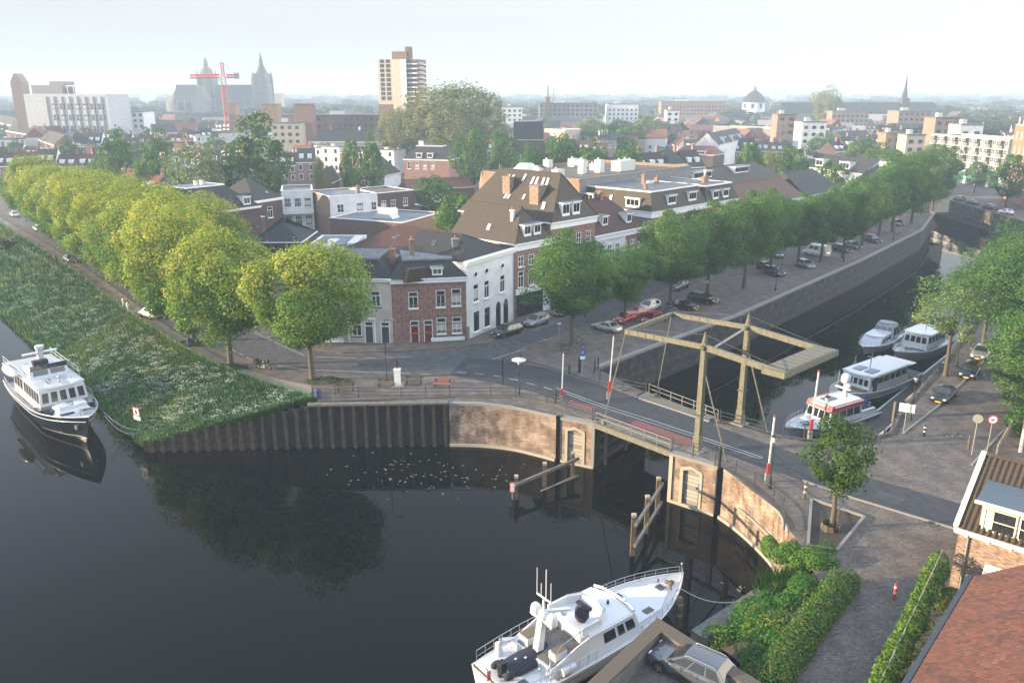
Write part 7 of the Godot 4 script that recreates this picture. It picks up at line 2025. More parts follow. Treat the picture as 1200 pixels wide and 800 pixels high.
func hull_band(h: Hull, s0: float, s1: float, steps: int, out := 0.0, t0 := 0.0, t1 := 1.0) -> Shape:
	var sp := sh()
	for side in [1.0, -1.0]:
		var rows := []
		for j in steps + 1:
			var row := PackedVector3Array()
			for i in 37:
				row.append(h.at(lerpf(t0, t1, i / 36.0), lerpf(s0, s1, float(j) / steps), side, out))
			rows.append(row)
		sp.grid(rows, false, side < 0)
	if t0 == 0.0:
		for j in steps:
			var a := lerpf(s0, s1, float(j) / steps)
			var b := lerpf(s0, s1, (j + 1.0) / steps)
			sp.quad(h.at(0, a, -1, out), h.at(0, a, 1, out), h.at(0, b, 1, out), h.at(0, b, -1, out))
	return sp

func deck_shape(h: Hull, s: float, inset: float, t0 := 0.0, t1 := 1.0) -> Shape:
	var rows := [PackedVector3Array(), PackedVector3Array(), PackedVector3Array()]
	for i in 37:
		var t := lerpf(t0, t1, i / 36.0)
		var p := h.at(t, s, 1.0)
		var w := maxf(0.0, p.z - inset)
		rows[0].append(V(p.x, p.y, w)); rows[1].append(V(p.x, p.y + w * 0.03, 0)); rows[2].append(V(p.x, p.y, -w))
	return sh().grid(rows, false)

func gunwale(h: Hull, r: float, t0 := 0.0, t1 := 1.0, s := 1.0, lift := 0.0, inset := 0.0) -> Shape:
	var sp := sh()
	for side in [1.0, -1.0]:
		var path := []
		for i in 29:
			var p := h.at(lerpf(t0, t1, i / 28.0), s, side, -inset)
			path.append(p + V(0, lift, 0))
		sp.tube(path, r, 5)
	return sp

# stanchions and wires round a deck edge
func guard_rail(parent: Node3D, h: Hull, t0: float, t1: float, high: float, n: int, inset := 0.06, m: Material = null) -> void:
	var mm: Material = m if m else M.steel
	var s := sh()
	for side in [1.0, -1.0]:
		for i in n + 1:
			var p := h.at(lerpf(t0, t1, float(i) / n), 1.0, side, -inset)
			s.rod(p, p + V(0, high, 0), 0.022, 5)
	obj("stanchions", s, mm, parent)
	obj("top_rail", gunwale(h, 0.028, t0, t1, 1.0, high, inset), mm, parent)
	obj("mid_rail", gunwale(h, 0.016, t0, t1, 1.0, high * 0.5, inset), mm, parent)

# a tapering house: corners bottom and top. Returns its four faces front(+x), back, port(-z), starboard(+z) as quads seen from outside
func cabin(parent: Node3D, called: String, x0: float, x1: float, w0: float, w1: float, y0: float, y1: float, rake_f: float, rake_b: float, m: Material, over := 0.15, roof_m: Material = null) -> Dictionary:
	var a := V(x0, y0, w0 / 2)
	var b := V(x1, y0, w0 / 2)
	var c := V(x1, y0, -w0 / 2)
	var d := V(x0, y0, -w0 / 2)
	var e := V(x0 + rake_b, y1, w1 / 2)
	var f := V(x1 - rake_f, y1, w1 / 2)
	var g := V(x1 - rake_f, y1, -w1 / 2)
	var k := V(x0 + rake_b, y1, -w1 / 2)
	var faces := {"starboard": [a, b, f, e], "front": [b, c, g, f], "port": [c, d, k, g], "back": [d, a, e, k]}
	var s := sh()
	for q in faces.values():
		s.quad(q[0], q[1], q[2], q[3])
	s.quad(e, f, g, k)
	var o := obj(called, s, m, parent)
	var mid := (e + g) / 2.0
	if over >= 0.0:
		var lx := f.x - e.x + over * 2
		var poly := [Vector2(-lx / 2 + 0.25, -w1 / 2 - over), Vector2(lx / 2 - 0.5, -w1 / 2 - over), Vector2(lx / 2, -w1 / 4), Vector2(lx / 2 + 0.06, 0), Vector2(lx / 2, w1 / 4), Vector2(lx / 2 - 0.5, w1 / 2 + over), Vector2(-lx / 2 + 0.25, w1 / 2 + over), Vector2(-lx / 2, w1 / 4), Vector2(-lx / 2, -w1 / 4)]
		var rf := obj("roof", sh().prism(poly, 0.0, 0.09).prism(poly.map(func(p): return p * Vector2(0.96, 0.93)), 0.085, 0.14), roof_m if roof_m else m, o)
		rf.position = mid
	faces.node = o
	return faces

func panes(f: Dictionary, face: String, spans: Array, v0: float, v1: float) -> void:
	for u in spans:
		var o := obj("window_frame", sh().patch(f[face], u[0] - 0.008, v0 - 0.05, u[1] + 0.008, v1 + 0.05, 0.018), M.gel_white if u.size() < 3 else M.black_paint, f.node)
		obj("window", sh().patch(f[face], u[0], v0, u[1], v1, 0.03), M.glass, o)

func spans(n: int, u0: float, u1: float, gap: float) -> Array:
	var out := []
	var w := (u1 - u0 - gap * (n - 1)) / n
	for i in n:
		out.append([u0 + i * (w + gap), u0 + i * (w + gap) + w])
	return out

func boat(called: String, label: String, bow: Vector3, stern_side: Vector3, category := "boat") -> Node3D:
	var d := (bow - stern_side)
	d.y = 0
	d = d.normalized()
	return thing(called, label, category, V(bow.x, WATER, bow.z), yaw_of(d))

func hull_parts(p: Node3D, h: Hull, hull_m: Material, bulwark_m: Material, stripe_m: Material, deck_m: Material, deck_s: float) -> void:
	var hl := obj("hull", hull_band(h, 0.02, deck_s - 0.02, 7), hull_m, p)
	obj("boot_stripe", hull_band(h, 0.3, 0.335, 1, 0.012), stripe_m, hl)
	var bw := obj("bulwark", hull_band(h, deck_s - 0.02, 1.0, 2, 0.02), bulwark_m, p)
	obj("inner_bulwark", hull_band(h, deck_s, 1.0, 1, -0.07), M.gel_white, bw)
	obj("cap_rail", gunwale(h, 0.07, 0.0, 1.0, 1.0, 0.0, 0.02), M.gel_white, bw)
	obj("rubbing_strake", gunwale(h, 0.035, 0.0, 0.99, deck_s - 0.02, 0.0, -0.05), stripe_m, hl)
	obj("deck", deck_shape(h, deck_s, 0.05), deck_m, p)

func at_centre(p: Node3D, l: float) -> Node3D:    # moves the thing so that its bow stays where it was put
	p.position -= Basis(Vector3.UP, p.rotation.y) * V(l / 2, 0, 0)
	return p

func build_boats() -> void:
	navy_cruiser()
	white_yacht()
	var b: Node3D
	var f: Dictionary
	b = boat("patrol_boat", "white boat with a red banded wheelhouse and ball radar moored behind the bridge", V(28.3, -3.7, -78.76), V(38.14, -3.6, -84.75))
	var h := Hull.new(13.5, 4.3, 1.55, 1.05, 1.0)
	at_centre(b, h.l)
	hull_parts(b, h, M.gel_white, M.gel_white, M.navy_hull, M.lamp_glass, 0.84)
	f = cabin(b, "trunk_cabin", 0.2, 3.6, 3.0, 2.6, 0.9, 1.45, 0.7, 0.0, M.gel_white, -1.0)
	obj("hatch", sh().box(V(3.5, 1.35, 0), V(0.9, 0.1, 0.8)), M.glass, f.node)
	f = cabin(b, "wheelhouse", -3.6, 1.8, 3.3, 2.9, 1.0, 3.0, 0.5, 0.1, M.gel_white, 0.3)
	panes(f, "front", spans(4, 0.06, 0.94, 0.04), 0.3, 0.74); panes(f, "starboard", spans(4, 0.06, 0.94, 0.03), 0.3, 0.72); panes(f, "port", spans(4, 0.06, 0.94, 0.03), 0.3, 0.72)
	for face in ["front", "starboard", "port"]:
		obj("red_band", sh().patch(f[face], -0.04, 0.78, 1.04, 1.08, 0.14), M.red_paint, f.node)
	obj("roof_hatch", sh().box(V(-0.4, 3.18, 0.4), V(1.5, 0.08, 1.0)), M.glass, f.node)
	var ms := obj("mast", sh().tube([V(-2.6, 3.0, 0), V(-2.5, 4.4, 0), V(-2.5, 5.3, 0)], 0.28, 8, 0.12), M.gel_white, b)
	obj("radar_ball", sh().ball(V(-2.4, 5.2, 0), V(0.55, 0.62, 0.55)), M.gel_white, ms)
	obj("radar_arm", sh().box(V(-2.1, 4.2, 0), V(0.3, 0.12, 1.9)), M.gel_white, ms)
	obj("searchlight", sh().ball(V(-2.0, 4.6, -0.7), Vector3.ONE * 0.28), M.gel_white, ms)
	obj("aerial", sh().rod(V(-0.8, 3.1, -0.9), V(-0.9, 6.0, -0.9), 0.02, 4).rod(V(-2.6, 3.1, 1.1), V(-2.7, 5.8, 1.1), 0.02, 4), M.gel_white, ms)
	guard_rail(b, h, 0.62, 0.97, 0.6, 6)
	f = cabin(b, "aft_cockpit", -6.2, -3.7, 3.2, 3.0, 0.8, 1.6, 0.1, 0.1, M.gel_white, -1.0)
	obj("cockpit_floor", sh().box(V(-5.0, 1.62, 0), V(2.0, 0.04, 2.3)), M.canvas_navy, f.node)
	b = boat("motor_cruiser", "white decked cruiser with black hull and flat white roof moored at the jetty", V(36.1, -2.6, -87.2), V(49.48, -2.9, -97.46))
	h = Hull.new(17.0, 5.0, 2.3, 1.5, 1.6, 0.55)
	at_centre(b, h.l)
	hull_parts(b, h, M.navy_hull, M.gel_white, M.gel_white, M.teak, 0.62)
	f = cabin(b, "saloon", -5.5, 3.6, 3.7, 3.4, 1.1, 3.3, 0.45, 0.2, M.gel_white, 0.32)
	panes(f, "front", spans(5, 0.06, 0.94, 0.05), 0.5, 0.82); panes(f, "starboard", [[0.04, 0.16], [0.2, 0.32], [0.7, 0.8], [0.84, 0.95]], 0.5, 0.82); panes(f, "port", spans(6, 0.05, 0.95, 0.03), 0.5, 0.82)
	obj("door", sh().patch(f["port"], 0.1, 0.02, 0.2, 0.9, 0.02), M.glass, f.node)
	obj("door", sh().patch(f["starboard"], 0.36, 0.02, 0.45, 0.9, 0.02), M.glass, f.node)
	for k in [-0.75, 0.75]:
		obj("solar_panel", sh().box(V(1.2, 3.5, k), V(1.7, 0.06, 1.0)), M.canvas_grey, f.node)
	obj("mast", sh().rod(V(0.4, 3.3, 0), V(0.3, 5.6, 0), 0.06, 6).rod(V(0.3, 4.8, -0.5), V(0.3, 4.8, 0.5), 0.04, 5), M.steel, b)
	obj("aft_awning", sh().box(V(-5.2, 3.15, 0), V(3.4, 0.1, 3.9)), M.gel_white, f.node)
	obj("wooden_sill", sh().box(V(3.8, 1.75, 0), V(0.5, 0.25, 3.4)), M.teak, f.node)
	for k in 7:
		var p := h.at(0.2 + k * 0.09, 0.45, 1.0, 0.12)
		obj("fender", sh().ball(p, V(0.13, 0.38, 0.13), 8, 6), M.canvas_navy, b)
	b = boat("motor_boat", "white boat with pale wheelhouse half hidden under the thin tree", V(50.47, -2.7, -102.84), V(63.35, -2.8, -114.18))
	h = Hull.new(15.0, 4.6, 2.2, 1.4, 1.4)
	at_centre(b, h.l)
	hull_parts(b, h, M.lamp_glass, M.gel_white, M.navy_hull, M.lamp_glass, 0.8)
	f = cabin(b, "wheelhouse", -4.4, 1.6, 3.4, 3.1, 1.4, 3.4, 0.3, 0.1, M.gel_white, 0.3)
	panes(f, "front", spans(4, 0.06, 0.94, 0.05), 0.42, 0.82); panes(f, "port", spans(5, 0.06, 0.94, 0.04), 0.42, 0.82); panes(f, "starboard", spans(5, 0.06, 0.94, 0.04), 0.42, 0.82)
	obj("deck_hatch", sh().box(V(3.2, 1.65, 0), V(0.9, 0.14, 0.8)), M.glass, b)
	obj("anchor_winch", sh().rod(V(5.0, 1.8, -0.4), V(5.0, 1.8, 0.4), 0.16, 8), M.steel, b)
	obj("mast", sh().rod(V(-1.6, 3.4, 0), V(-1.6, 5.2, 0), 0.05, 5), M.steel, b)
	guard_rail(b, h, 0.6, 0.97, 0.7, 6)
	b = boat("motor_boat", "small white cabin boat with a grey canvas hood, outermost of the moored boats", V(48.01, -3.2, -107.11), V(58.37, -3.2, -118.35))
	h = Hull.new(12.0, 3.9, 1.5, 1.1, 1.1)
	at_centre(b, h.l)
	hull_parts(b, h, M.gel_white, M.gel_white, M.canvas_navy, M.lamp_glass, 0.88)
	f = cabin(b, "cabin", -1.6, 3.2, 3.0, 2.5, 1.0, 2.1, 0.9, 0.0, M.gel_white, 0.1)
	panes(f, "starboard", spans(3, 0.08, 0.86, 0.05), 0.35, 0.8); panes(f, "port", spans(3, 0.08, 0.86, 0.05), 0.35, 0.8)
	f = cabin(b, "canvas_hood", -4.6, -1.5, 3.1, 2.3, 1.2, 3.0, 0.8, 0.5, M.canvas_grey, 0.02)
	panes(f, "front", spans(3, 0.06, 0.94, 0.06), 0.15, 0.85); panes(f, "starboard", spans(2, 0.08, 0.9, 0.06), 0.2, 0.8); panes(f, "port", spans(2, 0.08, 0.9, 0.06), 0.2, 0.8)
	guard_rail(b, h, 0.55, 0.97, 0.6, 6)
	b = thing("dinghy", "small white dinghy with blue cover tied between two moored boats", "dinghy", V(40.01, -4.4, -88.91), 2.5)
	obj("tubes", sh().tube([V(-1.4, 0.1, -0.6), V(0.8, 0.15, -0.6), V(1.5, 0.25, -0.25), V(1.5, 0.25, 0.25), V(0.8, 0.15, 0.6), V(-1.4, 0.1, 0.6)], 0.22, 8), M.gel_white, b)
	obj("floor", sh().box(V(-0.1, 0.0, 0), V(2.6, 0.1, 1.1)), M.deck_grey, b)
	obj("cover", sh().ball(V(-0.9, 0.45, 0), V(0.45, 0.5, 0.4)), M.blue_paint, b)
	for k in [["slack white mooring line from the bow of the navy cruiser to the bank", V(-42.55, -2.2, -79.53), V(-38.69, -3.7, -79.21), 1.1], ["second mooring line of the navy cruiser, lying close under the first", V(-42.69, -1.9, -79.74), V(-38.94, -3.6, -79.21), 0.6], ["mooring line from the white yacht's bow to the low quay", V(11.81, -3, -49.53), V(15.67, -3.3, -48.57), 0.5]]:
		var p: Vector3 = k[1]
		var q: Vector3 = k[2]
		var sag: float = k[3]
		var path := []
		for i in 13:
			var t := i / 12.0
			path.append(p.lerp(q, t) - V(0, sag * 4 * t * (1 - t), 0))
		tag(obj("mooring_line", sh().tube(path, 0.035, 5), M.rope), k[0], "rope", "mooring lines")

func navy_cruiser() -> void:
	var b := boat("motor_yacht", "navy blue hulled motor yacht with white wheelhouse moored along the grassy bank", V(-42.4, 0, -76.3), V(-42.4 - 14.0, 0, -76.3 - 14.6), "motor yacht")
	var h := Hull.new(20.5, 5.7, 3.5, 2.35, 2.4, 0.52)
	b.scale = V(1.08, 1.05, 1.08)
	at_centre(b, h.l * 1.08)
	hull_parts(b, h, M.navy_hull, M.navy_hull, M.gel_white, M.lamp_glass, 0.86)
	obj("anchor", sh().box(h.at(0.93, 0.66, 1, 0.1), V(0.5, 0.4, 0.16)).box(h.at(0.93, 0.66, -1, 0.1), V(0.5, 0.4, 0.16)), M.steel, b)
	for k in 5:
		for e in [1.0, -1.0]:
			var p := h.at(0.3 + k * 0.09, 0.6, e, 0.02)
			obj("porthole", sh().rod(p, p + V(0, 0, e * 0.04), 0.2, 10), M.glass, b)
	var f := cabin(b, "trunk_cabin", 1.4, 4.6, 4.5, 4.3, 2.2, 2.9, 0.0, 0.0, M.navy_hull, -1.0)
	f = cabin(b, "fore_deck_house", 3.6, 6.4, 3.4, 2.6, 2.4, 3.05, 0.6, 0.0, M.gel_white, -1.0)
	for k in [-0.8, 0.8]:
		obj("deck_seat", sh().box(V(5.0, 3.15, k), V(1.3, 0.5, 0.9)), M.gel_white, f.node)
		obj("skylight", sh().box(V(6.7, 3.0, k * 1.1), V(0.5, 0.08, 1.2)), M.glass, f.node)
	obj("bollard", sh().rod(V(8.0, 3.0, 0), V(8.0, 3.5, 0), 0.12, 8), M.steel, b)
	f = cabin(b, "wheelhouse", -6.5, 3.0, 4.5, 4.1, 2.2, 4.55, 0.35, 0.0, M.gel_white, 0.18)
	panes(f, "front", spans(5, 0.05, 0.95, 0.06), 0.42, 0.85); panes(f, "starboard", spans(6, 0.42, 0.97, 0.025) + spans(3, 0.04, 0.36, 0.03), 0.42, 0.85); panes(f, "port", spans(6, 0.42, 0.97, 0.025) + spans(3, 0.04, 0.36, 0.03), 0.42, 0.85)
	obj("blue_band", sh().box(V(2.6, 2.55, 0), V(1.4, 0.3, 5.2)), M.navy_hull, b)
	var roof := 4.7
	var gr := obj("deck_gear", sh().rod(V(1.4, roof, -0.2), V(1.4, roof + 0.5, -0.2), 0.06).ball(V(1.4, roof + 0.5, -0.2), Vector3.ONE * 0.16).rod(V(0.9, roof, 0.9), V(0.9, roof + 0.4, 0.9), 0.05).box(V(1.0, roof + 0.25, 0.6), V(0.7, 0.12, 0.2)).rod(V(1.6, roof, -1.2), V(1.6, roof + 0.45, -1.2), 0.05), M.steel, f.node)
	gr.set_meta("label", "roof lights and horns")
	var fb := cabin(b, "flybridge", -3.6, -0.9, 3.6, 3.4, 4.6, 5.6, 0.35, 0.0, M.gel_white, -1.0)
	panes(fb, "front", spans(2, 0.08, 0.92, 0.06), 0.35, 0.85)
	obj("wind_screen", sh().box(V(-0.9, 5.85, 0), V(0.08, 0.5, 3.4)), M.glass, fb.node)
	obj("helm_seat", sh().box(V(-2.8, 5.8, 0.3), V(0.7, 0.6, 1.4)), M.canvas_navy, fb.node)
	var ms := obj("mast", sh().box(V(-3.6, 6.2, 0), V(0.7, 2.0, 0.5)), M.gel_white, b)
	obj("crosstree", sh().box(V(-3.6, 6.7, 0), V(0.5, 0.14, 3.2)), M.gel_white, ms)
	obj("radar", sh().rod(V(-3.4, 7.2, 0), V(-3.4, 7.5, 0), 0.45, 10), M.gel_white, ms)
	var s := sh()
	for k in 6:
		for e in [-1.0, 1.0]:
			s.rod(V(-9 + k * 1.9, 4.6, e * 2.3), V(-9 + k * 1.9, 5.5, e * 2.3), 0.03, 5)
	for y in [5.1, 5.5]:
		for e in [-1.0, 1.0]:
			s.rod(V(-9, y, e * 2.3), V(0.6, y, e * 2.3), 0.035, 5)
	obj("roof_rail", s, M.gel_white, b)
	obj("upper_deck", sh().box(V(-7.6, 4.55, 0), V(3.8, 0.16, 4.8)), M.deck_grey, b)
	obj("tender", sh().ball(V(-5.0, 4.9, 2.6), V(2.4, 0.4, 0.65), 12, 6), M.gel_white, b)
	guard_rail(b, h, 0.06, 0.62, 0.8, 10, 0.06, M.gel_white)

func white_yacht() -> void:
	var bow := V(12.06, -2.1, -50.46)
	var b := boat("motor_yacht", "long white motor yacht with radar mast and navy covered tender by the parapet wall", V(bow.x, 0, bow.z), V(bow.x - 14.65, 0, bow.z + 11.6), "motor yacht")
	var h := Hull.new(20.0, 5.6, 2.75, 2.0, 1.9, 0.56)
	b.scale = V(0.84, 0.88, 0.88)
	at_centre(b, h.l * 0.84)
	hull_parts(b, h, M.gel_white, M.gel_white, M.navy_hull, M.gel_white, 0.87)
	obj("coach_roof", sh().prism([Vector2(1.6, -2.0), Vector2(5.2, -1.75), Vector2(7.4, -0.6), Vector2(7.4, 0.6), Vector2(5.2, 1.75), Vector2(1.6, 2.0)], 1.9, 2.35), M.gel_white, b)
	obj("deck_hatch", sh().box(V(7.3, 2.42, -0.1), V(0.62, 0.08, 0.62)), M.glass, b)
	obj("deck_hatch", sh().box(V(4.2, 2.4, 1.35), V(0.8, 0.08, 0.5)), M.glass, b)
	obj("deck_hatch", sh().box(V(3.6, 2.4, -1.35), V(0.8, 0.08, 0.5)), M.glass, b)
	obj("anchor_winch", sh().rod(V(8.2, 2.5, -0.3), V(8.2, 2.5, 0.3), 0.16, 8).box(V(8.5, 2.4, 0), V(0.5, 0.2, 0.3)).rod(V(7.8, 2.35, 0.55), V(7.8, 2.6, 0.55), 0.09).rod(V(7.8, 2.35, -0.75), V(7.8, 2.6, -0.75), 0.09), M.old_wood, b)
	obj("bow_staff", sh().rod(V(9.7, 2.7, 0), V(9.75, 3.6, 0), 0.035, 6).ball(V(9.75, 3.65, 0), Vector3.ONE * 0.09), M.steel, b)
	obj("fairlead", sh().box(h.at(0.9, 1.0, 1, -0.05), V(0.5, 0.12, 0.1)).box(h.at(0.84, 1.0, -1, -0.05), V(0.5, 0.12, 0.1)), M.steel, b)
	guard_rail(b, h, 0.6, 0.985, 0.62, 9)
	var f := cabin(b, "wheelhouse", -3.0, 2.6, 4.5, 4.1, 1.7, 3.55, 0.75, 0.0, M.gel_white, 0.14)
	panes(f, "starboard", [[0.3, 0.53], [0.58, 0.71], [0.75, 0.92]], 0.4, 0.85); panes(f, "port", [[0.08, 0.25], [0.29, 0.42], [0.47, 0.7]], 0.4, 0.85); panes(f, "front", spans(4, 0.05, 0.95, 0.04), 0.35, 0.86)
	obj("roof_rim", sh().tube([V(1.7, 3.76, 2.05), V(1.95, 3.8, 1.4), V(2.05, 3.82, 0), V(1.95, 3.8, -1.4), V(1.7, 3.76, -2.05)], 0.12, 8), M.gel_white, f.node)
	obj("horn", sh().rod(V(0.9, 3.7, 0.2), V(0.9, 3.95, 0.2), 0.1, 7), M.black_paint, f.node)
	obj("deck_light", sh().ball(V(1.95, 3.95, 0.9), Vector3.ONE * 0.16), M.gel_white, f.node)
	var cm := sh()
	var arc := [Vector2(-3.4, 1.75), Vector2(-1.5, 1.75), Vector2(-0.5, 1.3), Vector2(-0.25, 0), Vector2(-0.5, -1.3), Vector2(-1.5, -1.75), Vector2(-3.4, -1.75)]
	for i in arc.size() - 1:
		var p := V(arc[i].x, 3.95, arc[i].y)
		var q := V(arc[i + 1].x, 3.95, arc[i + 1].y)
		cm.beam(p, q, 0.18, 0.7)
	var fly := obj("flybridge_coaming", cm, M.gel_white, b)
	obj("wind_screen", sh().tube([V(-1.6, 4.4, 1.75), V(-0.55, 4.45, 1.3), V(-0.3, 4.45, 0), V(-0.55, 4.45, -1.3), V(-1.6, 4.4, -1.75)], 0.04, 5), M.steel, fly)
	obj("console_cover", sh().ball(V(-2.2, 4.35, 0.55), V(0.55, 0.7, 0.6), 7, 5).box(V(-1.95, 4.85, 0.5), V(0.35, 0.2, 1.3)), M.canvas_navy, fly)
	obj("well_floor", sh().box(V(-4.7, 2.62, 0.1), V(3.4, 0.1, 3.6)), M.concrete, b)
	f = cabin(b, "well_house", -6.6, -3.0, 4.5, 4.2, 1.7, 2.6, 0.0, 0.0, M.gel_white, -1.0)
	for k in [-1.0, 1.0]:
		obj("well_side", sh().extrude([Vector2(-6.9, 1.8), Vector2(-2.9, 1.8), Vector2(-2.9, 3.6), Vector2(-4.2, 3.35), Vector2(-6.2, 2.7)], Transform3D(Basis.IDENTITY, V(0, 0, k * 2.1 - 0.05)), 0.1), M.gel_white, b)
	obj("bench", sh().box(V(-5.6, 2.95, -1.2), V(1.4, 0.6, 1.0)).box(V(-5.3, 2.95, 1.4), V(1.1, 0.6, 0.7)).box(V(-3.4, 2.95, -1.5), V(0.6, 0.6, 0.8)), M.gel_white, b)
	obj("bench_cushion", sh().box(V(-5.6, 3.28, -1.2), V(1.3, 0.08, 0.9)).box(V(-5.3, 3.28, 1.4), V(1.0, 0.08, 0.6)).box(V(-3.4, 3.28, -1.5), V(0.55, 0.08, 0.7)), M.teak, b)
	obj("ladder_rail", sh().tube([V(-3.2, 4.3, 1.9), V(-5.5, 3.9, 1.9), V(-6.9, 2.4, 1.9)], 0.035, 5), M.steel, b)
	var ms := obj("mast", sh().extrude([Vector2(-6.35, 1.9), Vector2(-5.7, 1.9), Vector2(-5.35, 5.0), Vector2(-5.25, 5.6), Vector2(-5.65, 5.6), Vector2(-5.8, 5.0)], Transform3D(Basis.IDENTITY, V(0, 0, -0.25)), 0.5), M.gel_white, b)
	obj("mast_head", sh().box(V(-5.45, 5.5, 0), V(0.5, 0.25, 0.4)).box(V(-5.5, 5.0, 0), V(0.4, 0.14, 2.3)).rod(V(-5.45, 5.5, 0), V(-5.4, 6.6, 0), 0.14, 7, 0.09), M.gel_white, ms)
	for k in [-0.85, 0.85]:
		obj("radar_dome", sh().lathe(V(-5.4, 4.95, k), [Vector2(0.38, 0), Vector2(0.42, 0.3), Vector2(0.36, 0.65), Vector2(0.15, 0.85), Vector2(0.01, 0.88)], 12), M.gel_white, ms)
	obj("radar_bar", sh().box(V(-4.5, 5.45, 0.3), V(2.0, 0.16, 0.24), Basis(Vector3.UP, -0.5)).ball(V(-4.0, 5.2, 0.6), Vector3.ONE * 0.22), M.gel_white, ms)
	obj("aerial", sh().box(V(-5.4, 6.6, 0), V(0.1, 0.1, 1.5)).rod(V(-5.4, 6.6, -0.75), V(-5.4, 8.6, -0.75), 0.03, 5).rod(V(-5.4, 6.6, 0.2), V(-5.4, 8.9, 0.2), 0.04, 5).rod(V(-5.4, 6.6, 0.7), V(-5.4, 8.1, 0.7), 0.03, 5).rod(V(-5.4, 6.6, -0.3), V(-5.4, 7.6, -0.3), 0.03, 5), M.gel_white, ms)
	obj("aft_deck", sh().prism([Vector2(-9.8, -2.3), Vector2(-6.4, -2.6), Vector2(-6.4, 2.6), Vector2(-9.8, 2.3)], 1.85, 2.0), M.gel_white, b)
	var td := sh()
	var rows := []
	for i in 11:
		var t := i / 10.0
		var row := PackedVector3Array()
		var w := 0.95 * sqrt(maxf(0.0, 1.0 - pow(maxf(0.0, t - 0.45) / 0.58, 2.4))) * (0.82 + 0.18 * minf(1.0, t * 4.0))
		for k in 12:
			var a := PI * k / 11.0
			row.append(V(-8.9 + t * 3.9, 2.15 + sin(a) * 0.72 * (0.75 + 0.25 * t), -0.15 + cos(a) * w))
		rows.append(row)
	td.grid(rows, false, true)
	var tender := obj("covered_tender", td, M.canvas_navy, b)
	obj("engine", sh().box(V(-9.1, 2.7, -0.15), V(0.5, 0.8, 0.5)).box(V(-9.3, 2.4, -0.15), V(0.2, 0.9, 0.2)), M.black_paint, tender)
	for k in [-0.85, 0.6]:
		obj("tender_end", sh().ball(V(-9.0, 2.4, k), V(0.5, 0.28, 0.3), 8, 6), M.canvas_navy, tender)
	for k in [V(-7.9, 2.82, -0.1), V(-7.3, 2.86, 0.25)]:
		obj("buckle", sh().box(k, V(0.16, 0.06, 0.12)), M.gel_white, tender)
	obj("vent_cowl", sh().tube([V(-7.9, 1.95, -2.0), V(-7.9, 2.9, -2.0), V(-7.7, 3.05, -2.0), V(-6.2, 2.5, -2.1)], 0.32, 8, 0.16), M.gel_white, b)
	obj("davit", sh().tube([V(-7.0, 1.9, 1.9), V(-6.5, 2.8, 1.9), V(-6.3, 3.9, 1.7)], 0.06, 6), M.gel_white, b)
	obj("life_raft", sh().rod(V(-5.9, 2.35, 2.45), V(-4.7, 2.35, 2.45), 0.3, 10), M.gel_white, b)
	obj("companionway", sh().box(V(-8.6, 2.06, 1.5), V(0.9, 0.12, 0.8)), M.glass, b)
	guard_rail(b, h, 0.02, 0.36, 0.95, 8)
	obj("flag_staff", sh().rod(V(-9.9, 1.9, -0.2), V(-10.4, 3.2, -0.2), 0.03, 5), M.steel, b)
	obj("flag", sh().box(V(-10.2, 2.5, -0.2), V(0.3, 0.7, 0.04)), M.red_paint, b)

# A car with its nose along +x. shape: [length, width, height, bonnet length, tail length, bonnet height, waist height, rake front, rake back]
const CAR_SHAPES := {
	"estate": [4.6, 1.8, 1.5, 1.25, 0.15, 0.78, 0.95, 0.75, 0.45],
	"hatchback": [4.1, 1.75, 1.5, 1.0, 0.1, 0.8, 0.95, 0.75, 0.5],
	"saloon": [4.5, 1.78, 1.42, 1.25, 0.7, 0.76, 0.92, 0.8, 0.7],
	"coupe": [4.3, 1.76, 1.36, 1.3, 0.6, 0.74, 0.9, 0.85, 0.8],
	"suv": [4.65, 1.88, 1.6, 1.2, 0.1, 0.94, 1.04, 0.95, 0.55],
	"van": [5.2, 2.0, 2.35, 0.75, 0.05, 1.05, 1.2, 0.75, 0.1],
	"small_car": [3.5, 1.62, 1.48, 0.75, 0.08, 0.8, 0.94, 0.6, 0.35],
}

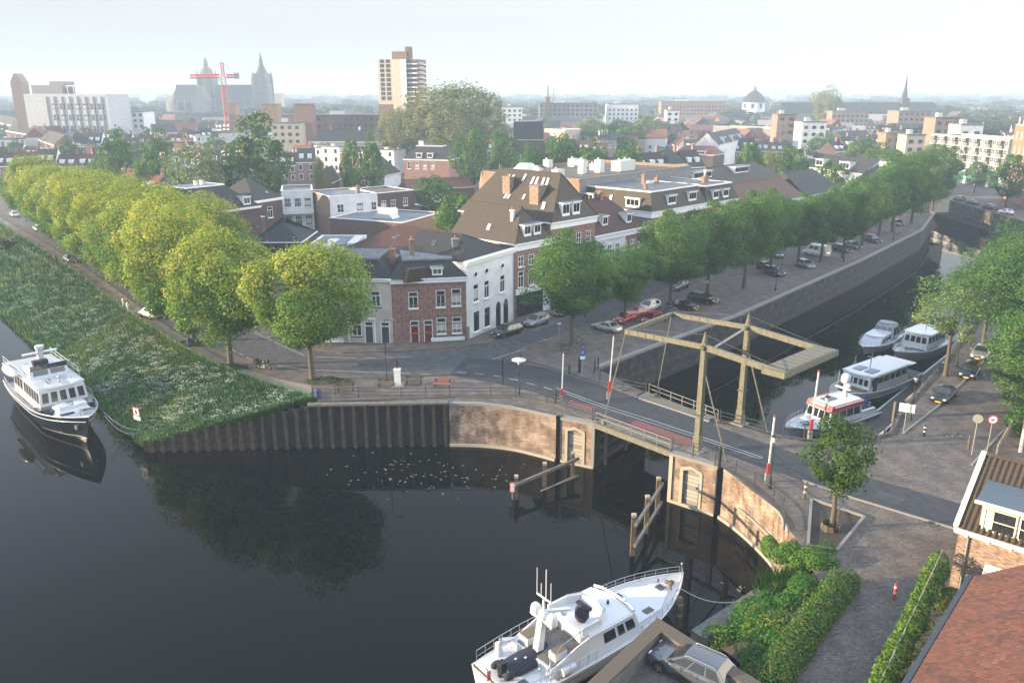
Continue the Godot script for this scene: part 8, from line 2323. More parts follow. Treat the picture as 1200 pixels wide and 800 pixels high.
func car(style: String, paint: Color, label: String, at: Vector3, yaw: float, fine := false) -> Node3D:
	var p: Array = CAR_SHAPES[style]
	var l: float = p[0]
	var w: float = p[1] / 2.0
	var key := "paint %s" % paint.to_html()
	if not M.has(key):
		mat(key, paint, 0.28, {"coat": 0.8, "metal": 0.35})
	var m: Material = M[key]
	var category := "van" if style == "van" else "car"
	var c := thing("parked_van" if style == "van" else "parked_car", label, category, at, yaw, "parked cars")
	var xh: float = l / 2 - p[3]
	var xt: float = -l / 2 + p[4]
	var rows := []
	for s in [[-l / 2, 0.78, p[6] - 0.3, 0.42], [-l / 2 + 0.06, 0.9, p[6] - 0.12, 0.3], [-l / 2 + 0.35, 0.98, p[6] - (0.0 if p[4] < 0.3 else 0.02), 0.26], [xt + 0.3, 1.0, p[6], 0.24], [0.0, 1.0, p[6] - 0.02, 0.24], [xh, 1.0, p[6] - 0.05, 0.24], [l / 2 - 0.55, 0.97, p[5], 0.26], [l / 2 - 0.2, 0.9, p[5] - 0.08, 0.3], [l / 2 - 0.04, 0.76, p[5] - 0.2, 0.36], [l / 2, 0.6, p[5] - 0.32, 0.45]]:
		var row := PackedVector3Array()
		for k in [[0.82, 0.0], [0.97, 0.14], [1.0, 0.45], [0.985, 0.78], [0.93, 0.95], [0.7, 1.0], [0.3, 1.02]]:
			row.append(V(s[0], lerpf(s[3], s[2], k[1]), w * s[1] * k[0]))
		for i in 7:
			var q := row[6 - i]
			row.append(V(q.x, q.y, -q.z))
		rows.append(row)
	var s := sh().grid(rows, true, false)
	s.fan(rows[0], true); s.fan(rows[-1], false)
	if s.n[0].dot(s.v[0] - V(0, 0.6, 0)) < 0:
		for i in s.n.size():
			s.n[i] = -s.n[i]
		for i in range(0, s.v.size(), 3):
			var t := s.v[i]
			s.v[i] = s.v[i + 1]; s.v[i + 1] = t
	var body := obj("body", s, m, c)
	var q0: float = w * 0.95
	var q1: float = w * (0.72 if style != "van" else 0.86)
	var yb: float = p[6] - 0.05
	var yt: float = p[2] - 0.05
	var A := V(xt, yb, q0)
	var B := V(xh, yb, q0)
	var E := V(xt + p[8], yt, q1)
	var F := V(xh - p[7], yt, q1)
	var mz := func(v: Vector3) -> Vector3: return V(v.x, v.y, -v.z)
	var faces := {"right": [A, B, F, E], "front": [B, mz.call(B), mz.call(F), F], "left": [mz.call(B), mz.call(A), mz.call(E), mz.call(F)], "back": [mz.call(A), A, E, mz.call(E)]}
	var g := sh()
	for f in faces.values():
		g.quad(f[0], f[1], f[2], f[3])
	var roof := []
	for k in 5:
		var row := PackedVector3Array()
		var x := lerpf(E.x - 0.04, F.x + 0.04, k / 4.0)
		for j in 7:
			var z := (j / 6.0 - 0.5) * 2.0
			row.append(V(x, yt + 0.1 * (1.0 - pow(absf(z), 2.5)) * sin(PI * (0.15 + 0.7 * k / 4.0)), -z * q1))
		roof.append(row)
	g.grid(roof, false, true)
	obj("cabin", g, m, c)
	if M.has(key) and style != "van":
		obj("windscreen", sh().patch(faces.front, 0.06, 0.06, 0.94, 0.95, 0.015), M.glass, c)
		obj("rear_window", sh().patch(faces.back, 0.1, 0.2, 0.9, 0.92, 0.015), M.glass, c)
		for side in ["left", "right"]:
			for u in ([[0.06, 0.3], [0.34, 0.62], [0.66, 0.93]] if fine or style == "estate" else [[0.08, 0.46], [0.5, 0.93]]):
				obj("side_window", sh().patch(faces[side], u[0] if side == "right" else 1 - u[1], 0.1, u[1] if side == "right" else 1 - u[0], 0.9, 0.015), M.glass, c)
	else:
		obj("windscreen", sh().patch(faces.front, 0.06, 0.1, 0.94, 0.8, 0.015), M.glass, c)
		for side in ["left", "right"]:
			for u in [[0.42, 0.62], [0.68, 0.9]]:
				obj("side_window", sh().patch(faces[side], u[0] if side == "right" else 1 - u[1], 0.25, u[1] if side == "right" else 1 - u[0], 0.75, 0.015), M.glass, c)
	var wr := 0.33 if style in ["suv", "van"] else 0.3
	for x in [-l / 2 + 0.8, l / 2 - 0.85]:
		for z in [-1.0, 1.0]:
			var wh := obj("wheel", sh().rod(V(x, wr, z * (w - 0.2)), V(x, wr, z * (w + 0.015)), wr, 14), M.rubber, c)
			var rm := sh().rod(V(x, wr, z * (w - 0.1)), V(x, wr, z * (w + 0.03)), wr * 0.2, 8)
			for k in 5:
				var a := TAU * k / 5
				rm.beam(V(x, wr, z * (w + 0.018)), V(x + cos(a) * wr * 0.66, wr + sin(a) * wr * 0.66, z * (w + 0.018)), 0.05, 0.06)
			obj("rim", rm, M.rim, wh)
			if fine:
				var arch := sh()
				for k in 9:
					var a := PI * k / 8.0
					var b2 := PI * (k + 1) / 8.0
					if k < 8:
						arch.beam(V(x + cos(a) * (wr + 0.07), wr + sin(a) * (wr + 0.07), z * (w - 0.02)), V(x + cos(b2) * (wr + 0.07), wr + sin(b2) * (wr + 0.07), z * (w - 0.02)), 0.1, 0.07)
				obj("wheel_arch", arch, M.rubber, c)
	for z in [-1.0, 1.0]:
		obj("headlight", sh().ball(V(l / 2 - 0.16, p[5] - 0.17, z * w * 0.62), V(0.13, 0.09, 0.2), 8, 5), M.head_lamp, c)
		obj("tail_light", sh().box(V(-l / 2 + 0.06, p[6] - 0.26, z * w * 0.74), V(0.12, 0.2, 0.22)), M.tail_lamp, c)
		obj("mirror", sh().ball(V(xh - 0.2, p[6] + 0.06, z * (w + 0.1)), V(0.09, 0.08, 0.13), 6, 4), m, c)
		if fine:
			obj("roof_rail", sh().tube([V(E.x + 0.05, yt + 0.02, z * q1), V(E.x + 0.2, yt + 0.08, z * q1 * 0.97), V(F.x - 0.2, yt + 0.08, z * q1 * 0.97), V(F.x - 0.05, yt + 0.02, z * q1)], 0.025, 5), M.steel, c)
			obj("sill", sh().box(V(0, 0.3, z * w * 0.99), V(l * 0.5, 0.12, 0.05)), M.rubber, c)
			for x in [-0.35, 0.62]:
				obj("door_handle", sh().box(V(x, p[6] - 0.14, z * (w + 0.005)), V(0.2, 0.04, 0.04)), M.steel, c)
			for x in [-0.78, 0.18, 1.0]:
				obj("door_gap", sh().box(V(x, 0.66, z * (w - 0.002)), V(0.015, 0.66, 0.012)), M.rubber, c)
	obj("grille", sh().box(V(l / 2 - 0.035, p[5] - 0.26, 0), V(0.06, 0.16, w * 0.8)), M.rubber, c)
	obj("number_plate", sh().box(V(l / 2 + 0.01, p[5] - 0.42, 0), V(0.03, 0.11, 0.5)), M.plate, c)
	obj("number_plate", sh().box(V(-l / 2 - 0.01, p[6] - 0.45, 0), V(0.03, 0.11, 0.5)), M.plate, c)
	return c

func build_cars() -> void:
	var black := Color(0.012, 0.014, 0.02)
	var silver := Color(0.32, 0.33, 0.35)
	var grey := Color(0.12, 0.13, 0.15)
	var white := Color(0.72, 0.72, 0.7)
	var red := Color(0.35, 0.012, 0.015)
	var navy := Color(0.014, 0.03, 0.09)
	for k in [
		["estate", Color(0.012, 0.022, 0.03), "black estate car parked in front of the white house", V(1.12, 0, -103.62), V(-2.39, 0, -100.09)], ["hatchback", silver, "silver hatchback parked behind the black estate car", V(4.93, 0, -108.68), V(1.7, 0, -104.84)], ["hatchback", white, "light grey car half hidden by the large round tree", V(9.1, 0, -114.23), V(5.96, 0, -110.47)],
		["coupe", Color(0.5, 0.48, 0.43), "cream coloured convertible parked at the start of the quay", V(13.9, 0, -102.42), V(11.06, 0, -105.26)], ["hatchback", red, "bright red car parked beside the second quay tree", V(17.03, 0, -109.57), V(14.06, 0, -106.52)], ["saloon", red, "darker red car parked just behind the first red one", V(18.93, 0, -111.85), V(16.15, 0, -110.02)], ["small_car", red, "little red car with pale roof on the quay by the blue one", V(20.08, 0, -108.68), V(18.09, 0, -106.52)], ["hatchback", navy, "blue car parked next to the little red one", V(22.7, 0, -111.39), V(20.19, 0, -108.68)], ["hatchback", white, "white car parked deep between the quay trees", V(20.9, 0, -115.69), V(18.66, 0, -113.27)],
		["saloon", black, "black saloon parked under the fourth quay tree", V(23.48, 0, -116.19), V(26.06, 0, -114.23)], ["suv", black, "dark car with a bright windscreen by the canal edge", V(27.35, 0, -120.31), V(29.83, 0, -117.71)], ["saloon", grey, "grey car in the far lane behind the quay trees", V(28.16, 0, -130.05), V(25.54, 0, -126.45)],
		["suv", black, "black car parked nose to the canal beside its shadowed twin", V(43.95, 0, -141.37), V(46.16, 0, -135.16)], ["hatchback", black, "black hatchback standing behind the nosed-in black car", V(44.26, 0, -145.05), V(45.46, 0, -139.94)], ["hatchback", silver, "silver hatchback parked in front of the white van", V(51.93, 0, -147.36), V(53.5, 0, -142.09)], ["van", white, "white panel van parked on the canal quay", V(60.27, 0, -153), V(56.86, 0, -158.17)], ["small_car", Color(0.2, 0.26, 0.32), "pale blue car behind the quay tree trunks", V(50.49, 0, -156.41), V(50.64, 0, -152.17)],
		["estate", black, "dark estate car past the white van on the quay", V(64.24, 0, -162.74), V(66.18, 0, -157.29)], ["saloon", Color(0.08, 0.12, 0.13), "teal car parked beyond the dark estate car", V(68.3, 0, -166.58), V(69.47, 0, -160.89)], ["estate", black, "black car with bicycles near the far end of the quay", V(75.09, 0, -173.73), V(76.43, 0, -167.57)], ["saloon", grey, "distant dark car at the bend of the canal", V(112.85, 0, -223.84), V(113.58, 0, -218.78)], ["saloon", grey, "grey car at the far end of the row by the bend", V(91.38, 0, -196.44), V(91.45, 0, -191.2)],
		["coupe", black, "dark blue coupe parked facing the lane by the boat lantern", V(45.6, 0, -80.24), V(42.86, 0, -77.06)], ["hatchback", black, "black hatchback parked behind the silver saloon on the east quay", V(52.18, 0, -87.66), V(49.25, 0, -83.94)], ["saloon", silver, "silver saloon with dark roof farthest along the east quay", V(57.52, 0, -94.69), V(54.14, 0, -90.74)],
		["hatchback", white, "white car half hidden under the third bank tree", V(-48.97, 0, -109.57), V(-52.09, 0, -111.85)], ["hatchback", white, "white car under the bank trees at the picture edge", V(-121.18, 0, -201.96), V(-131.17, 0, -213.93)], ["estate", white, "white estate car far along the bank road", V(-103.49, 0, -180.34), V(-112.21, 0, -191.2)], ["saloon", silver, "silver car under the trees beyond the walkers", V(-79.85, 0, -147.36), V(-84.67, 0, -153)],
	]:
		var d: Vector3 = k[4] - k[3]
		car(k[0], k[1], k[2], (k[3] + k[4]) / 2.0 + V(0, 0.02 if k[2].contains("bank") else 0.005, 0), yaw_of(d))
	for k in [["hatchback", grey, "dark car first in the row below the balconied flats", -240.0], ["saloon", black, "black car second in the row below the balconied flats", -232.0], ["estate", black, "dark car third in the row below the balconied flats", -222.0], ["saloon", white, "white car last in the row below the balconied flats", -213.0]]:
		car(k[0], k[1], k[2], V(129.5 - (k[3] + 230.0) * 0.07, 0.0, k[3]), PI / 2 + 0.06)
	var a := V(11.11, 0, -35.83)
	var n := V(7.49, 0, -38.77)
	car("suv", Color(0.1, 0.11, 0.125), "silver grey estate car with roof rails in the walled parking corner", (a + n) / 2.0 + V(0.35, 0.005, 0.3), yaw_of(n - a), true)

func lamp_post(label: String, at: Vector3, high: float, style := "lantern") -> void:
	var l := thing("street_lamp", label, "street lamp", at, 0.0, "street lamps")
	obj("base", sh().lathe(Vector3.ZERO, [Vector2(0.17, 0), Vector2(0.17, 0.35), Vector2(0.11, 0.5), Vector2(0.1, 0.9), Vector2(0.06, 1.0)], 10), M.dark_green_paint, l)
	obj("pole", sh().rod(V(0, 0.9, 0), V(0, high - 0.6, 0), 0.06, 8, 0.045), M.dark_green_paint, l)
	if style == "lantern":
		obj("lantern", sh().lathe(V(0, high - 0.65, 0), [Vector2(0.1, 0), Vector2(0.24, 0.45), Vector2(0.27, 0.48)], 6), M.lamp_glass, l)
		obj("lantern_cap", sh().lathe(V(0, high - 0.17, 0), [Vector2(0.3, 0), Vector2(0.12, 0.16), Vector2(0.05, 0.2), Vector2(0.04, 0.32), Vector2(0.001, 0.34)], 6), M.dark_green_paint, l)
	elif style == "disc":
		obj("lamp_shade", sh().lathe(V(0, high - 0.55, 0), [Vector2(0.1, 0), Vector2(0.75, 0.28), Vector2(0.75, 0.33), Vector2(0.1, 0.5), Vector2(0.001, 0.52)], 14), M.lamp_glass, l)
		obj("lamp_glass", sh().lathe(V(0, high - 0.75, 0), [Vector2(0.1, 0), Vector2(0.17, 0.15), Vector2(0.12, 0.3)], 8), M.lamp_glass, l)
	else:
		obj("arm", sh().tube([V(0, high - 0.7, 0), V(0.05, high - 0.1, 0), V(0.7, high, 0)], 0.04, 6), M.dark_green_paint, l)
		obj("lamp_head", sh().ball(V(0.8, high - 0.02, 0), V(0.35, 0.08, 0.14)), M.rail_grey, l)

func barrier(label: String, at: Vector3, high: float, lean: Vector3) -> void:
	var b := thing("bridge_barrier", label, "barrier", at, 0.0, "raised bridge barriers")
	obj("base", sh().box(V(0, 0.4, 0), V(0.34, 0.8, 0.34)), M.rail_grey, b)
	var up := V(0, high, 0) + lean
	obj("red_arm", sh().beam(V(0.02, 0.5, 0), up * 0.3, 0.22, 0.22), M.red_paint, b)
	obj("white_arm", sh().beam(up * 0.3, up, 0.11, 0.11), M.white_paint, b)
	obj("arm_tip", sh().beam(up, up * 1.03, 0.12, 0.12), M.red_paint, b)

func sign_post(label: String, at: Vector3, high: float, face: String, yaw: float) -> void:
	var s := thing("road_sign", label, "sign", at, yaw, "")
	obj("pole", sh().rod(V(0, -0.1, 0), V(0, high, 0), 0.045, 7), M.rail_grey, s)
	match face:
		"no_entry_ring":
			obj("plate", sh().rod(V(0, high - 0.3, 0.05), V(0, high - 0.3, 0.08), 0.42, 20), M.red_paint, s)
			obj("plate_centre", sh().rod(V(0, high - 0.3, 0.06), V(0, high - 0.3, 0.09), 0.32, 20), M.white_paint, s)
			obj("symbol", sh().box(V(0.02, high - 0.28, 0.095), V(0.3, 0.07, 0.01)).box(V(-0.08, high - 0.33, 0.095), V(0.14, 0.1, 0.01)), M.black_paint, s)
		"parking":
			obj("plate", sh().box(V(0, high - 0.35, 0.06), V(0.6, 0.66, 0.03)), M.blue_paint, s)
			letter(s, "P", V(0, high - 0.36, 0.08), 0.5, M.white_paint)
			obj("lower_plate", sh().box(V(0, high - 0.9, 0.06), V(0.56, 0.34, 0.03)), M.white_paint, s)
		"back":
			obj("plate", sh().rod(V(0, high - 0.3, 0.05), V(0, high - 0.3, 0.08), 0.4, 18), M.rail_grey, s)
		"ship":
			obj("plate", sh().box(V(0, high - 0.45, 0.06), V(0.95, 0.95, 0.03)), M.red_paint, s)
			obj("plate_centre", sh().box(V(0, high - 0.45, 0.075), V(0.72, 0.72, 0.03)), M.white_paint, s)
			obj("symbol", sh().extrude([Vector2(-0.14, -0.26), Vector2(0.14, -0.26), Vector2(0.14, 0.1), Vector2(0.05, 0.26), Vector2(-0.14, 0.2)], Transform3D(Basis.IDENTITY, V(0, high - 0.45, 0.09)), 0.012), M.black_paint, s)
			obj("lower_plate", sh().box(V(0, high - 1.15, 0.06), V(1.0, 0.4, 0.03)), M.white_paint, s)
		"small":
			obj("plate", sh().box(V(0, high - 0.2, 0.06), V(0.5, 0.4, 0.03)), M.white_paint, s)
			obj("symbol", sh().box(V(0, high - 0.05, 0.07), V(0.52, 0.14, 0.03)), M.crane_red, s)
		"notice":
			obj("plate", sh().box(V(0, high - 0.45, 0.06), V(1.3, 0.8, 0.03)), M.white_paint, s)
			obj("printed_lines", sh().box(V(-0.2, high - 0.3, 0.08), V(0.7, 0.05, 0.01)).box(V(-0.1, high - 0.45, 0.08), V(0.9, 0.05, 0.01)).box(V(-0.25, high - 0.6, 0.08), V(0.6, 0.05, 0.01)), M.crane_red, s)

func letter(parent: Node3D, text: String, at: Vector3, size: float, m: Material) -> void:
	var t := TextMesh.new()
	var f := SystemFont.new()
	f.font_names = PackedStringArray(["Droid Sans"])
	t.font = f
	t.text = text
	t.font_size = 64
	t.pixel_size = size / 64.0
	t.depth = 0.02
	var o := obj_mesh("lettering", t, m, parent)
	o.position = at

func bollard(called: String, label: String, at: Vector3, high: float, r: float, m: Material, band: Material = null) -> void:
	var b := thing(called, label, "bollard", at, 0.0, "bollards")
	obj("post", sh().lathe(Vector3.ZERO, [Vector2(r, -0.05), Vector2(r, high - r), Vector2(r * 0.7, high - r * 0.2), Vector2(0.001, high)], 9), m, b)
	if band:
		for y in [0.45, 0.8]:
			obj("band", sh().rod(V(0, high * y - 0.08, 0), V(0, high * y + 0.06, 0), r * 1.06, 9), band, b)

func bicycle(label: String, at: Vector3, yaw: float, m: Material) -> void:
	var b := thing("bicycle", label, "bicycle", at, yaw, "parked bicycles")
	b.rotation.x = 0.08
	for x in [-0.52, 0.52]:
		var w := obj("wheel", ring(V(x, 0.34, 0), 0.33, 0.02), M.rubber, b)
		var sp := sh()
		for k in 6:
			var a := TAU * k / 6
			sp.rod(V(x, 0.34, 0), V(x + cos(a) * 0.32, 0.34 + sin(a) * 0.32, 0), 0.006, 3)
		obj("spokes", sp, M.steel, w)
	var f := sh()
	for k in [[-0.52, 0.34, -0.12, 0.34], [-0.52, 0.34, -0.2, 0.8], [-0.12, 0.34, -0.22, 0.86], [-0.12, 0.34, 0.36, 0.82], [-0.2, 0.8, 0.36, 0.84], [0.52, 0.34, 0.34, 1.0]]:
		f.rod(V(k[0], k[1], 0), V(k[2], k[3], 0), 0.025, 5)
	obj("frame", f, m, b)
	obj("saddle", sh().ball(V(-0.24, 0.92, 0), V(0.14, 0.04, 0.08), 7, 4), M.rubber, b)
	obj("handlebar", sh().tube([V(0.22, 1.03, -0.28), V(0.36, 1.06, 0), V(0.22, 1.03, 0.28)], 0.02, 5), M.steel, b)

func build_street() -> void:
	lamp_post("tall thin black street lamp behind the bench beside the statue", V(-13.63, 0, -83.94), 7.0, "arm")
	lamp_post("lamp post with a wide pale disc head on the basin railing corner", V(0.71, 0, -79.74), 4.11, "disc")
	lamp_post("dark lantern post beside the raised barrier on the south corner", V(20.45, 0, -58.82), 4.6)
	lamp_post("lantern post on the quay in front of the red banded boat", V(27.97, 0, -67.98), 4.4)
	lamp_post("pale lantern post beside the notice board at the jetty", V(38.22, 0, -73.01), 4.5)
	lamp_post("lantern post between the jetty and the parked black hatchback", V(50.88, 0, -88.87), 4.4)
	lamp_post("dark lantern post on the canal edge by the fourth quay tree", V(28.58, 0, -117.2), 4.0)
	lamp_post("dark lantern post on the canal edge near the black parked cars", V(41.75, 0, -126.45), 4.2)
	lamp_post("dark lantern post on the canal edge near the white van", V(61.59, 0, -149.73), 4.2)
	lamp_post("dark lantern post on the canal edge near the bend", V(81, 0, -172.68), 4.0)
	barrier("raised red and white barrier arm on the basin side before the bridge", V(5.01, 0, -77.54), 5.27, V(0.1, 0, 0))
	barrier("raised red and white barrier arm on the canal corner under the beam tip", V(9.87, 0, -78.5), 6.74, V(0.3, 0, 0))
	barrier("raised red and white barrier arm next to the lantern on the south corner", V(20.55, 0, -59.87), 5.64, V(0.1, 0, 0))
	barrier("raised red and white barrier arm in front of the moored patrol boat", V(27.01, 0, -68.55), 6.41, V(0.15, 0, 0))
	sign_post("red and white square waterway sign standing in the bank grass above the mooring line", V(-38.37, -3.28, -78), 2.6, "ship", -0.5)
	sign_post("blue parking sign with a white plate near the bicycles", V(7.77, 0, -85.91), 3.0, "parking", 0.2)
	sign_post("small orange and white sign in front of the large round tree", V(5.97, 0, -99.72), 2.4, "small", 0.1)
	sign_post("round red bordered white road sign by the garden wall", V(41.47, 0, -65.6), 3.4, "no_entry_ring", -0.2)
	sign_post("grey sign seen from behind beside the round road sign", V(39.85, 0, -65.07), 3.7, "back", -0.5)
	sign_post("white notice board on a post at the top of the jetty", V(36.06, 0, -69.72), 3.0, "notice", -0.5)
	bollard("bollard", "tall dark post at the road edge opposite the white house", V(-1.01, 0, -83.12), 2.9, 0.09, M.black_paint)
	bollard("bollard", "dark bin post by the bicycles and parking sign", V(7.55, 0, -86.78), 1.9, 0.16, M.black_paint)
	bollard("bollard", "short black bollard on the corner of the quay footway", V(6.38, 0, -86.49), 1.1, 0.07, M.black_paint)
	bollard("bollard", "thin black bollard at the canal corner railing", V(9.3, 0, -87.07), 1.5, 0.07, M.black_paint)
	bollard("bollard", "black bollard standing beside the first corner bollard", V(9.77, 0, -87.96), 1.5, 0.07, M.black_paint)
	bollard("bollard", "rusty post beside the kerbed tree bed", V(22.64, 0, -57.11), 1.3, 0.11, M.old_wood, M.white_paint)
	bollard("bollard", "red and white banded post in the paved lane by the trained trees", V(23.68, 0, -43.94), 1.1, 0.09, M.red_paint, M.white_paint)
	bollard("bollard", "black bollard with a white top on the east street", V(37.66, 0, -69.13), 1.1, 0.1, M.black_paint, M.white_paint)
	bollard("bollard", "brown post by the crossing in front of the grey sign", V(40.22, 0, -66.32), 1.2, 0.1, M.old_wood)
	bollard("bollard", "black machine post on the south pier beside the bridge post", V(17.35, 0, -62.54), 2.0, 0.14, M.black_paint)
	bollard("bollard", "green cabinet post on the wall corner by the north barrier", V(4.39, 0, -77.3), 1.5, 0.12, M.dark_green_paint)
	bollard("mooring_bollard", "wooden mooring pile beside the bow of the white yacht", V(11.28, -4.7, -47.49), -2.24 + 4.7, 0.22, M.old_wood, M.rail_grey)
	for k in [[V(-19.82, 0, -78.5), "dark blue litter bin where the path meets the railing"], [V(-39.9, 0, -96.79), "small blue litter bin at the foot of the third bank tree"]]:
		var b := thing("litter_bin", k[1], "litter bin", k[0])
		obj("bin", sh().lathe(Vector3.ZERO, [Vector2(0.28, 0), Vector2(0.32, 1.0), Vector2(0.26, 1.12), Vector2(0.001, 1.14)], 10), M.blue_dark, b)
		obj("slot", sh().box(V(0, 0.95, 0.29), V(0.3, 0.12, 0.08)), M.black_paint, b)
	var spots := [[V(-17.42, 0, -80.5), 0.12, "dark wooden bench nearest the big yellow green tree"], [V(-13.36, 0, -82.05), 0.06, "wooden bench just left of the statue"], [V(-10.54, 0, -82.85), -0.05, "wooden bench just right of the statue"], [V(-7.43, 0, -81.79), -0.12, "reddish wooden bench furthest along toward the bridge"]]
	for k in spots:
		var b := thing("park_bench", k[2], "bench", k[0] + V(0, 0.1, 0), k[1], "benches facing the water")
		for i in 3:
			obj("seat_slat", sh().box(V(0, 0.45, -0.16 + i * 0.17), V(1.9, 0.05, 0.14)), M.bench_wood if not k[2].begins_with("red") else M.bench_red, b)
		for i in 2:
			obj("back_slat", sh().box(V(0, 0.66 + i * 0.2, -0.3 - i * 0.04), V(1.9, 0.15, 0.04)), M.bench_wood if not k[2].begins_with("red") else M.bench_red, b)
		for x in [-0.75, 0.75]:
			obj("leg", sh().box(V(x, 0.22, 0.14), V(0.1, 0.44, 0.1)).box(V(x, 0.45, -0.28), V(0.1, 0.9, 0.08)), M.rail_iron, b)
	var st := thing("statue", "dark bronze figure on a tall white plinth between the benches", "statue", V(-12.21, 0, -82.32))
	obj("step", sh().box(V(0, 0.15, 0), V(1.3, 0.16, 1.3)), M.coping, st)
	obj("plinth", sh().box(V(0, 1.05, 0), V(0.62, 1.7, 0.62)).box(V(0, 1.93, 0), V(0.72, 0.1, 0.72)), M.white_paint, st)
	var fig := figure([], 0.0, M.black_paint, M.black_paint, M.black_paint, M.black_paint, st, 0.62)
	fig.position = V(0, 1.98, 0)
	for k in [["black bicycle leaning on the left of the big tree trunk", V(6.21, 0, -94.69), 0.5, "black_paint"], ["dark bicycle in front of the big tree trunk", V(7.07, 0, -93.67), 0.2, "rail_iron"], ["blue bicycle to the right of the big tree trunk", V(8.25, 0, -95.73), 2.4, "blue_paint"], ["grey bicycle behind the parking sign", V(9, 0, -97.14), 1.9, "rail_grey"], ["bicycle with green frame at the back of the tree bicycles", V(8.13, 0, -98.23), 0.9, "bridge_green"], ["bicycle standing near the far quay trees", V(81.84, 0, -179.21), 0.4, "black_paint"], ["bicycle propped beside the far quay lantern", V(84.71, 0, -178.09), 0.1, "black_paint"], ["bicycle leaning by the thin tree on the east quay", V(48.03, 0, -87.07), 0.7, "black_paint"]]:
		bicycle(k[0], k[1] + V(0, 0.1, 0), k[2], M[k[3]])
	var mc := thing("motorcycle", "black motorcycle with panniers parked by the sandy path", "motorcycle", V(-28.16, 0, -87.96), -0.35)
	for x in [-0.72, 0.75]:
		var w := obj("wheel", ring(V(x, 0.33, 0), 0.27, 0.075, Basis.IDENTITY, 14), M.rubber, mc)
		obj("hub", sh().rod(V(x, 0.33, -0.06), V(x, 0.33, 0.06), 0.12, 8), M.steel, w)
	obj("engine", sh().box(V(0.0, 0.48, 0), V(0.55, 0.4, 0.36)), M.rail_grey, mc)
	obj("tank", sh().ball(V(0.22, 0.92, 0), V(0.36, 0.2, 0.2)), M.black_paint, mc)
	obj("seat", sh().ball(V(-0.38, 0.86, 0), V(0.48, 0.11, 0.17)), M.rubber, mc)
	obj("fork", sh().rod(V(0.75, 0.33, 0.1), V(0.5, 1.1, 0.1), 0.03).rod(V(0.75, 0.33, -0.1), V(0.5, 1.1, -0.1), 0.03), M.steel, mc)
	obj("handlebar", sh().tube([V(0.35, 1.18, -0.4), V(0.5, 1.12, 0), V(0.35, 1.18, 0.4)], 0.025), M.black_paint, mc)
	obj("fairing", sh().ball(V(0.62, 1.05, 0), V(0.2, 0.26, 0.18)), M.black_paint, mc)
	for z in [-0.34, 0.34]:
		obj("pannier", sh().box(V(-0.8, 0.75, z), V(0.5, 0.4, 0.24)), M.black_paint, mc)
	obj("top_case", sh().box(V(-0.95, 1.08, 0), V(0.4, 0.32, 0.44)), M.black_paint, mc)
	for k in [["timber fender frame with three posts and a red white board north of the passage", [V(0.38, -4.7, -66.06), V(2.99, -4.7, -68.38), V(5.72, -4.7, -70.31)], [-2.6, -2.45, -2.29]], ["timber fender frame with three lit posts south of the passage", [V(9.45, -4.7, -56.71), V(11.05, -4.7, -60.11), V(12.55, -4.7, -63.56)], [-1.29, -1.49, -1.57]]]:
		var fd := thing("timber_fender", k[0], "fender", Vector3.ZERO, 0.0, "timber fenders")
		var tops := []
		for i in 3:
			var p: Vector3 = k[1][i]
			var q := V(p.x, k[2][i], p.z)
			tops.append(q)
			var post := obj("post", sh().beam(p - V(0, 1.5, 0), q, 0.34, 0.34), M.old_wood, fd)
			obj("cap", sh().box(q + V(0, 0.08, 0), V(0.36, 0.2, 0.36)), M.pale_stone, post)
		var along: Vector3 = (tops[2] - tops[0]).normalized()
		var side := along.cross(Vector3.UP).normalized() * 0.26
		for y in [-0.55, -2.35]:
			obj("beam", sh().beam(tops[0] - along * 0.4 + V(0, y, 0) + side, tops[2] + along * 0.5 + V(0, y, 0) + side, 0.22, 0.26), M.grey_wood, fd)
		if k[0].contains("board"):
			obj("warning_board", sh().box(tops[0] + V(-0.35, -0.9, 0.2), V(0.5, 1.0, 0.06)), M.red_paint, fd)
			obj("board_centre", sh().box(tops[0] + V(-0.35, -0.9, 0.24), V(0.34, 0.8, 0.04)), M.white_paint, fd)
			obj("board_post", sh().rod(tops[0] + V(-0.35, -3.0, 0.15), tops[0] + V(-0.35, -0.4, 0.15), 0.05), M.rail_grey, fd)
	var jt := thing("floating_jetty", "long dark floating jetty with pale edges beside the moored boats", "jetty")
	var j0 := V(36.4, -4.2, -78.6)
	var j1 := V(67.5, -4.2, -113.5)
	var jd := (j1 - j0).normalized()
	var js := V(-jd.z, 0, jd.x)
	obj("pontoon", sh().beam(j0 - V(0, 0.25, 0), j1 - V(0, 0.25, 0), 2.5, 0.6), M.dark_pile, jt)
	for i in 52:
		var p := j0 + jd * (0.45 + i * 0.88)
		obj("plank", sh().box(p + V(0, 0.07 + rng.randf() * 0.006, 0), V(0.85, 0.05, 2.36), Basis(jd, Vector3.UP, js)), M.jetty_wood, jt)
	for e in [-1.0, 1.0]:
		obj("edge_strip", sh().beam(j0 + js * 1.28 * e + V(0, 0.09, 0), j1 + js * 1.28 * e + V(0, 0.09, 0), 0.2, 0.14), M.lamp_glass, jt)
	for i in 5:
		var p := j0 + jd * (4 + i * 9.5) + js * 1.7
		obj("guide_pile", sh().rod(p - V(0, 2, 0), p + V(0, 3.2, 0), 0.17, 9), M.grey_wood, jt)
	var gw := thing("gangway", "short wooden gangway stair from the quay down to the jetty", "gangway")
	for i in 7:
		var p := V(42.06, -0.1, -80.26).lerp(V(45.78, -3.9, -88.71), i / 6.0) + js * 0.0
		obj("step", sh().box(p, V(0.42, 0.08, 1.5), Basis(js, Vector3.UP, -jd)), M.pale_stone, gw)
	obj("handrail", sh().beam(V(41.5, 1, -78.31), V(45.07, -2.9, -86.63), 0.06, 0.06), M.rail_grey, gw)
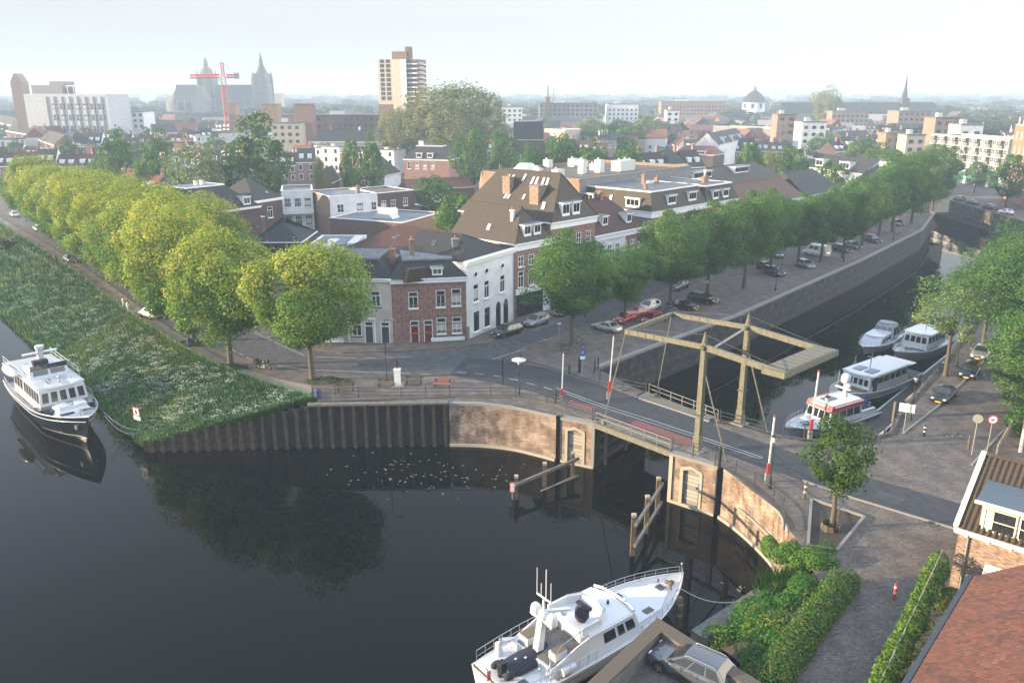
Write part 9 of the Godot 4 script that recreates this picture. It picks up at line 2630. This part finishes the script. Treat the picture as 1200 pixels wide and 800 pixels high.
	var bed := thing("tree_bed", "kerbed earth bed round the small tree on the south corner", "tree bed")
	var bd: Array = [Vector2(23.07, -56.83), Vector2(26.02, -54.11), Vector2(22.24, -49.47), Vector2(20.45, -50.02)]
	obj("earth", sh().prism(bd, -0.02, 0.05), M.soil, bed)
	for i in 4:
		var p: Vector2 = bd[i]
		var q: Vector2 = bd[(i + 1) % 4]
		obj("kerb_stone", sh().beam(V(p.x, 0.09, p.y), V(q.x, 0.09, q.y), 0.2, 0.2), M.coping, bed)
	var tub := thing("planter_tub", "broken wooden tub with green rim round the stem of the small tree", "planter", V(22.84, 0, -52.32))
	for i in 10:
		var a := TAU * i / 10
		if i != 2:
			obj("stave", sh().box(V(cos(a) * 0.62, 0.32, sin(a) * 0.62), V(0.06, 0.42 + 0.1 * (i % 3), 0.36), Basis(Vector3.UP, -a)), M.old_wood if i % 4 else M.bridge_green, tub)
	var fe := thing("garden_fence", "low wooden garden fence of upright boards at the right edge", "fence")
	var f0 := V(41.7, 0, -64.55)
	var f1 := V(48.33, 0, -72.8)
	for i in 15:
		obj("board", sh().box(f0.lerp(f1, i / 14.0) + V(0, 0.65, 0), V(0.1, 1.3, 0.22)), M.grey_wood, fe)
	obj("rail", sh().beam(f0 + V(0.08, 0.9, 0), f1 + V(0.08, 0.9, 0), 0.06, 0.08), M.grey_wood, fe)
	var gwall := thing("garden_wall", "sunlit pale rendered wall behind the front garden fence", "wall")
	obj("wall", sh().beam(V(44.38, 0, -65.6) + V(0, 1.3, 0), V(49.35, 0, -73.01) + V(0, 1.3, 0), 0.3, 2.6), M.trim_cream, gwall)
	obj("coping", sh().beam(V(44.38, 0, -65.6) + V(0, 2.66, 0), V(49.35, 0, -73.01) + V(0, 2.66, 0), 0.4, 0.12), M.coping, gwall)
	for q in [[Vector2(36.23, -69.92), Vector2(42.71, -76.59), Vector2(52.89, -88.26), Vector2(61.94, -98.97)], [Vector2(38.75, -63.03), Vector2(45.99, -70.72), Vector2(54.61, -79.99)], [Vector2(23.48, -60.17), Vector2(26.4, -57.11), Vector2(29.25, -54.69), Vector2(31.9, -52.44)]]:
		for i in q.size() - 1:
			struct("kerb", sh().beam(V(q[i].x, 0.03, q[i].y), V(q[i + 1].x, 0.03, q[i + 1].y), 0.18, 0.14), M.coping)
	var rubble := thing("paving_patch", "pale broken patch in the cobbles of the east street", "paving", V(40.1, 0, -69.33))
	for i in 9:
		obj("stone", sh().box(V(rng.randf_range(-1.0, 1.0), 0.03, rng.randf_range(-0.5, 0.5)), V(0.5, 0.06, 0.3), Basis(Vector3.UP, rng.randf() * 3)), M.concrete, rubble)

# ---- people ----------------------------------------------------------------------------------------------
# One skin meshed from tapered bones (surface nets). joints: see POSE; returns the node that carries the body.
func figure(pose: Array, yaw: float, skin: Material, top: Material, legs: Material, hair: Material, parent: Node3D, scale_ := 1.0) -> MeshInstance3D:
	var st: float = 0.0 if pose.is_empty() else pose[0]      # stride in metres
	var j := {"head": V(0, 1.64, 0.02), "neck": V(0, 1.47, 0), "chest": V(0, 1.28, 0), "waist": V(0, 1.05, 0), "hip": V(0, 0.92, 0)}
	var bones := [["head", V(0, 1.6, 0.01), V(0, 1.68, 0.02), 0.095, 0.1], ["neck", j.neck, V(0, 1.58, 0), 0.055, 0.055], ["chest", V(-0.12, 1.36, 0), V(0.12, 1.36, 0), 0.1, 0.1], ["torso", j.chest, j.waist, 0.15, 0.125], ["hips", V(-0.08, 0.92, 0), V(0.08, 0.92, 0), 0.125, 0.125]]
	for s in [-1.0, 1.0]:
		var knee := V(s * 0.1, 0.5, s * st * 0.35 + 0.04)
		var foot := V(s * 0.1, 0.08, s * st * 0.75 - 0.03)
		bones.append(["thigh", V(s * 0.09, 0.88, 0), knee, 0.09, 0.062])
		bones.append(["shin", knee, foot, 0.06, 0.042])
		bones.append(["foot", foot, foot + V(0, -0.03, 0.17), 0.045, 0.038])
		var elbow := V(s * 0.24, 1.12, -s * st * 0.2)
		var hand := V(s * 0.25, 0.88, -s * st * 0.25 + 0.1)
		bones.append(["upper_arm", V(s * 0.18, 1.37, 0), elbow, 0.055, 0.045])
		bones.append(["forearm", elbow, hand, 0.043, 0.032])
		bones.append(["hand", hand, hand + V(0, -0.09, 0.03), 0.036, 0.026])
	var cell := 0.035
	var lo := V(-0.4, -0.03, -0.5)
	var n := Vector3i(23, 54, 30)
	var f := PackedFloat32Array()
	f.resize(n.x * n.y * n.z)
	f.fill(1.0)
	for b in bones:
		var a: Vector3 = b[1]
		var d: Vector3 = b[2] - a
		var reach: float = maxf(b[3], b[4]) + 0.1
		var c0 := Vector3i(((a.min(b[2]) - Vector3.ONE * reach - lo) / cell).floor()).clamp(Vector3i.ZERO, n - Vector3i.ONE)
		var c1 := Vector3i(((a.max(b[2]) + Vector3.ONE * reach - lo) / cell).ceil()).clamp(Vector3i.ZERO, n - Vector3i.ONE)
		for x in range(c0.x, c1.x + 1):
			for y in range(c0.y, c1.y + 1):
				for z in range(c0.z, c1.z + 1):
					var p := lo + V(x, y, z) * cell
					var t := clampf((p - a).dot(d) / d.length_squared(), 0, 1)
					var dist := (p - a - d * t).length() - lerpf(b[3], b[4], t)
					var i := (x * n.y + y) * n.z + z
					var k := 0.04
					var h := clampf(0.5 + 0.5 * (f[i] - dist) / k, 0, 1)
					f[i] = lerpf(f[i], dist, h) - k * h * (1 - h)
	var ids := {}
	var pts := PackedVector3Array()
	var at := func(x: int, y: int, z: int) -> float: return f[(x * n.y + y) * n.z + z]
	for x in n.x - 1:
		for y in n.y - 1:
			for z in n.z - 1:
				var sum := Vector3.ZERO
				var cnt := 0
				for e in [[0, 0, 0, 1, 0, 0], [0, 1, 0, 1, 1, 0], [0, 0, 1, 1, 0, 1], [0, 1, 1, 1, 1, 1], [0, 0, 0, 0, 1, 0], [1, 0, 0, 1, 1, 0], [0, 0, 1, 0, 1, 1], [1, 0, 1, 1, 1, 1], [0, 0, 0, 0, 0, 1], [1, 0, 0, 1, 0, 1], [0, 1, 0, 0, 1, 1], [1, 1, 0, 1, 1, 1]]:
					var u: float = at.call(x + e[0], y + e[1], z + e[2])
					var v: float = at.call(x + e[3], y + e[4], z + e[5])
					if (u < 0) != (v < 0):
						sum += V(e[0], e[1], e[2]).lerp(V(e[3], e[4], e[5]), u / (u - v))
						cnt += 1
				if cnt:
					ids[Vector3i(x, y, z)] = pts.size()
					pts.append(lo + (V(x, y, z) + sum / cnt) * cell)
	var parts := {"skin": sh(), "top": sh(), "legs": sh(), "hair": sh()}
	for key: Vector3i in ids:
		for ax in 3:
			var u := Vector3i.ZERO
			u[(ax + 1) % 3] = 1
			var v := Vector3i.ZERO
			v[(ax + 2) % 3] = 1
			var w := Vector3i.ZERO
			w[ax] = 1
			var p0: float = at.call(key.x, key.y, key.z)
			var q := key + w
			var p1: float = at.call(q.x, q.y, q.z)
			if (p0 < 0) == (p1 < 0) or not (ids.has(key - u) and ids.has(key - v) and ids.has(key - u - v)):
				continue
			var quad := [pts[ids[key - u - v]], pts[ids[key - v]], pts[ids[key]], pts[ids[key - u]]]
			var c: Vector3 = (quad[0] + quad[2]) / 2.0
			var part := "skin"
			if c.y < 0.98 and absf(c.x) < 0.2 or c.y < 0.8:
				part = "legs"
			elif c.y < 1.5 and c.y > 0.92:
				part = "top"
			elif c.y > 1.66 or (c.y > 1.56 and c.z < -0.02):
				part = "hair"
			if p0 > 0:
				quad.reverse()
			parts[part].quad(quad[0], quad[1], quad[2], quad[3])
	var arr := ArrayMesh.new()
	var mats := {"skin": skin, "top": top, "legs": legs, "hair": hair}
	var order := []
	for key in parts:
		if parts[key].v.size():
			var arrays := []
			arrays.resize(Mesh.ARRAY_MAX)
			arrays[Mesh.ARRAY_VERTEX] = parts[key].v
			arrays[Mesh.ARRAY_NORMAL] = parts[key].n
			arr.add_surface_from_arrays(Mesh.PRIMITIVE_TRIANGLES, arrays)
			arr.surface_set_material(arr.get_surface_count() - 1, mats[key])
	var o := MeshInstance3D.new()
	o.name = "body"
	o.mesh = arr
	o.rotation.y = yaw
	o.scale = Vector3.ONE * scale_
	parent.add_child(o, true)
	return o

func build_people() -> void:
	for k in [["person in dark clothes walking along the bank path by the far shrub", V(-83.7, 0, -148.14), 0.55, "cloth_dark", "cloth_dark", 2.4], ["person in a yellow top and pale trousers walking on the bank path", V(-56.6, 0, -115.69), 0.5, "cloth_yellow", "cloth_white", 2.5], ["person in a white top beside the walker in yellow", V(-54.89, 0, -113.27), 0.4, "cloth_white", "cloth_white", 2.4]]:
		var p := thing("person", k[0], "person", k[1], 0.0)
		figure([k[2]], k[5], M.skin, M[k[3]], M[k[4]], M.hair, p, 1.0)
